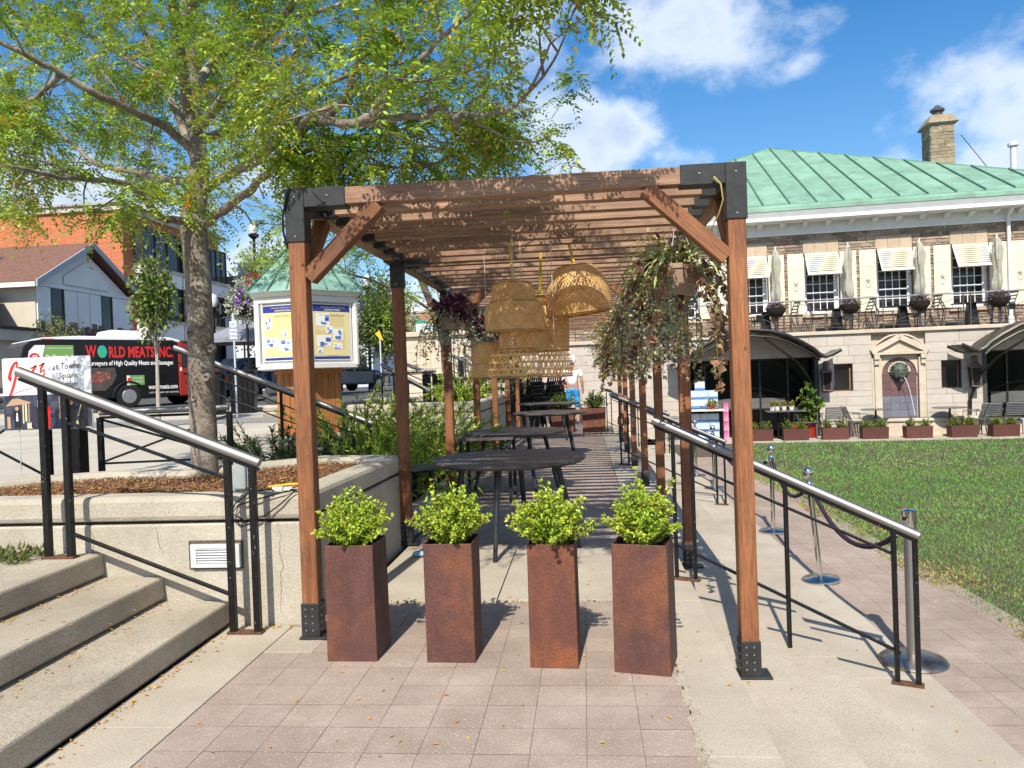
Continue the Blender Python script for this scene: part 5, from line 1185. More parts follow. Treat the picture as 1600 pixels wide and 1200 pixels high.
for s_,w_,rz,lab in ((.70,1.75,175,'wide grey slatted chair seen from behind next to the red pot'),(1.22,1.95,95,'grey metal chair in side view beside the thin cafe table'),(4.02,1.95,-95,'grey metal chair in side view before the bench cushion'),(4.45,1.8,170,'grey slatted armchair seen from behind, left of two at the dark shop front'),(5.0,1.75,175,'grey slatted armchair seen from behind at the right picture edge'),(-3.35,1.9,80,'grey metal chair beside the stacked blue boxes')):
    dup(pc, FW(s_,w_,0), T5+R(rz), lab)
# fiddle leaf fig in its red pot
fg = thing('fiddle_leaf_fig','tall fiddle leaf fig with broad dark leaves in a red pot on the patio','potted plant',FW(.14,1.75,0),T5); RED = M('red_glaze', (.36,.035,.02), (.28,.03,.02), .3, 3)
MB().lathe([(.15,0),(.2,.12),(.22,.32),(.24,.38),(.22,.38),(.2,.33)],(-.05,0,0),20).build('pot', RED, fg, smooth=True); L = Leaves(); s = MB()
for (dx,h_) in ((-.10,1.5),(.02,1.3),(.18,1.1),(.28,.95),(-.2,1.15)):
    s.tube([(-.05,0,.3),(dx*.6,0,.3+(h_-.3)*.5),(dx,0,h_)],[.014,.011,.006],6); n = 26; t_ = NR.uniform(.15,1,n); D = rdir(n,.15); L.add(np.stack([-.05+(dx+.05)*t_,np.zeros(n),.3+(h_-.3)*t_],1), D, rdir(n,1), NR.uniform(.16,.26,n), NR.uniform(.10,.15,n))
s.build('stem', STEM, fg); L.build('foliage', M('fig_leaf', (.055,.12,.025), (.14,.22,.03), .4, 6, isl=.35, transl=.15), fg, wide=.62)
tag(MB().lathe([(.14,0),(.19,.1),(.21,.3),(.22,.36),(.2,.36)],tuple(FW(-.28,1.95,0)),20).build('red_pot', RED, smooth=True),'plain red glazed pot left of the fig plant pot','pot')
# display of drink boxes
PB = [M('pale_blue_carton', (.42,.62,.74), (.5,.68,.78), .5, 3, rnd=.15), M('navy_band_carton', (.06,.12,.3), (.1,.2,.42), .5, 5, rnd=.2), M('magenta_carton', (.42,.035,.2), (.6,.3,.42), .5, 3)]
def carton(s, w, z, d, h, lab, mat, grp='stacked drink cartons'):
    t = thing('carton', lab, 'carton', FW(s,w,z), T5+R(rng.uniform(-3,3)), grp); MB().box(-d/2,-.12,0,d/2,.12,h).build('box_body', mat, t, bevel=.003)
    if mat is PB[0]: MB().box(-d/2+.004,-.123,.0,d/2-.004,-.1205,h*.3).build('printed_band', PB[1], t); MB().box(-d*.3,-.124,h*.45,d*.12,-.1206,h*.8).build('printed_label', PWH, t)
    return t
rows = ['bottom','second','third','fourth','fifth']
for k,z in enumerate((0.0,.24,.48)):
    for q in range(3): carton(-2.88+q*.25,1.95,z,.245,.235,f'pale blue carton under the white table, {rows[k]} row, {("left","middle","right")[q]}',PB[0])
for k,z in enumerate((.86,1.10)):
    for q in range(3): carton(-2.88+q*.25,1.78,z,.245,.235,f'pale blue carton above the white table, {"lower" if k == 0 else "upper"} row, {("left","middle","right")[q]}',PB[0])
carton(-2.72,1.78,1.34,.26,.24,'pale blue carton on the very top of the stack',PB[0])
for k in range(4): carton(-2.07,1.9,k*.25,.14,.245,f'magenta carton, {("bottom","second","third","top")[k]} of the pink column',PB[2],'magenta cartons beside the blue stack')
dt = thing('display_table','white topped table among the pale blue cartons','table',FW(-2.62,2.15,0),T5); MB().box(-.48,-.2,.80,.48,.2,.84).build('tabletop', PWH, dt)
for a,b_ in ((-1,-1),(1,-1),(1,1),(-1,1)): MB().bar((a*.44,b_*.17,0),(a*.44,b_*.17,.8),.025).build('leg', BLACK, dt)
pk = thing('red_flower_pot','small red pot of flowers on the white display table','potted plant',FW(-2.45,2.2,.84),T5); MB().lathe([(.07,0),(.10,.12),(.09,.12)],(0,0,0),14).build('pot', RED, pk); L = Leaves(); twigs(L,(0,0,.1),(.16,.14,.2),30,12,.05,.03,.4,.7); L.build('foliage', HERB, pk)
# ================================================================== notice kiosk
KX, KY = -4.52, 12.35
def hexa(R_, rot): return [(KX+R_*math.sin(a), KY-R_*math.cos(a)) for a in [rot+math.pi/3*k for k in range(6)]]
KR = math.atan2(-KX, KY)
kk = thing('notice_kiosk','hexagonal white notice kiosk with green copper roof on a wooden base','kiosk',(KX,KY,.6),world=True)
PAINT = M('kiosk_white', (.70,.69,.66), (.64,.63,.60), .6, 5); POSTER = M('poster_cream', (.72,.60,.30), (.70,.57,.27), .6, 4); NAVY = M('poster_navy', (.018,.035,.22), None, .5); PBLUE = M('poster_blue', (.06,.12,.42), (.12,.2,.5), .6, 26); PBLU2 = M('poster_mid_blue', (.16,.27,.55), None, .6); PWHT = M('poster_white', (.75,.75,.74), None, .6); GOLD = M('poster_gold', (.6,.42,.16), None, .6); GRYT = M('poster_text', (.38,.31,.17), None, .7); KW = M('cedar_board', (.40,.165,.05), (.28,.105,.03), .65, 1, stretch=(22,22,1.2), rnd=.12)
ORG = M('terracotta', (.42,.12,.05), None, .8)
box = MB(); H0,H1 = 1.66,2.80
def hexprism(R_, z0, z1, R1=None):
    a, b = hexa(R_, KR), hexa(R1 or R_, KR); m = MB(); m.v = [(x,y,z0) for x,y in a]+[(x,y,z1) for x,y in b]
    m.f = [tuple(reversed(range(6))),tuple(range(6,12))]+[(i,(i+1)%6,(i+1)%6+6,i+6) for i in range(6)]; return m
hexprism(.83,H0+.05,H1-.05).build('case_core', PWHT, kk)
hexprism(.90,H0,H0+.09).build('bottom_frame', PAINT, kk, bevel=.01); hexprism(.90,H1-.10,H1).build('top_frame', PAINT, kk, bevel=.01); hexprism(.92,H1,H1+.07,1.0).build('eave_moulding', PAINT, kk)
for (x,y) in hexa(.87,KR): MB().tube([(x,y,H0+.05),(x,y,H1-.05)],.05,8).build('corner_post', PAINT, kk)
rfk = MB(); a = hexa(1.03,KR); rfk.v = [(x,y,H1+.07) for x,y in a]+[(x*.985+KX*.015,y*.985+KY*.015,H1+.10) for x,y in a]+[(KX,KY,3.93)]
rfk.f = [tuple(reversed(range(6)))]+[(i,(i+1)%6,(i+1)%6+6,i+6) for i in range(6)]+[(i+6,(i+1)%6+6,12) for i in range(6)]
COPK = M('kiosk_copper', (.19,.34,.30), (.15,.27,.24), .55, 1.4, stain=(.32,.5,.42), stscale=1.2)
rk = rfk.build('copper_roof', COPK, kk); m = MB()
for i in range(6):
    p0,p1 = a[i],a[(i+1)%6]; m.bar((p0[0],p0[1],H1+.105),(KX,KY,3.935),.035,.03)
    for f in (.36,.68): q = (p0[0]+(p1[0]-p0[0])*f,p0[1]+(p1[1]-p0[1])*f); e = (KX+(p0[0]-KX)*.0+(q[0]-KX)*.12,KY+(q[1]-KY)*.12,3.93-.83*.12*1.1); m.bar((q[0],q[1],H1+.10),e,.02,.02)
m.build('roof_seam', COPS, rk); MB().lathe([(.05,3.90),(.06,3.96),(.02,4.02)],(KX,KY,0),8).build('finial', COPS, rk)
hb = hexa(.56,KR)
for i in range(6):
    p0,p1 = Vector((*hb[i],0)),Vector((*hb[(i+1)%6],0))
    for q in range(5):
        a_,b_ = p0.lerp(p1,q/5+.008),p0.lerp(p1,(q+1)/5-.008); n_ = Vector((a_.y-b_.y,b_.x-a_.x,0)).normalized()*.02
        MB().prism([a_+Vector((0,0,.66)),b_+Vector((0,0,.66)),b_-n_+Vector((0,0,.66)),a_-n_+Vector((0,0,.66))],(0,0,.95)).build('base_board', KW, kk)
hexprism(.53,.66,1.6).build('base_core', BLACK, kk); hexprism(.62,1.59,1.655).build('base_cap', KW, kk); hexprism(.60,.55,.70).build('base_foot', ORG, kk)
hx = hexa(.87,KR)
def poster(i, head, labn):
    p0,p1 = Vector((*hx[i],0)),Vector((*hx[(i+1)%6],0)); d = (p1-p0).normalized(); n_ = Vector((d.y,-d.x,0)); 
    if n_.dot(Vector((KX,KY,0))-p0) > 0: n_ = -n_
    w = (p1-p0).length; mid = (p0+p1)/2
    def rect(x0,z0,x1,z1,lift,mat,name,par):
        o_ = p0+n_*lift; q = [o_+d*x0+Vector((0,0,z0)),o_+d*x1+Vector((0,0,z0)),o_+d*x1+Vector((0,0,z1)),o_+d*x0+Vector((0,0,z1))]
        return MB().prism(q,n_*.002).build(name, mat, par)
    ps = rect(.10,H0+.13,w-.10,H1-.13,-.005,PWHT,'poster',kk); rect(.115,H0+.20,w-.115,H1-.25,-.002,POSTER,'poster_field',ps); rect(.105,H1-.25,w-.105,H1-.14,-.002,NAVY,'poster_header',ps); rect(.115,H0+.145,w-.115,H0+.185,-.002,NAVY,'poster_footer',ps)
    T = lambda body,x,z,size,mat,al='CENTER': text('lettering',body,size,mat,ps,p0+n_*.002+d*x+Vector((0,0,z)),d,(0,0,1),.0008,al)
    T('OAKVILLE HERITAGE TRAILS',w/2+.03,H1-.19,.034,GOLD); T('DOWNTOWN',w/2+.02,H1-.237,.042,PWHT); T(head,w/2,H1-.315,.045,GRYT)
    for (x0,z0,x1,z1) in ((.14,.64,.26,.82),(.42,.52,.52,.62),(.14,.36,.33,.50),(.36,.29,.60,.47)) if i == 5 else ((.16,.66,.40,.86),(.33,.55,.46,.66),(.16,.34,.42,.52),(.46,.44,.64,.62),(.46,.30,.62,.40),(.18,.24,.26,.32)):
        pic = rect(x0,H0+z0,x1,H0+z1,.0005,PWHT,'poster_picture',ps); w_,h_ = x1-x0,z1-z0
        for q in range(5): xa = x0+w_*rng.uniform(.02,.7); za = z0+h_*(rng.uniform(.0,.2) if q < 3 else rng.uniform(.3,.6)); rect(xa,H0+za,min(x1,xa+w_*rng.uniform(.1,.35)),H0+min(z1,za+h_*rng.uniform(.08,.4)),.0025,PBLUE if q%2 else PBLU2,'picture_detail',ps)
    ln = MB(); o_ = p0+n_*.0005
    for (x0,x1,za,zb) in ((.32,.66,.66,.86),(.14,.40,.53,.60),(.56,.68,.30,.60)):
        z = za
        while z < zb: q = o_+d*x0+Vector((0,0,H0+z)); ln.prism([q,q+d*(x1-x0),q+d*(x1-x0)+Vector((0,0,.004)),q+Vector((0,0,.004))],n_*.0005); z += .026
    ln.build('text_lines', GRYT, ps)
    rect(w*.40,H0+.20,w*.60,H0+.235,.001,POSTER,'poster_stamp',ps)
    tr = rect(.07,H0+.10,.10,H1-.10,.004,PAINT,'glazing_bead',kk); rect(w-.10,H0+.10,w-.07,H1-.10,.004,PAINT,'glazing_bead',kk)
poster(5,'Leading Citizens',0); poster(0,'Lakeshore Road Taverns',0)
# ================================================================== jazz sign
js = thing('event_sign','white and dark jazz poster board on two thin metal stakes behind the stair rail','sign',(-4.42,6.0,.75),world=True)
SW = M('sign_white', (.80,.82,.85), None, .5); SRED = M('sign_red', (.78,.03,.025), None, .5); STX = M('sign_grey_text', (.12,.12,.13), None, .6)
a0,a1,zb_,zt_ = -4.825,-4.045,1.135,1.735; y0 = 5.99
brd = MB().box(a0,y0,zb_,a1,y0+.012,zt_).build('board', SW, js)
ph = M('stage_photo', (.02,.022,.035), (.06,.07,.11), .5, 9); pz = 1.425
MB().box(a0+.002,y0-.002,zb_+.002,a1-.002,y0-.0004,pz).build('photo_print', ph, brd)
def flat(name, mat, pts, y=y0-.003, par=None): return MB().prism([(x,y,z) for x,z in pts],(0,-.0012,0)).build(name, mat, par or brd)
SK = M('photo_skin', (.5,.27,.17), None, .6); TAN = M('photo_tan', (.42,.27,.17), None, .6); CRM = M('photo_cream', (.62,.52,.36), None, .6); DRS = M('photo_dress', (.7,.02,.015), None, .6); SUI = M('photo_suit', (.012,.013,.02), None, .6); SHIRT = M('photo_shirt', (.65,.65,.68), None, .6); BRS = M('photo_brass', (.55,.42,.2), None, .5); BLU = M('photo_blue', (.04,.10,.3), None, .6); BLU_ = M('photo_slate', (.05,.065,.11), None, .6); PUR_ = M('photo_dusk', (.035,.025,.05), None, .6)
flat('photo_tent', TAN, [(a0+.02,1.335),(a0+.24,1.355),(a0+.24,1.365),(a0+.13,1.40),(a0+.08,1.395)])
for q,(x_,w_,zc,hh,mm) in enumerate(((.175,.012,1.27,.16,CRM),(.20,.018,1.28,.15,CRM),(.225,.01,1.27,.16,TAN),(.31,.016,1.33,.1,CRM),(.045,.03,1.20,.10,TAN),(.085,.02,1.19,.07,BLU_),(.26,.03,1.24,.18,PUR_),(.44,.05,1.22,.14,BLU_),(.54,.04,1.2,.12,PUR_),(.23,.05,1.17,.05,CRM),(.5,.012,1.19,.10,BLU_),(.57,.02,1.30,.03,CRM),(.285,.02,1.36,.05,BLU_),(.05,.05,1.30,.05,BLU_))): flat('photo_detail', mm, [(a0+x_-w_/2,zc-hh/2),(a0+x_+w_/2,zc-hh/2),(a0+x_+w_/2*.8,zc+hh/2),(a0+x_-w_/2,zc+hh/2)],y0-.0028)
def fig(x, z, h, suit, face=SK):
    flat('photo_figure', suit, [(x-.035*h,z),(x+.035*h,z),(x+.045*h,z+.16*h),(x+.03*h,z+.185*h),(x-.03*h,z+.185*h),(x-.045*h,z+.16*h)]); flat('photo_face', face, [(x+.021*h*math.cos(t),z+.205*h+.024*h*math.sin(t)) for t in np.linspace(0,6.28,9)[:-1]],y0-.0045)
fig(a0+.12,1.16,.75,SUI); flat('photo_shirtfront', SHIRT,[(a0+.11,1.21),(a0+.13,1.21),(a0+.125,1.28),(a0+.115,1.28)],y0-.0045)
fig(a0+.33,1.15,.95,SUI); fig(a0+.375,1.145,1.0,DRS); flat('photo_arm', SK, [(a0+.355,1.29),(a0+.39,1.31),(a0+.395,1.325),(a0+.35,1.305)],y0-.0048)
fig(a0+.60,1.15,1.0,SUI); fig(a0+.70,1.15,1.05,SUI); flat('photo_trombone', BRS, [(a0+.655,1.24),(a0+.665,1.24),(a0+.70,1.36),(a0+.69,1.36)],y0-.0048)
flat('photo_case', BRS, [(a0+.63,1.14),(a0+.68,1.14),(a0+.67,1.20),(a0+.63,1.20)]); flat('photo_pole', TAN, [(a0+.49,1.22),(a0+.505,1.22),(a0+.507,1.42),(a0+.495,1.42)]); flat('photo_awning', BLU, [(a0+.55,1.37),(a0+.67,1.385),(a0+.67,1.395),(a0+.55,1.385)]); flat('photo_ground', CRM, [(a0+.62,1.14),(a1-.01,1.14),(a1-.01,1.148),(a0+.62,1.147)])
def stroke(pts, w, mat=SRED, name='brush_letter'):
    m = MB(); n = len(pts); L_,R_ = [],[]
    for i,(x,z) in enumerate(pts):
        dx = pts[min(i+1,n-1)][0]-pts[max(i-1,0)][0]; dz = pts[min(i+1,n-1)][1]-pts[max(i-1,0)][1]; l = math.hypot(dx,dz) or 1; ww = 1.45*w*(.4+.6*math.sin(math.pi*(i+.5)/n)); L_.append((x-dz/l*ww/2,z+dx/l*ww/2)); R_.append((x+dz/l*ww/2,z-dx/l*ww/2))
    for i in range(n-1): m.prism([(q[0],y0-.0005,q[1]) for q in (L_[i],L_[i+1],R_[i+1],R_[i])],(0,-.0015,0))
    return m.build(name, mat, brd)
X = lambda x: a0+x
stroke([(X(.14),1.705),(X(.115),1.695),(X(.09),1.66),(X(.07),1.61),(X(.06),1.565),(X(.065),1.545),(X(.08),1.575)],.02); stroke([(X(.135),1.70),(X(.135),1.66),(X(.12),1.58),(X(.095),1.50),(X(.07),1.44),(X(.055),1.425)],.018)
stroke([(X(.21),1.60),(X(.185),1.605),(X(.165),1.58),(X(.17),1.555),(X(.19),1.565),(X(.215),1.60),(X(.20),1.57),(X(.22),1.56)],.013)
stroke([(X(.25),1.645),(X(.28),1.655),(X(.305),1.67),(X(.27),1.62),(X(.25),1.575),(X(.29),1.60),(X(.275),1.565),(X(.245),1.54)],.015); stroke([(X(.325),1.665),(X(.35),1.67),(X(.375),1.69),(X(.345),1.64),(X(.335),1.61),(X(.375),1.63),(X(.37),1.59),(X(.35),1.575)],.015)
stroke([(X(.05),1.41),(X(.12),1.45),(X(.22),1.475),(X(.3),1.49)],.004); stroke([(X(.3),1.50),(X(.31),1.51),(X(.305),1.495)],.012)
for body,x,z,s in (('at Towne',.445,1.628,.074),('Square.',.49,1.552,.072),('Fridays',.515,1.485,.062),('7-9pm',.57,1.44,.05)): text('lettering',body,s,STX,brd,(X(x),y0-.001,z),(1,0,.06),(-.0,0,1),.0006,'LEFT',.86,.25)
for x in (a0+.115,a0+.35): MB().tube([(x,y0+.02,.70),(x,y0+.02,1.3)],.004,6).build('stake', WIRE, js)
# ================================================================== things on the tree bed and wall
vg = thing('vent_grille','small white louvred vent set in the front of the concrete planter wall','vent',(-2.27,4.42,.42),world=True); x0,x1,z0,z1 = -2.395,-2.085,.355,.495
AL = M('vent_white', (.6,.62,.64), (.5,.52,.53), .5, 8); f = MB(); f.box(x0,4.415,z0,x0+.035,4.436,z1); f.box(x1-.035,4.415,z0,x1,4.436,z1); f.box(x0+.035,4.415,z0,x1-.035,4.436,z0+.025); f.box(x0+.035,4.415,z1-.025,x1-.035,4.436,z1); f.build('frame', AL, vg)
MB().box(x0-.02,4.4355,z0-.012,x1+.01,4.4385,z1+.02).build('recess', JOINT, vg)
for k in range(6): z = z0+.03+k*.0158; MB().add([(x0+.035,4.416,z),(x1-.035,4.416,z),(x1-.035,4.432,z+.013),(x0+.035,4.432,z+.013),(x0+.035,4.417,z-.002),(x1-.035,4.417,z-.002),(x1-.035,4.433,z+.011),(x0+.035,4.433,z+.011)],[(0,1,2,3),(4,7,6,5),(0,4,5,1),(2,6,7,3)]).build('louvre', AL, vg)
eb = thing('electrical_box','grey weatherproof outlet box on a short post in the tree bed','outlet box',(-2.2,4.72,.73),world=True); GB = M('grey_box', (.33,.36,.36), (.28,.31,.31), .6, 8)
MB().box(-2.28,4.70,.6,-2.225,4.76,.90).build('box_post', GB, eb, bevel=.004); MB().box(-2.235,4.68,.78,-2.155,4.76,.99).build('box_body', GB, eb, bevel=.012, seg=2); MB().box(-2.15,4.69,.79,-2.125,4.75,.975).build('box_lid', GB, eb, bevel=.006)
tag(MB().tube([(-2.10,4.9,.765),(-1.98,4.98,.77),(-1.86,4.98,.77),(-1.80,4.90,.765),(-1.82,4.80,.765),(-1.92,4.72,.765),(-1.97,4.66,.77),(-1.9,4.6,.79)],.0085,8).build('extension_cord', M('yellow_cord', (.72,.44,.02), None, .5), smooth=True),'yellow extension cord curled on the bark mulch by the outlet box','cord')
pl_ = thing('cord_plug','white plug joint of the extension cord lying on the wall edge','plug',(-1.87,4.57,.795),world=True); MB().tube([(-1.93,4.57,.797),(-1.87,4.575,.797)],.014,8).build('plug_body', PWHT, pl_); MB().tube([(-1.86,4.575,.797),(-1.81,4.58,.797)],.012,8).build('socket_body', PWHT, pl_)
cbl = MB(); 
for pth in ([(-1.83,4.58,.795),(-1.75,4.5,.80),(-1.8,4.425,.80),(-1.95,4.41,.765),(-2.08,4.41,.73),(-2.12,4.41,.68),(-2.05,4.41,.64),(-1.92,4.41,.66),(-1.82,4.415,.73),(-1.74,4.43,.80),(-1.7,4.5,.79)],[(-1.92,4.56,.795),(-2.0,4.44,.81),(-2.1,4.41,.74),(-2.13,4.41,.66),(-2.06,4.41,.60),(-1.95,4.41,.645)]): cbl.tube(pth,.0045,6)
tag(cbl.build('black_cable', BLACK, smooth=True),'black cable looped over the concrete coping near the left front post','cable')
bt_ = thing('paper_scrap','crumpled blue paper scrap on the slab by the planter wall end','litter',(-1.36,6.05,.02)); MB().lathe([(.0,0),(.035,.006),(.045,.02),(.03,.04),(.0,.045)],(0,0,0),9,1.4,.8).build('paper', M('blue_paper', (.12,.38,.62), (.35,.5,.6), .7, 30), bt_)
# ================================================================== low ferny bed left of the pergola and second wall
YEW = M('fern_leaf', (.26,.38,.045), (.40,.50,.07), .5, 5, isl=.4, hue=.025, transl=.25); YEWD = M('yew_dark', (.03,.055,.02), (.06,.09,.025), .6, 6, isl=.4)
struct(MB().prism([(-1.72,6.72,-.3),(-1.72,12.0,-.3),(-5.0,12.0,-.3),(-5.0,6.72,-.3)],(0,0,.45)).build('fern_bed', SOIL))
kw = thing('bed_kerb','low dark concrete kerb of the ferny bed, half hidden by leaves','kerb',(-1.66,9.3,0),world=True); MB().box(-1.74,6.66,-.1,-1.62,12.0,.22).build('kerb_stone', CONCW, kw, bevel=.015)
def fern(x, y, z, h, label, n=60, mat=YEW, spread=.75, w=.045):
    t = thing('fern_shrub', label, 'shrub', (x,y,z), rng.uniform(0,6), 'ferny shrubs in the bed left of the pergola'); L = Leaves(); s = MB()
    for k in range(n):
        a = rng.uniform(0,6.28); e = rng.uniform(.35,1.35); v = np.array([math.cos(a)*math.cos(e),math.sin(a)*math.cos(e),math.sin(e)+.25]); p = np.array([math.cos(a)*.1,math.sin(a)*.1,0]); ln = h*rng.uniform(.65,1.25); path = [p]
        for q in range(9):
            v /= np.linalg.norm(v); p = p+v*ln/9; path.append(p); v = v+np.array([0,0,-.13*spread])
        s.tube(path,[.006]+[.004]*8+[.002],4,False); P = np.array(path); m = 48; tt = NR.uniform(1.2,9,m); i = np.minimum(tt.astype(int),8); f = (tt-i)[:,None]; c = P[i]*(1-f)+P[np.minimum(i+1,9)]*f; dd = P[np.minimum(i+1,9)]-P[i]; dd /= np.linalg.norm(dd,axis=1,keepdims=True)+1e-9
        L.add(c, dd*1.1+NR.normal(scale=.6,size=(m,3)), rdir(m,1), NR.uniform(.05,.11,m), NR.uniform(.35,.6,m)*w)
    s.build('stem', STEM, t); L.build('fronds', mat, t)
    if mat is YEW: L = Leaves(); blades(L,(0,0,.02),46,h*1.15,.045); L.build('strap_leaves', mat, t, fold=.15, curl=.0, wide=.5)
    return t
fs = [(-2.15,7.6,.12,.75,'dark low fern at the foot of the planter wall end'),(-2.35,8.6,.15,.95,'bright fern left of the second left pergola post'),(-1.95,9.3,.15,.9,'bright fern right beside the second left pergola post, behind the small table'),(-2.75,9.7,.2,1.0,'tall bright fern below the end of the sloping kiosk handrail'),(-1.98,10.5,.15,1.0,'tall fern between the second and third left posts'),(-2.6,11.2,.25,1.0,'rear fern in front of the second concrete wall'),(-3.3,10.4,.3,.95,'fern behind the kiosk handrail end')]
for x,y,z,h,lab in fs: fern(x,y,z,h,lab)
for x,y,z,h,lab in [(-2.95,8.0,.3,.62,'dark yew shrub below the kiosk handrail'),(-3.55,8.4,.35,.62,'dark yew shrub at the foot of the kiosk base'),(-2.6,7.4,.25,.55,'dark yew shrub right behind the planter wall coping')]: fern(x,y,z,h,lab,60,YEWD,.5,.035)
w2 = thing('second_planter_wall','second concrete planter wall with grooved coping beyond the ferny bed','wall',(-2.5,12.2,0),world=True)
p2 = [(-1.66,12.2),(-1.62,16.4),(-4.6,16.4),(-4.6,12.6),(-3.2,12.2)]; p2 = p2 if area(p2) > 0 else p2[::-1]
wallring(ring(p2,.004),.2,-.3,.86).build('wall_body', CONCW, w2, bevel=.01); wallring(ring(p2,.024),.16,.857,.88).build('coping_joint', JOINT, w2); wallring(p2,.21,.878,1.05).build('coping', CONCW, w2, bevel=.03, seg=2)
struct(MB().prism([(x,y,.3) for x,y in ring(p2,.16)],(0,0,.66)).build('planting_soil', SOIL))
for x,y,z,h,lab in [(-2.2,13.4,.95,.55,'small fern on top of the second planter wall'),(-2.3,15.2,.95,.6,'small fern at the rear of the second planter wall')]: fern(x,y,z,h,lab,40)
w3 = thing('third_planter_wall','pale concrete planter box at the far left end of the terrace with leafy top','wall',(-2.2,20,0),world=True); MB().box(-3.4,19.2,-.1,-1.5,22.5,1.25).build('wall_body', CONCW, w3, bevel=.03); fern(-1.9,20,1.2,.55,'leafy shrub on the far concrete planter box',40,YEW)
for k,(lab,p,q,ps,bs) in enumerate([('short steel handrail ending at two posts beyond the ferny bed',(-3.62,13.6,1.72),(-2.62,13.0,1.22),(.25,.55,.95),(.66,.6,.4)),('long steel handrail coming down between the second and third left posts',(-4.15,17.2,1.85),(-1.70,14.6,.98),(.3,.6,.93),(.8,.6,.9)),('level steel rail by the thick black posts behind the ferns',(-3.9,14.2,1.55),(-2.75,14.2,1.58),(.1,.5,.95),(.7,.7,.7)),('level steel rail crossing behind the second left post',(-2.9,15.0,1.42),(-1.3,15.4,1.40),(.1,.6,.95),(.9,.9,.9)),('upper steel handrail sloping down before the stone faced wall',(-3.35,19.0,2.05),(-1.75,17.6,1.30),(.1,.5,.9),(1,.9,.8)),('thin handrail high against the stone faced wall',(-3.2,20.0,2.35),(-1.9,19.3,1.85),(.1,.5,.9),(1.3,1.2,1.1))]):
    railing(lab,p,q,ps,bs,((.05,.22,.95,.22),(.05,.4,.95,.4)) if k in (1,2,3,4) else (),pr=.015,r=.03)
bpst = None
for x,y,z0,z1,lab in ((-2.95,14.3,.6,1.52,'thick black post below the level rails, left of two'),(-2.72,14.25,.6,1.52,'thick black post below the level rails, right of two'),(-3.1,19.4,1.0,1.95,'thick black post before the stone faced wall')):
    t = thing('railing_post',lab,'post',(x,y,z0),0,'thick black railing posts by the ferny bed'); MB().box(-.07,-.07,0,.07,.07,z1-z0).build('post_body', BLACK, t, bevel=.005)
chn = MB().tube([Vector((-3.86,12.0,1.18)).lerp(Vector((-3.35,13.5,1.62)),k/8)-Vector((0,0,.12*math.sin(math.pi*k/8))) for k in range(9)],.008,6); tag(chn.build('barrier_chain', STEEL, smooth=True),'thin chain sagging from the kiosk base to the short steel handrail','chain')
sw = thing('stone_faced_wall','cream stone faced wall with coping beyond the second left pergola post','wall',(-4.1,20.2,1),world=True)
c_ = MB().box(-4.75,20.25,.6,-1.3,20.6,2.55).build('wall_core', MORT, sw); courses(c_,[],-4.72,-1.35,[.8,1.25,1.7,2.13,2.54],20.25,'stone_block',LIMEC,.6,1.0); MB().box(-4.8,20.12,2.55,-1.3,20.7,2.68).build('wall_coping', LIMEC, sw, bevel=.012)
gs = thing('green_planter_sign','green trough with a white notice on top of the stone faced wall','sign',(-4.1,20.4,2.68),world=True); MB().box(-4.45,20.3,2.68,-3.6,20.6,3.0).build('trough', M('teal_trough', (.02,.22,.15), None, .5), gs, bevel=.02); MB().box(-4.42,20.27,2.69,-3.95,20.29,2.9).build('notice', M('notice_white', (.7,.76,.8), (.3,.6,.8), .5, 9, lo=.55, hi=.62), gs)
L = Leaves(); twigs(L,(-3.85,20.45,3.0),(.3,.2,.16),30,12,.07,.05,.4,.6); L.build('flowers', M('red_flower', (.55,.07,.03), (.2,.2,.08), .7, 6, isl=.5), gs); L = Leaves(); twigs(L,(-4.5,20.45,2.9),(.22,.2,.34),40,16,.06,.04,.3,.4); L.build('silver_foliage', GREY, gs)
# ================================================================== delivery van
VB = M('van_black', (.006,.006,.008), (.009,.009,.011), .2, 3, spec=.3); VR = M('van_red', (.32,.03,.028), (.28,.025,.022), .25, 3, spec=.3); VW = M('van_white', (.74,.76,.78), None, .3); RUB_ = M('tyre', (.012,.012,.012), None, .85); RIM = M('rim_grey', (.35,.35,.36), None, .4, metal=.6); GRN = M('decal_green', (.16,.33,.08), None, .4); DW = M('decal_white', (.78,.78,.78), None, .4); DR = M('decal_red', (.62,.025,.03), None, .4); MEAT = M('decal_meat', (.25,.03,.05), (.12,.08,.04), .4, 5, speck=(.5,.3,.2), sscale=20, sthr=.6); TEAL = M('decal_teal', (.02,.36,.42), (.05,.4,.15), .4, 8, lo=.48, hi=.52)
vn = thing('delivery_van','black delivery van with red cab, white roof and meat company lettering parked on the street','van',(-15.72,20.0,.85),R(52))
prof = [(.12,.36),(.0,.75),(.06,1.25),(.28,1.9),(.5,2.05),(.9,2.1),(5.3,2.1),(5.48,2.04),(5.48,.30),(.3,.30)]; VWID = 2.0
MB().prism([(x,0,z) for x,z in prof],(0,VWID,0)).build('body', VB, vn, bevel=.05, seg=3)
cab = [(5.485,.30),(5.485,2.06),(5.7,2.02),(5.9,1.9),(6.45,1.28),(7.05,1.14),(7.22,.95),(7.25,.4),(7.05,.30)]; cb = MB().prism([(x,.005,z) for x,z in cab],(0,VWID-.01,0)).build('cab', VR, vn, bevel=.05, seg=3)
MB().prism([(5.62,-.004,1.22),(5.62,-.004,1.86),(5.84,-.004,1.83),(6.28,-.004,1.32),(6.2,-.004,1.22)],(0,.01,0)).build('side_window', GLASS, cb); MB().prism([(5.95,.1,1.88),(6.48,.1,1.31),(6.48,VWID-.1,1.31),(5.95,VWID-.1,1.88)],(.012,0,.012)).build('windscreen', GLASS, cb)
for y_ in (.1,1.55): MB().box(7.2,y_,.62,7.27,y_+.35,.82).build('headlight', GLASS, cb)
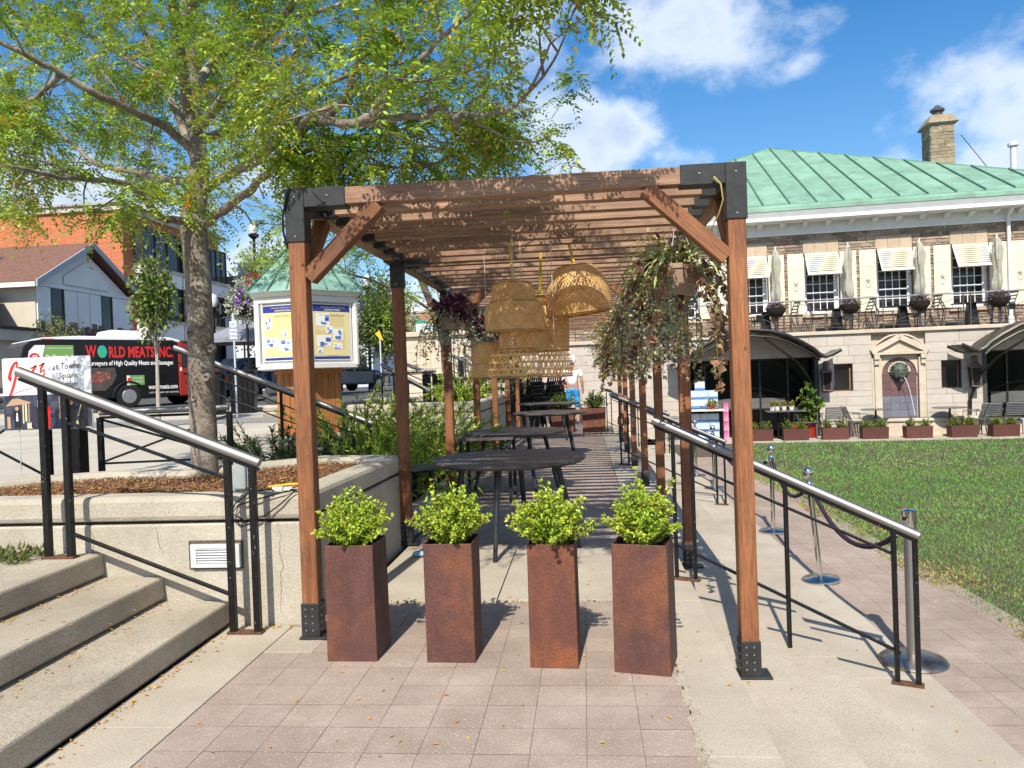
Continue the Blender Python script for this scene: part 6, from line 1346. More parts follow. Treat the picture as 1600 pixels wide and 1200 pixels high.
MB().box(5.95,-.16,1.28,6.05,-.01,1.48).build('mirror', BLACK, cb, bevel=.02); MB().box(5.65,-.012,1.0,5.8,.0,1.05).build('door_handle', BLACK, cb); MB().box(5.53,-.006,1.10,5.60,.0,1.22).build('clearance_light', VW, cb)
MB().prism([(x,.03,z) for x,z in [(.5,2.07),(.85,2.14),(2,2.2),(5.2,2.18),(5.6,2.09),(5.6,2.03),(.5,2.03)]],(0,VWID-.06,0)).build('roof', VW, vn, bevel=.03, seg=2); MB().prism([(3.1,.4,2.18),(3.2,.4,2.42),(4.4,.4,2.40),(4.6,.4,2.16)],(0,1.1,0)).build('roof_unit', VW, vn, bevel=.05, seg=2); MB().box(.80,-.004,2.075,1.2,.03,2.11).build('clearance_light', DR, vn)
for xw in (3.62,6.4):
    for yy,s_ in ((-.012,1),(VWID+.012,-1)):
        w_ = MB().tube([(xw,yy,.36),(xw,yy+s_*.24,.36)],.36,24).build('wheel', RUB_, vn, bevel=.03, seg=2); MB().tube([(xw,yy-s_*.006,.36),(xw,yy+s_*.02,.36)],.22,20).build('rim', RIM, w_, bevel=.01); MB().tube([(xw,yy-s_*.014,.36),(xw,yy,.36)],.07,12).build('hub_cap', RIM, w_)
    arc = MB(); arc.tube([(xw+.47*math.cos(t),-.008,.34+.47*math.sin(t)) for t in np.linspace(0,math.pi,13)],.03,6); arc.build('wheel_arch', BLACK, vn, smooth=True); MB().prism([(xw+.44*math.cos(t),-.004,.33+.44*math.sin(t)) for t in np.linspace(0,math.pi,13)],(0,.01,0)).build('arch_well', BLACK, vn)
MB().prism([(.1,-.01,.34),(5.4,-.01,.34),(5.4,-.01,.42),(.1,-.01,.42)],(0,.03,0)).build('sill_trim', BLACK, vn); MB().box(-.10,.05,.32,.1,VWID-.05,.52).build('rear_bumper', BLACK, vn, bevel=.03); MB().box(-.02,.03,.8,.05,.2,1.1).build('tail_light', DR, vn)
for x in (1.95,4.75): MB().box(x-.006,-.003,.4,x+.006,.01,2.04).build('door_seam', BLACK, vn)
def vp_(name, mat, pts, y=-.003): return MB().prism([(x,y,z) for x,z in pts],(0,-.003,0)).build(name, mat, vn)
vp_('white_decal', DW, [(.30,1.15),(.42,1.75),(.60,1.92),(.92,1.92),(.72,1.15)]); vp_('green_decal', GRN, [(.74,1.15),(.94,1.92),(1.80,1.92),(1.80,1.15)])
def disc(name, mat, cx, cz, r, y, n=20, sx=1.0): return MB().prism([(cx+r*sx*math.cos(t),y,cz+r*math.sin(t)) for t in np.linspace(0,2*math.pi,n+1)[:-1]],(0,-.003,0)).build(name, mat, vn)
disc('emblem_disc', DR, .58,1.52,.18,-.007); text('emblem_letter','S',.36,DW,vn,(.49,-.0105,1.39),(1,0,0),(0,0,1),.001)
LT = lambda body,x,z,size,mat,fit,sh=0,bold=0: text('lettering',body,size,mat,vn,(x,-.008,z),(1,0,0),(0,0,1),.001,'LEFT',1,sh,bold,fit)
LT('The "Cutting Edge"',.92,1.52,.17,DW,.84,.15,.004); LT('Purveyors of High Quality Meats and Sausages',.70,1.82,.06,DW,1.06); LT('Marketing Program',.90,1.30,.15,DW,.84,.15,.003)
LT('W',2.20,1.57,.50,DR,.36,0,.012); disc('globe', TEAL, 2.74,1.73,.19,-.008,20,.85); LT('RLD MEATS INC.',2.95,1.56,.46,DR,2.32,0,.014); LT('Purveyors of High Quality Meats and Sausages',2.24,1.32,.19,DW,3.02,0,.005)
vp_('meat_photo', M('decal_table', (.10,.085,.075), (.05,.045,.04), .4, 3), [(2.0,.56),(2.0,1.24),(3.15,1.24),(3.2,1.0),(3.05,.75),(2.8,.56)]); vp_('meat_cut', MEAT, [(2.2,.8),(2.25,1.05),(2.6,1.14),(3.0,1.08),(3.0,.9),(2.6,.78)],-.006); vp_('badge', GRN, [(3.66,.70),(3.66,1.0),(4.18,1.0),(4.18,.70)]); vp_('badge_end', DW, [(3.55,.70),(3.55,1.0),(3.72,1.0),(3.70,.85),(3.66,.70)]); disc('emblem_disc', DR, 3.635,.87,.06,-.007,14); LT('The "Cutting Edge"',3.76,.89,.07,DW,.38); LT('Marketing Program',3.76,.79,.065,DW,.36)
LT('worldmeats.com',4.32,.56,.20,DW,1.10,0,.005); LT('1 877 913 9639 | 905 569 0559',4.32,.40,.10,DW,1.10)
VS = .828      # the lettering and panels above were laid out on a longer body: draw the van up to its true length
for o in [q for ch in KIDS[vn.name] for q in [ch]+KIDS.get(ch.name,[])]:
    nm = o.name.split('.')[0]
    if o.type == 'FONT':
        o.matrix_basis.translation.x *= VS
        if o.name in FIT: FIT[o.name] *= VS
    elif nm in ('wheel','rim','hub_cap','wheel_arch','arch_well'):
        cx = sum(v.co.x for v in o.data.vertices)/len(o.data.vertices); cx = min((3.62,6.4), key=lambda q: abs(q-cx))
        for v in o.data.vertices: v.co.x += cx*(VS-1)
    else:
        for v in o.data.vertices: v.co.x *= VS
# ================================================================== cars, bins, signs, lamp posts, parasol
def car(label, loc, rz, mat):
    t = thing('parked_car', label, 'car', loc, rz, 'parked cars on the street'); lo = [(0,.3),(-.02,.6),(.1,.85),(.5,.92),(3.1,.92),(4.0,.82),(4.3,.6),(4.32,.3)]
    MB().prism([(x,0,z) for x,z in lo],(0,1.75,0)).build('body', mat, t, bevel=.07, seg=3); hi = [(.35,.9),(.85,1.4),(2.3,1.44),(3.15,.9)]; MB().prism([(x,.1,z) for x,z in hi],(0,1.55,0)).build('cabin', mat, t, bevel=.05, seg=2)
    for yy in (.088,1.652): MB().prism([(.6,yy,.93),(.95,yy,1.34),(1.5,yy,1.37),(1.5,yy,.93)],(0,.01,0)).build('window', GLASS, t); MB().prism([(1.56,yy,.93),(1.56,yy,1.37),(2.25,yy,1.37),(2.95,yy,.93)],(0,.01,0)).build('window', GLASS, t)
    MB().prism([(2.42,.2,1.41),(3.2,.2,.93),(3.2,1.55,.93),(2.42,1.55,1.41)],(.012,0,.012)).build('windscreen', GLASS, t); MB().prism([(.33,.2,.95),(.80,.2,1.39),(.80,1.55,1.39),(.33,1.55,.95)],(-.012,0,.012)).build('rear_window', GLASS, t)
    for xw in (.8,3.5):
        for yy,s_ in ((-.01,1),(1.76,-1)): w_ = MB().tube([(xw,yy,.31),(xw,yy+s_*.2,.31)],.31,20).build('wheel', RUB_, t, bevel=.02); MB().tube([(xw,yy-s_*.008,.31),(xw,yy+s_*.02,.31)],.19,16).build('rim', RIM, w_)
    for yy in (.12,1.4): MB().box(-.03,yy,.62,.03,yy+.25,.78).build('tail_light', DR, t); MB().box(4.25,yy,.58,4.32,yy+.25,.7).build('headlight', VW, t)
    return t
NAVYC = M('navy_car_paint', (.012,.03,.085), (.015,.035,.1), .15, 3, coat=.6); BLUC = M('blue_car_paint', (.015,.035,.09), None, .15, coat=.6)
car('dark navy car between the van and the notice kiosk, under the grey parasol',(-11.6,24.6,.96),R(62),NAVYC); car('blue car partly hidden by the kiosk corner and steel handrails',(-10.6,30.0,.98),R(62),BLUC)
def bin_(x,y,label):
    t = thing('waste_bin',label,'bin',(x,y,plz(y)),R(15),'black street bins by the kiosk'); m = MB()
    MB().add([(-.26,-.26,0),(.26,-.26,0),(.26,.26,0),(-.26,.26,0),(-.3,-.3,.95),(.3,-.3,.95),(.3,.3,.95),(-.3,.3,.95)],[(0,1,5,4),(1,2,6,5),(2,3,7,6),(3,0,4,7),(0,3,2,1),(4,5,6,7)]).build('bin_body', BLACK, t, bevel=.03)
    for k in range(5): MB().bar((-.22+k*.11,-.285-.0,.08),(-.25+k*.125,-.315,.9),.03,.015).build('rib', BLACK, t)
    MB().box(-.31,-.31,.952,.31,.31,1.03).build('lid', BLACK, t, bevel=.03); return t
bin_(-8.75,17.4,'black street bin left of two, next to the tree trunk'); bin_(-8.1,17.7,'black street bin right of two, before the sculpted concrete base')
sb = thing('bollard_base','stacked pale and dark round concrete base by the bins','bollard',(-6.6,16.2,plz(16.2))); MB().lathe([(.36,0),(.38,.07),(.34,.12)],(0,0,0),20).build('foot', CONC, sb, smooth=True); MB().lathe([(.36,.13),(.37,.2),(.30,.26)],(0,0,0),20).build('collar', CONC, sb, smooth=True); MB().lathe([(.30,.27),(.32,.36),(.22,.46),(.30,.52),(.31,.6),(.24,.7)],(0,0,0),20).build('pot', IRON, sb, smooth=True)
ns = thing('parking_sign','small white and blue parking sign on a thin pole before the leafy tree','sign',(-7.5,16.0,plz(16)),world=True); MB().tube([(-7.5,16.02,.75),(-7.5,16.02,3.0)],.022,8).build('pole', M('galvanised', (.45,.5,.55), None, .5), ns); sg = MB().box(-7.575,15.98,2.44,-7.415,16.0,2.82).build('sign_plate', M('sign_plate', (.62,.7,.78), None, .5), ns)
for k,b_ in enumerate(('NO','PARK','THIS','SIDE')) : text('lettering',b_,.075,NAVY,sg,(-7.495,15.975,2.73-k*.085),(1,0,0),(0,0,1),.0005,'CENTER')
def lamppost(x,y,zb,zt,label,side=-1,zbn=None,word=None):
    t = thing('lamp_post',label,'lamp post',(x,y,zb),world=True,group='black lamp posts with navy banners'); MB().tube([(x,y,zb),(x,y,zb+1),(x,y,zt-.6)],[.12,.07,.06],10).build('pole', BLACK, t, smooth=True); MB().lathe([(.08,-.6),(.2,-.5),(.22,-.42),(.1,-.38)],(x,y,zt),12).build('lamp_base', BLACK, t); MB().lathe([(.12,-.38),(.2,-.2),(.17,0),(.05,.1)],(x,y,zt),14).build('lamp_globe', VW, t, smooth=True)
    zb1 = zbn; MB().bar((x,y,zb1+1.3),(x+side*.8,y,zb1+1.3),.04).build('banner_arm', BLACK, t); bn = MB().box(min(x+side*.12,x+side*.72),y-.01,zb1,max(x+side*.12,x+side*.72),y+.01,zb1+1.27).build('banner', M('banner_navy', (.03,.035,.11), None, .7), t)
    if word: text('lettering',word,.2,DW,bn,(x+side*.42+.07,y-.015,zb1+.25),(0,0,1),(-1,0,0),.001)
lamppost(-13.05,30,1,7.9,'black lamp post with plain navy banner above the kiosk roof',-1,5.05); lamppost(-9.3,33,1,5.95,'black lamp post with lettered navy banner above the stone faced wall',-1,3.75,'DOWNTOWN'); lamppost(-13.4,27,.96,4.7,'black lamp post with small navy banner right of the honey locust trunk',-1,2.75,'DOWNTOWN')
fb = thing('flower_basket','big hanging basket of white and purple flowers beside the kiosk roof','flower basket',(-10.1,22.5,3.9)); L = Leaves(); twigs(L,(0,0,0),(.62,.6,.75),160,26,.075,.05,.4,.2); L.build('white_flowers', M('white_flower', (.5,.52,.44), (.3,.34,.24), .8, 8, isl=.3), fb); L = Leaves(); twigs(L,(.12,-.3,.1),(.35,.3,.35),30,8,.08,.06,.6,.2); L.build('purple_flowers', M('purple_flower', (.22,.06,.42), None, .7, isl=.4), fb); L = Leaves(); twigs(L,(.3,0,.7),(.35,.3,.25),20,8,.08,.06,.6,.2); tag(L.build('red_flowers', M('red_bloom', (.5,.06,.03), None, .7, isl=.4), fb), kind='stuff'); MB().lathe([(.05,-.4),(.3,-.3),(.36,0)],(0,0,0),14).build('basket', COIR, fb)
MB().tube([(0,0,-2.9),(0,0,-.3)],.04,8).build('stand', BLACK, fb)
gp = thing('cafe_parasol','open grey parasol behind the parking sign','parasol',(-10.9,24,.96)); m = MB(); n = 8; k0 = [(1.35*math.cos(2*math.pi*k/n),1.35*math.sin(2*math.pi*k/n),1.95) for k in range(n)]; m.v = k0+[(0,0,2.55)]+[(x,y,z-.14) for x,y,z in k0]; m.f = [(k,(k+1)%n,n) for k in range(n)]+[(k,k+n+1,(k+1)%n+n+1,(k+1)%n) for k in range(n)]; m.build('canopy', M('grey_canvas', (.25,.25,.3), (.2,.2,.25), .9, 3), gp); MB().tube([(0,0,0),(0,0,2.6)],.03,8).build('pole', IRON, gp)
ys_ = thing('warning_sign','tilted yellow warning sign in front of the street tree beyond the kiosk','sign',(-8.05,30,1)); MB().prism([(-.16,0,2.28),(.02,0,2.40),(.18,0,1.98),(.0,0,2.1)],(0,.03,0)).build('plate', M('sign_yellow', (.75,.5,.02), None, .5), ys_); MB().tube([(.03,.04,0),(.03,.04,2.2)],.03,8).build('pole', GUT, ys_)
# ================================================================== buildings on the left
BRK_ = bpy.data.materials.new('orange_brick'); BRK_.use_nodes = True; n_,l_ = BRK_.node_tree.nodes, BRK_.node_tree.links; tcx = n_.new('ShaderNodeNewGeometry'); sp_ = n_.new('ShaderNodeSeparateXYZ'); l_.new(tcx.outputs['Position'],sp_.inputs[0]); cb_ = n_.new('ShaderNodeCombineXYZ'); l_.new(mth(n_,l_,'ADD',sp_.outputs[0],sp_.outputs[1]),cb_.inputs[0]); l_.new(sp_.outputs[2],cb_.inputs[1]); bk_ = n_.new('ShaderNodeTexBrick'); bk_.inputs['Scale'].default_value = 1; bk_.inputs['Brick Width'].default_value = .4; bk_.inputs['Row Height'].default_value = .1; bk_.inputs['Mortar Size'].default_value = .012; bk_.inputs['Color1'].default_value = (.50,.135,.05,1); bk_.inputs['Color2'].default_value = (.40,.10,.04,1); bk_.inputs['Mortar'].default_value = (.50,.28,.16,1); l_.new(cb_.outputs[0],bk_.inputs['Vector']); l_.new(bk_.outputs[0],n_['Principled BSDF'].inputs['Base Color']); n_['Principled BSDF'].inputs['Roughness'].default_value = .9
PAN = M('grey_panel', (.78,.77,.75), (.70,.69,.68), .7, .7); TRIM = M('stone_trim', (.50,.45,.38), None, .8); STU = M('cream_stucco', (.56,.50,.42), (.50,.45,.37), .9, 1.2); DKW = glassy('tinted_glass', (.02,.024,.03), .08); SHG = M('brown_shingle', (.20,.105,.075), (.12,.06,.045), .95, 9, stretch=(1,1,3), bump=.4, bscale=14, isl=.2); DKF = M('dark_frame', (.03,.025,.022), None, .6)
bb = thing('brick_building','three storey orange brick building with projecting dark glass bays','building',(-30,45,1),world=True); X0 = -24.6
MB().box(-62,39.6,.9,X0,50.6,11.1).build('brick_wall', BRK_, bb); MB().box(-62.1,39.45,11.1,X0+.15,50.7,11.42).build('cornice', TRIM, bb, bevel=.03); MB().box(-62.1,39.35,11.42,X0+.25,50.8,11.55).build('cornice', M('cap_grey', (.35,.34,.33), None, .7), bb)
for (ya,yb) in ((40.6,44.3),(44.7,48.2),(48.4,50.5)):
    for (za,zb) in ((8.3,10.35),(5.35,7.25)):
        w_ = MB().box(X0+.05,ya,za,X0+.55,yb,zb).build('bay_window', DKW, bb); f = MB()
        for y in np.linspace(ya,yb,4): f.box(X0+.5,y-.05,za,X0+.6,y+.05,zb)
        f.box(X0+.02,ya-.06,zb,X0+.62,yb+.06,zb+.1); f.box(X0+.02,ya-.06,za-.05,X0+.62,yb+.06,za+.03); f.build('bay_frame', DKF, w_); 
    for (za,zb) in ((7.3,8.2),(4.2,5.25)): MB().box(X0+.02,ya-.1,za,X0+.7,yb+.1,zb).build('spandrel_panel', PAN, bb, bevel=.02); MB().box(X0+.02,ya-.14,zb-.12,X0+.78,yb+.14,zb+.06).build('spandrel_cap', TRIM, bb)
MB().box(X0+.01,40.2,1,X0+.2,50.4,4.1).build('shop_front', DKW, bb)
gb = thing('gabled_shop','white panelled gabled shop with brown shingle roof and a stone lower band','shop',(-24,32.5,1),world=True); XG = -22.0
MB().box(-34,29.25,.9,XG,35.9,5.85).build('wall', STU, gb); MB().prism([(XG-.02,29.3,5.8),(XG-.02,35.85,5.8),(XG-.02,32.55,7.6)],(-.2,0,0)).build('gable', PAN, gb)
for (ya,yb) in ((29.3,30.1),(30.95,31.78),(31.82,32.62),(32.66,33.45),(34.32,35.85)): MB().box(XG-.0,ya+.01,4.2,XG+.06,yb-.01,5.75).build('wall_panel', PAN, gb)
for (ya,yb) in ((30.1,30.95),(33.45,34.32)): w_ = MB().box(XG+.0,ya+.08,4.2,XG+.02,yb-.08,5.75).build('window', DKW, gb); MB().box(XG,ya,4.15,XG+.05,ya+.08,5.8).box(XG,yb-.08,4.15,XG+.05,yb,5.8).build('window_frame', DKF, w_)
MB().prism([(XG+.01,31.0,6.0),(XG+.01,34.1,6.0),(XG+.01,34.1,6.35),(XG+.01,32.55,7.2),(XG+.01,31.0,6.35)],(.04,0,0)).build('gable_panel', PAN, gb, bevel=.015); MB().box(XG+.0,29.25,5.77,XG+.09,35.9,5.9).build('trim_band', PAN, gb)
STB = M('rubble_band', (.20,.13,.10), (.12,.085,.075), .9, 3, bump=.6, bscale=8, speck=(.3,.22,.17), sscale=5, sthr=.6); sb_ = MB(); y = 29.3
while y < 35.8:
    z = 1.0
    while z < 4.1: d_ = rng.uniform(.25,.6); h_ = rng.uniform(.18,.4); sb_.obox((XG+.03,y+.25,z+h_/2),(.08+rng.uniform(0,.05),min(d_,.5),h_-.03)); z += h_
    y += .48
o = sb_.build('stone_band', M('band_stone', (.22,.14,.11), (.13,.09,.08), .9, 4, isl=.4, hue=.03), gb); o['kind'] = 'stuff'
text('shop_lettering','Swiss Interiors',.72,M('sign_dark', (.02,.018,.018), None, .5),gb,(XG+.14,30.6,3.45),(0,1,0),(0,0,1),.03)
ov = XG+.4
for (ya,za,yb,zb) in ((28.85,5.78,32.55,7.85),(36.25,5.78,32.55,7.85)): MB().prism([(ov,ya,za),(ov,yb,zb),(ov,yb,zb+.16),(ov,ya,za+.16)],(-14,0,0)).build('roof', SHG, gb)
m = MB()
for (ya,za,yb,zb) in ((28.8,5.74,32.55,7.84),(36.3,5.74,32.55,7.84)): m.prism([(ov+.005,ya,za-.08),(ov+.005,yb,zb-.08),(ov+.005,yb,zb+.19),(ov+.005,ya,za+.19)],(.06,0,0))
m.build('barge_board', M('barge_grey', (.34,.37,.41), None, .6), gb); MB().box(-36,28.72,5.66,ov,28.9,5.84).build('gutter', PAN, gb); MB().box(-25.4,30.9,7.1,-24.9,31.4,7.35).build('roof_vent', TRIM, gb); MB().box(-30.4,30.9,7.1,-29.9,31.4,7.35).build('roof_vent', TRIM, gb)
ss = thing('small_shop','low cream shop with grey roof and round gable vent at the far left','shop',(-26,26,1),world=True); MB().box(-34,25.6,.9,-20.9,29.0,3.35).build('wall', STU, ss); MB().box(-34,25.3,3.35,-20.6,29,3.75).build('fascia', STU, ss); MB().prism([(-34,25.2,3.76),(-20.5,25.2,3.76),(-20.5,29,3.76),(-34,29,3.76)],(0,0,.1)).build('roof_edge', DKF, ss); MB().prism([(-34,25.4,3.86),(-20.7,25.4,3.86),(-23.4,28.9,5.4),(-34,28.9,5.4)],(0,0,.06)).build('roof', M('grey_shingle', (.13,.15,.14), (.09,.1,.1), .9, 6), ss); MB().lathe([(.45,0),(.4,.1)],(-22.6,25.9,4.1),16).build('gable_vent', PAN, ss)
L = Leaves(); s = MB(); sh = thing('leafy_bush','pale green bush behind the rear of the black van','bush',(-17.3,24.0,1)); twigs(L,(0,0,1.4),(.9,.8,1.6),90,30,.1,.06,.3,.2,.9,s,.012); s.build('stem', STEM, sh); L.build('foliage', M('pale_bush', (.16,.2,.06), (.1,.14,.04), .6, 5, isl=.35), sh)
mb_ = thing('mansard_shop','dark brick shop with slate mansard between the brick building and the kiosk','shop',(-24,54,1),world=True); MB().box(-25.5,51,.9,-21.0,62,7.3).build('wall', M('dark_brick', (.13,.07,.05), (.08,.05,.04), .9, 9), mb_); MB().prism([(-25.6,50.8,7.3),(-20.8,50.8,7.3),(-21.2,51.6,9.0),(-25.6,51.6,9.0)],(0,11,0)).build('mansard_roof', M('slate', (.12,.12,.125), (.07,.07,.08), .8, 3), mb_); w_ = MB().box(-23.4,50.93,4.9,-21.3,50.98,7.0).build('window', DKW, mb_); MB().box(-23.5,50.9,4.8,-23.3,50.99,7.1).box(-22.4,50.9,4.8,-22.25,50.99,7.1).box(-21.35,50.9,4.8,-21.2,50.99,7.1).build('window_frame', VW, w_)
MB().box(-20.99,51,4.6,-20.9,62,5.2).build('sign_band', PAN, mb_)
wb = thing('white_building','pale blue white two storey building with a row of tall dark windows','building',(-15,52,1),world=True); WBM = M('pale_render', (.58,.62,.68), (.52,.56,.62), .8, .6); MB().box(-24,50,.9,-13.9,60,6.1).build('wall', WBM, wb); MB().box(-24.1,49.9,6.1,-13.8,60,6.25).build('roof_edge', DKF, wb)
for k in range(5): MB().box(-19.3+k*1.12,49.96,4.0,-18.75+k*1.12,50.0,5.4).build('window', DKW, wb)
MB().box(-19.6,49.95,5.4,-13.95,49.99,5.5).box(-19.6,49.95,3.9,-13.95,49.99,4.0).build('window_band', DKF, wb); MB().box(-15.4,49.96,1.2,-14.3,50.0,3.0).build('door', DKW, wb); MB().box(-16.6,52,6.25,-15.4,54,6.8).build('roof_plant', PAN, wb)
pk_ = thing('pink_brick_building','pinkish brick building far behind the stone faced wall','building',(-14,64,1),world=True); MB().box(-22,62,.9,-6.0,72,6.8).build('wall', M('pink_brick', (.40,.19,.13), (.34,.16,.11), .9, 2), pk_); MB().box(-22.1,61.9,6.8,-5.9,72,6.95).build('roof_edge', TRIM, pk_)
for k in range(6): MB().box(-17.2+k*1.9,61.95,4.6,-16.2+k*1.9,62.0,5.5).build('window', DKW, pk_)
MB().box(-17.4,61.9,1,-7,61.98,4.2).build('lower_band', M('grey_band', (.17,.17,.18), None, .8), pk_); MB().box(-14.6,63,6.95,-12.2,66,7.9).build('roof_plant', WBM, pk_)
# ================================================================== smaller trees
BARK = M('bark', (.25,.21,.172), (.16,.13,.105), .95, 3, stretch=(5,5,9), grain=(9,.4,1), bump=.9, bscale=7, bdist=.010, blot=(.36,.33,.28), blscale=5)
BARKY = M('young_bark', (.42,.38,.33), (.3,.26,.22), .9, 6, stretch=(8,8,2), bump=.4)
def tree(name, label, x, y, z, th, cr, crad, n, per, ll, lw, mat, tr=.05, hem=None, group=None, up=.1, nb=9, bark=None):
    t = thing(name, label, 'tree', (x,y,z), rng.uniform(0,6), group); s = MB(); s.tube([(0,0,0),(.02,0,th*.5),(0,.02,th),(0,0,cr+crad[2]*.5)],[tr,tr*.8,tr*.65,tr*.2],8)
    for k in range(nb): a = 6.28*k/nb+rng.uniform(-.3,.3); zz = th+rng.uniform(-.1,.5)*crad[2]; s.tube([(0,0,zz),(math.cos(a)*crad[0]*.4,math.sin(a)*crad[1]*.4,zz+crad[2]*.3),(math.cos(a)*crad[0]*.8,math.sin(a)*crad[1]*.8,zz+crad[2]*rng.uniform(.3,.7))],[tr*.4,tr*.25,tr*.08],5)
    s.build('trunk', bark or BARK, t, smooth=True); L = Leaves(); s2 = MB(); twigs(L,(0,0,cr),crad,n,per,ll,lw,.3,up,1.4,s2,tr*.07,hem); s2.build('branches', bark or BARK, t); L.build('crown', mat, t); return t
LFG = M('mid_leaf', (.10,.16,.03), (.16,.21,.04), .55, 4, isl=.45, hue=.03, transl=.2); LFD = M('dark_leaf', (.045,.085,.022), (.09,.13,.03), .55, 4, isl=.45, hue=.02, transl=.15)
tree('street_tree','young street tree with pale trunk in front of the black van lettering',-8.12,14.0,plz(14),1.45,2.5,(.38,.38,.95),64,24,.10,.07,LFG,.045,bark=BARKY)
tree('street_tree','leafy green tree behind the parking sign, left of the kiosk',-10.4,26,1,2.0,3.3,(1.6,1.4,2.2),200,34,.13,.09,LFG,.1)
tree('street_tree','upright green tree in front of the pink brick building',-8.6,33,1,1.2,3.0,(1.3,1.2,2.0),170,30,.15,.1,LFG,.09)
tree('street_tree','low spreading dark tree in front of the white building',-10.3,32,1,1.0,2.0,(1.7,1.3,1.1),150,30,.14,.09,LFD,.08)
tree('street_tree','small tree glimpsed behind the far end of the terrace wall',-3.4,27,.6,1.4,3.0,(1.2,1.2,1.2),120,30,.13,.09,LFG,.07)
# ================================================================== honey locusts
LOC = M('locust_leaflet', (.195,.335,.03), (.37,.475,.05), .5, 1.6, isl=.42, hue=.03, transl=.28, spec=.45)
LOCY = M('locust_yellowing', (.45,.36,.04), (.5,.33,.03), .5, 2, isl=.3, hue=.02, transl=.35)
class Locust:
    """limbs in world space, side branches grown from them, pinnate leaves along the twigs"""
    def __init__(s, ok=lambda p: True): s.w = MB(); s.tw = MB(); s.B=[]; s.D=[]; s.ok = ok
    def limb(s, pts, r0, r1, n=10, jit=.22):
        P = [Vector(p) for p in pts]; Q = []
        for i in range(len(P)-1):
            a,b,c,d = P[max(i-1,0)],P[i],P[i+1],P[min(i+2,len(P)-1)]
            for k in range(4):
                t = k/4; Q.append(.5*((2*b)+(c-a)*t+(2*a-5*b+4*c-d)*t*t+(3*b-a-3*c+d)*t**3))
        Q.append(P[-1]); m = len(Q); Q = [q+Vector((rng.uniform(-1,1),rng.uniform(-1,1),rng.uniform(-1,1)))*r0*jit*(0<i<m-1) for i,q in enumerate(Q)]
        s.w.tube(Q,[r0+(r1-r0)*(i/(m-1)) for i in range(m)],n); return Q
    def twig(s, p, d, ln, r, lv, dens):
        p = Vector(p); d = Vector(d).normalized(); path = [p]; k = max(4,int(ln/.12)); st_ = ln/k
        for i in range(k):
            d = (d+Vector((rng.gauss(0,.22),rng.gauss(0,.22),rng.gauss(0,.16)-.035*i/k))).normalized(); p = p+d*st_
            if not s.ok(p): break
            path.append(p)
            if lv < 2 and i > 0 and rng.random() < (.62 if lv == 0 else .5):
                sd_ = d.cross(Vector((rng.gauss(0,1),rng.gauss(0,1),rng.gauss(0,1)))).normalized(); s.twig(p,(d*.55+sd_*.85+Vector((0,0,.12))),ln*rng.uniform(.4,.7),r*.5,lv+1,dens)
            if (i > 0 or lv > 0) and rng.random() < .97:
                for q in range(dens if lv else max(1,dens-1)):
                    v = (d*.35+Vector((rng.gauss(0,.7),rng.gauss(0,.7),rng.gauss(-.05,.45)))).normalized(); s.B.append(tuple(p-d*st_*rng.random())); s.D.append(tuple(v))
        if len(path) > 1: s.tw.tube(path,[r*(1-.8*i/k) for i in range(len(path))],5 if r > .008 else 4,False)
    def grow(s, Q, every, ln, r, dens, t0=.2, outward=None, upb=.15):
        acc = 0; L_ = 0; tot = sum((Q[i+1]-Q[i]).length for i in range(len(Q)-1))
        for i in range(len(Q)-1):
            L_ += (Q[i+1]-Q[i]).length
            if L_/tot < t0: continue
            acc += (Q[i+1]-Q[i]).length
            while acc > every:
                acc -= every; d = (Q[i+1]-Q[i]).normalized(); sd_ = d.cross(Vector((rng.gauss(0,1),rng.gauss(0,1),rng.gauss(0,1)))).normalized(); s.twig(Q[i],d*.45+sd_*.9+Vector((0,0,upb)),ln*rng.uniform(.55,1.2),r,0,dens)
        s.twig(Q[-1],Q[-1]-Q[-2],ln*.8,r,0,dens)
    def leaves(s, name, mat, parent, size=.205, frac=None, ll=.040, lw=.0165, pairs=8):
        B = np.array(s.B); D = np.array(s.D); n = len(B); L = Leaves(); D = D/np.linalg.norm(D,axis=1,keepdims=True); N = np.tile([0,0,1.0],(n,1))+NR.normal(scale=.35,size=(n,3)); S = np.cross(D,N); S /= np.linalg.norm(S,axis=1,keepdims=True)+1e-9; ln = NR.uniform(.65,1.25,n)*size
        for k in range(pairs):
            t = (k+1.2)/(pairs+.7); P = B+D*(ln*t)[:,None]+np.array([0,0,-1.0])*(ln*t*t*.42)[:,None]; dd = D+np.array([0,0,-1.0])*(t*.84); sz = ll*(1-.35*abs(t-.45))
            for sg in (-1,1):
                a = P; v = S*sg*.9+dd*.5+NR.normal(scale=.16,size=(n,3)); L.add(a, v, N+NR.normal(scale=.3,size=(n,3)), sz*NR.uniform(.85,1.15,n)*(size/.205), lw*(size/.205)*NR.uniform(.85,1.2,n))
        return L.build(name, mat, parent, fold=.12, curl=.06, wide=.5), n
def PXW(u, v, y):
    d = _f+_r*((u-800)/FOC)-_u*((v-600)/FOC); return CAMP+d*(y/d.y)
T = thing('honey_locust','large honey locust with fine yellow green leaves growing from the concrete planter bed','tree',(-3.05,5.9,.72),world=True)
def clear_of_roof(p):
    if p.y < 4.28 and p.x > -2.0: return p.z > 2.80
    if p.x > -2.6: return p.z > 2.62
    return p.z > 2.5+.16*max(0,-3.2-p.x)
lo = Locust(clear_of_roof); tk = Vector((-3.05,5.9,.72))
trunk = lo.limb([(-3.05,5.9,.6),(-3.045,5.9,.8),(-3.05,5.9,1.4),(-3.04,5.9,2.0),(-3.05,5.9,2.5),(-3.07,5.9,2.8)],.104,.099,16,.03)
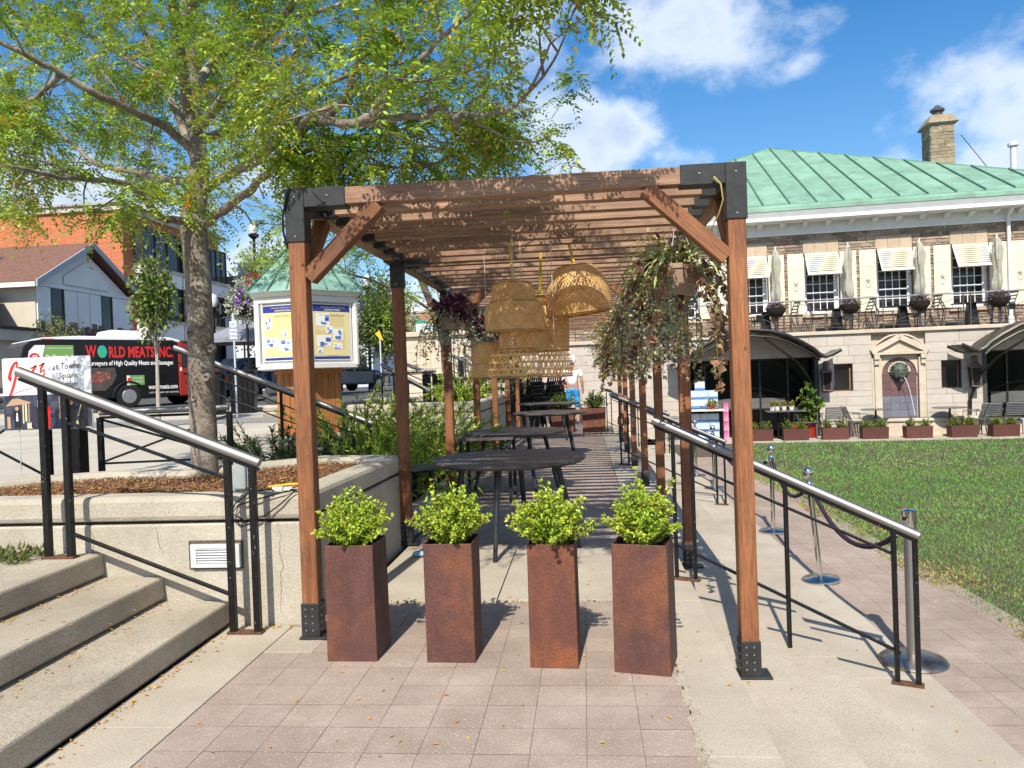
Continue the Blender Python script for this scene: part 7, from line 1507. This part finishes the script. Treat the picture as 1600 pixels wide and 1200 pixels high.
trunk2 = lo.limb([(-3.07,5.9,2.75),tuple(PXW(308,300,5.9)),tuple(PXW(312,255,5.9)),tuple(PXW(306,205,5.88)),tuple(PXW(300,120,5.85)),tuple(PXW(292,20,5.8)),tuple(PXW(285,-120,5.8))],.095,.035,14,.06)
LB = [  # image course, depth at each point, radii, twig spacing, twig length, leaves per node
 ([(312,352,5.88),(288,346,5.75),(250,337,5.5),(205,290,5.2),(150,281,4.9),(95,278,4.6),(30,262,4.2)],.036,.012,.26,.62,2),
 ([(308,290,5.9),(287,285,6.0),(225,272,6.4),(150,255,6.8),(112,222,7.1),(60,190,7.3)],.042,.014,.24,.85,3),
 ([(318,352,5.88),(342,334,5.7),(387,300,5.3),(402,284,5.1),(450,250,4.8),(464,222,4.6),(476,190,4.5),(520,165,4.3)],.036,.014,.34,.7,2),
 ([(316,300,5.9),(352,274,5.7),(402,250,5.4),(446,200,5.0),(500,191,4.8),(545,194,4.6),(582,182,4.5),(600,165,4.4)],.042,.018,.30,.75,2),
 ([(545,194,4.6),(590,190,4.55),(638,181,4.5),(664,181,4.4),(688,167,4.35),(709,180,4.3),(758,178,4.2),(797,170,4.1),(826,142,4.05),(846,104,4.0)],.021,.006,.26,.52,2),
 ([(712,184,4.0),(712,205,4.4),(704,232,4.7),(690,250,4.9),(662,262,5.0),(622,262,5.1),(570,256,5.2)],.016,.006,.2,.5,2),
 ([(310,255,5.9),(298,228,6.1),(272,165,6.4),(228,60,6.7),(208,-30,6.9)],.05,.016,.32,.85,2),
 ([(306,240,5.9),(262,202,5.7),(222,180,5.4),(158,150,5.1),(96,115,4.9),(40,85,4.7),(-40,45,4.5)],.038,.014,.24,.8,3),
 ([(305,210,5.88),(345,160,5.5),(382,112,5.2),(407,66,5.0),(452,14,4.8),(490,-60,4.6)],.042,.014,.30,.8,2),
 ([(300,150,5.86),(340,90,6.4),(420,40,6.9),(520,10,7.2),(600,-20,7.4)],.042,.014,.32,.85,2),
 ([(306,225,5.9),(380,190,6.5),(470,150,7.0),(560,110,7.3),(650,95,7.5)],.040,.012,.32,.8,2),
 ([(582,182,4.5),(605,140,4.4),(650,100,4.2),(690,60,4.1),(735,20,4.0)],.022,.008,.26,.6,2),
 ([(500,191,4.8),(540,150,4.7),(562,60,4.5),(545,-20,4.3)],.024,.009,.28,.7,2),
 ([(455,248,4.8),(490,232,4.9),(535,226,5.0),(575,236,5.1),(620,232,5.1)],.018,.006,.2,.5,2),
 ([(446,205,5.0),(500,215,5.2),(560,215,5.3),(640,225,5.4),(720,232,5.4),(770,215,5.3)],.02,.006,.22,.55,2),
 ([(402,284,5.1),(420,268,5.3),(450,262,5.4),(480,266,5.5)],.014,.005,.2,.4,2),
 ([(96,115,4.9),(60,150,5.0),(20,170,5.0),(-40,200,5.0)],.022,.008,.22,.75,3),
 ([(300,130,5.85),(230,110,6.2),(150,60,6.6),(70,20,7.0)],.036,.012,.32,.8,2),
 ([(797,170,4.1),(840,130,4.05),(872,82,4.0),(895,20,3.95)],.009,.003,.22,.34,2),
 ([(735,185,4.25),(790,215,4.2),(830,222,4.2),(862,212,4.2)],.008,.003,.3,.3,1),
]
for pts,r0,r1,ev,ln,dn in LB:
    Q = lo.limb([tuple(PXW(u,v,y*(1-.10*min(1,max(0,(u-430)/130))*(v < 205)))) for u,v,y in pts],r0,r1); lo.grow(Q,ev*.70,ln,.008,dn,.18)
# limbs that reach towards and over the viewer's side, above the picture
for pts,r0,r1 in [([(-3.05,5.88,3.6),(-2.7,5.0,4.3),(-2.2,4.0,4.9),(-1.6,3.0,5.4)],.045,.014),([(-3.05,5.88,4.2),(-2.3,5.2,5.2),(-1.2,4.4,5.6),(-.2,3.6,5.6)],.045,.014),([(-3.05,5.88,4.4),(-2.8,6.6,5.4),(-2.0,7.4,6.2)],.04,.014)]:
    Q = lo.limb(pts,r0,r1); lo.grow(Q,.42,.8,.0095,2,.25)
lo.w.build('trunk', BARK, T, smooth=2); lo.tw.build('branches', BARK, T)
# some leaves have turned yellow
NB_ = len(lo.B); idx = list(range(NB_)); rng.shuffle(idx); k = int(NB_*.055); yb,yd = [lo.B[i] for i in idx[:k]],[lo.D[i] for i in idx[:k]]; lo.B,lo.D = [lo.B[i] for i in idx[k:]],[lo.D[i] for i in idx[k:]]
lo.leaves('crown', LOC, T); ly = Locust(); ly.B,ly.D = yb,yd; ly.leaves('yellow_leaves', LOCY, T, pairs=7)
kn = MB()
for (u,v,r_) in ((322,590,.03),(303,622,.026),(330,545,.028),(296,520,.02)): p = PXW(u,v,5.80); kn.lathe([(r_*1.3,-.02),(r_,.012),(r_*.5,.008),(r_*.3,-.006)],(0,0,0),10); 
for j,(u,v,r_) in enumerate(((322,590,.03),(303,622,.026),(330,545,.028),(296,520,.02))):
    p = PXW(u,v,5.80)
    for q in range(j*40,j*40+40): x,y,z = kn.v[q]; kn.v[q] = (p.x+x,p.y-z,p.z+y)
kn.build('branch_scar', BARK, T, smooth=True)
p = PXW(292,312,5.78); tag(MB().prism([(p.x-.022,p.y,p.z-.07),(p.x+.02,p.y,p.z-.075),(p.x+.024,p.y,p.z+.07),(p.x-.012,p.y,p.z+.075)],(0,.012,0)).build('orange_tag', M('orange_tape', (.75,.09,.02), None, .6)),'bright orange marking tape tied on the honey locust trunk','tape')
# second locust seen under the pergola roof on the left
T2 = thing('honey_locust','smaller honey locust seen through the pergola behind the second left post','tree',(-2.6,13.6,.95),world=True); l2 = Locust()
Q = l2.limb([(-2.45,13.8,.8),(-2.5,13.8,2.0),(-2.75,13.6,3.0),(-3.1,13.4,3.9),(-3.4,13.2,4.8)],.09,.04,10)
for pts,r0 in [([(-2.6,13.7,2.6),(-3.1,13.2,2.95),(-3.7,12.6,3.2),(-4.3,12.0,3.3)],.035),([(-2.8,13.6,3.1),(-2.4,13.0,3.6),(-2.0,12.4,4.2)],.035),([(-2.9,13.5,3.3),(-3.5,12.8,3.6),(-4.2,12.2,4.0),(-4.9,11.6,4.2)],.035),([(-3.1,13.4,3.8),(-2.6,13.6,4.4),(-2.0,13.8,4.9)],.03),([(-3.1,13.4,3.7),(-3.7,13.6,4.4),(-4.3,13.8,4.9)],.03)]:
    Q = l2.limb(pts,r0,.01,8); l2.grow(Q,.28,.85,.010,2,.15)
l2.w.build('trunk', BARK, T2, smooth=2); l2.tw.build('branches', BARK, T2); l2.leaves('crown', LOC, T2, size=.24, pairs=7)
letters_to_mesh()
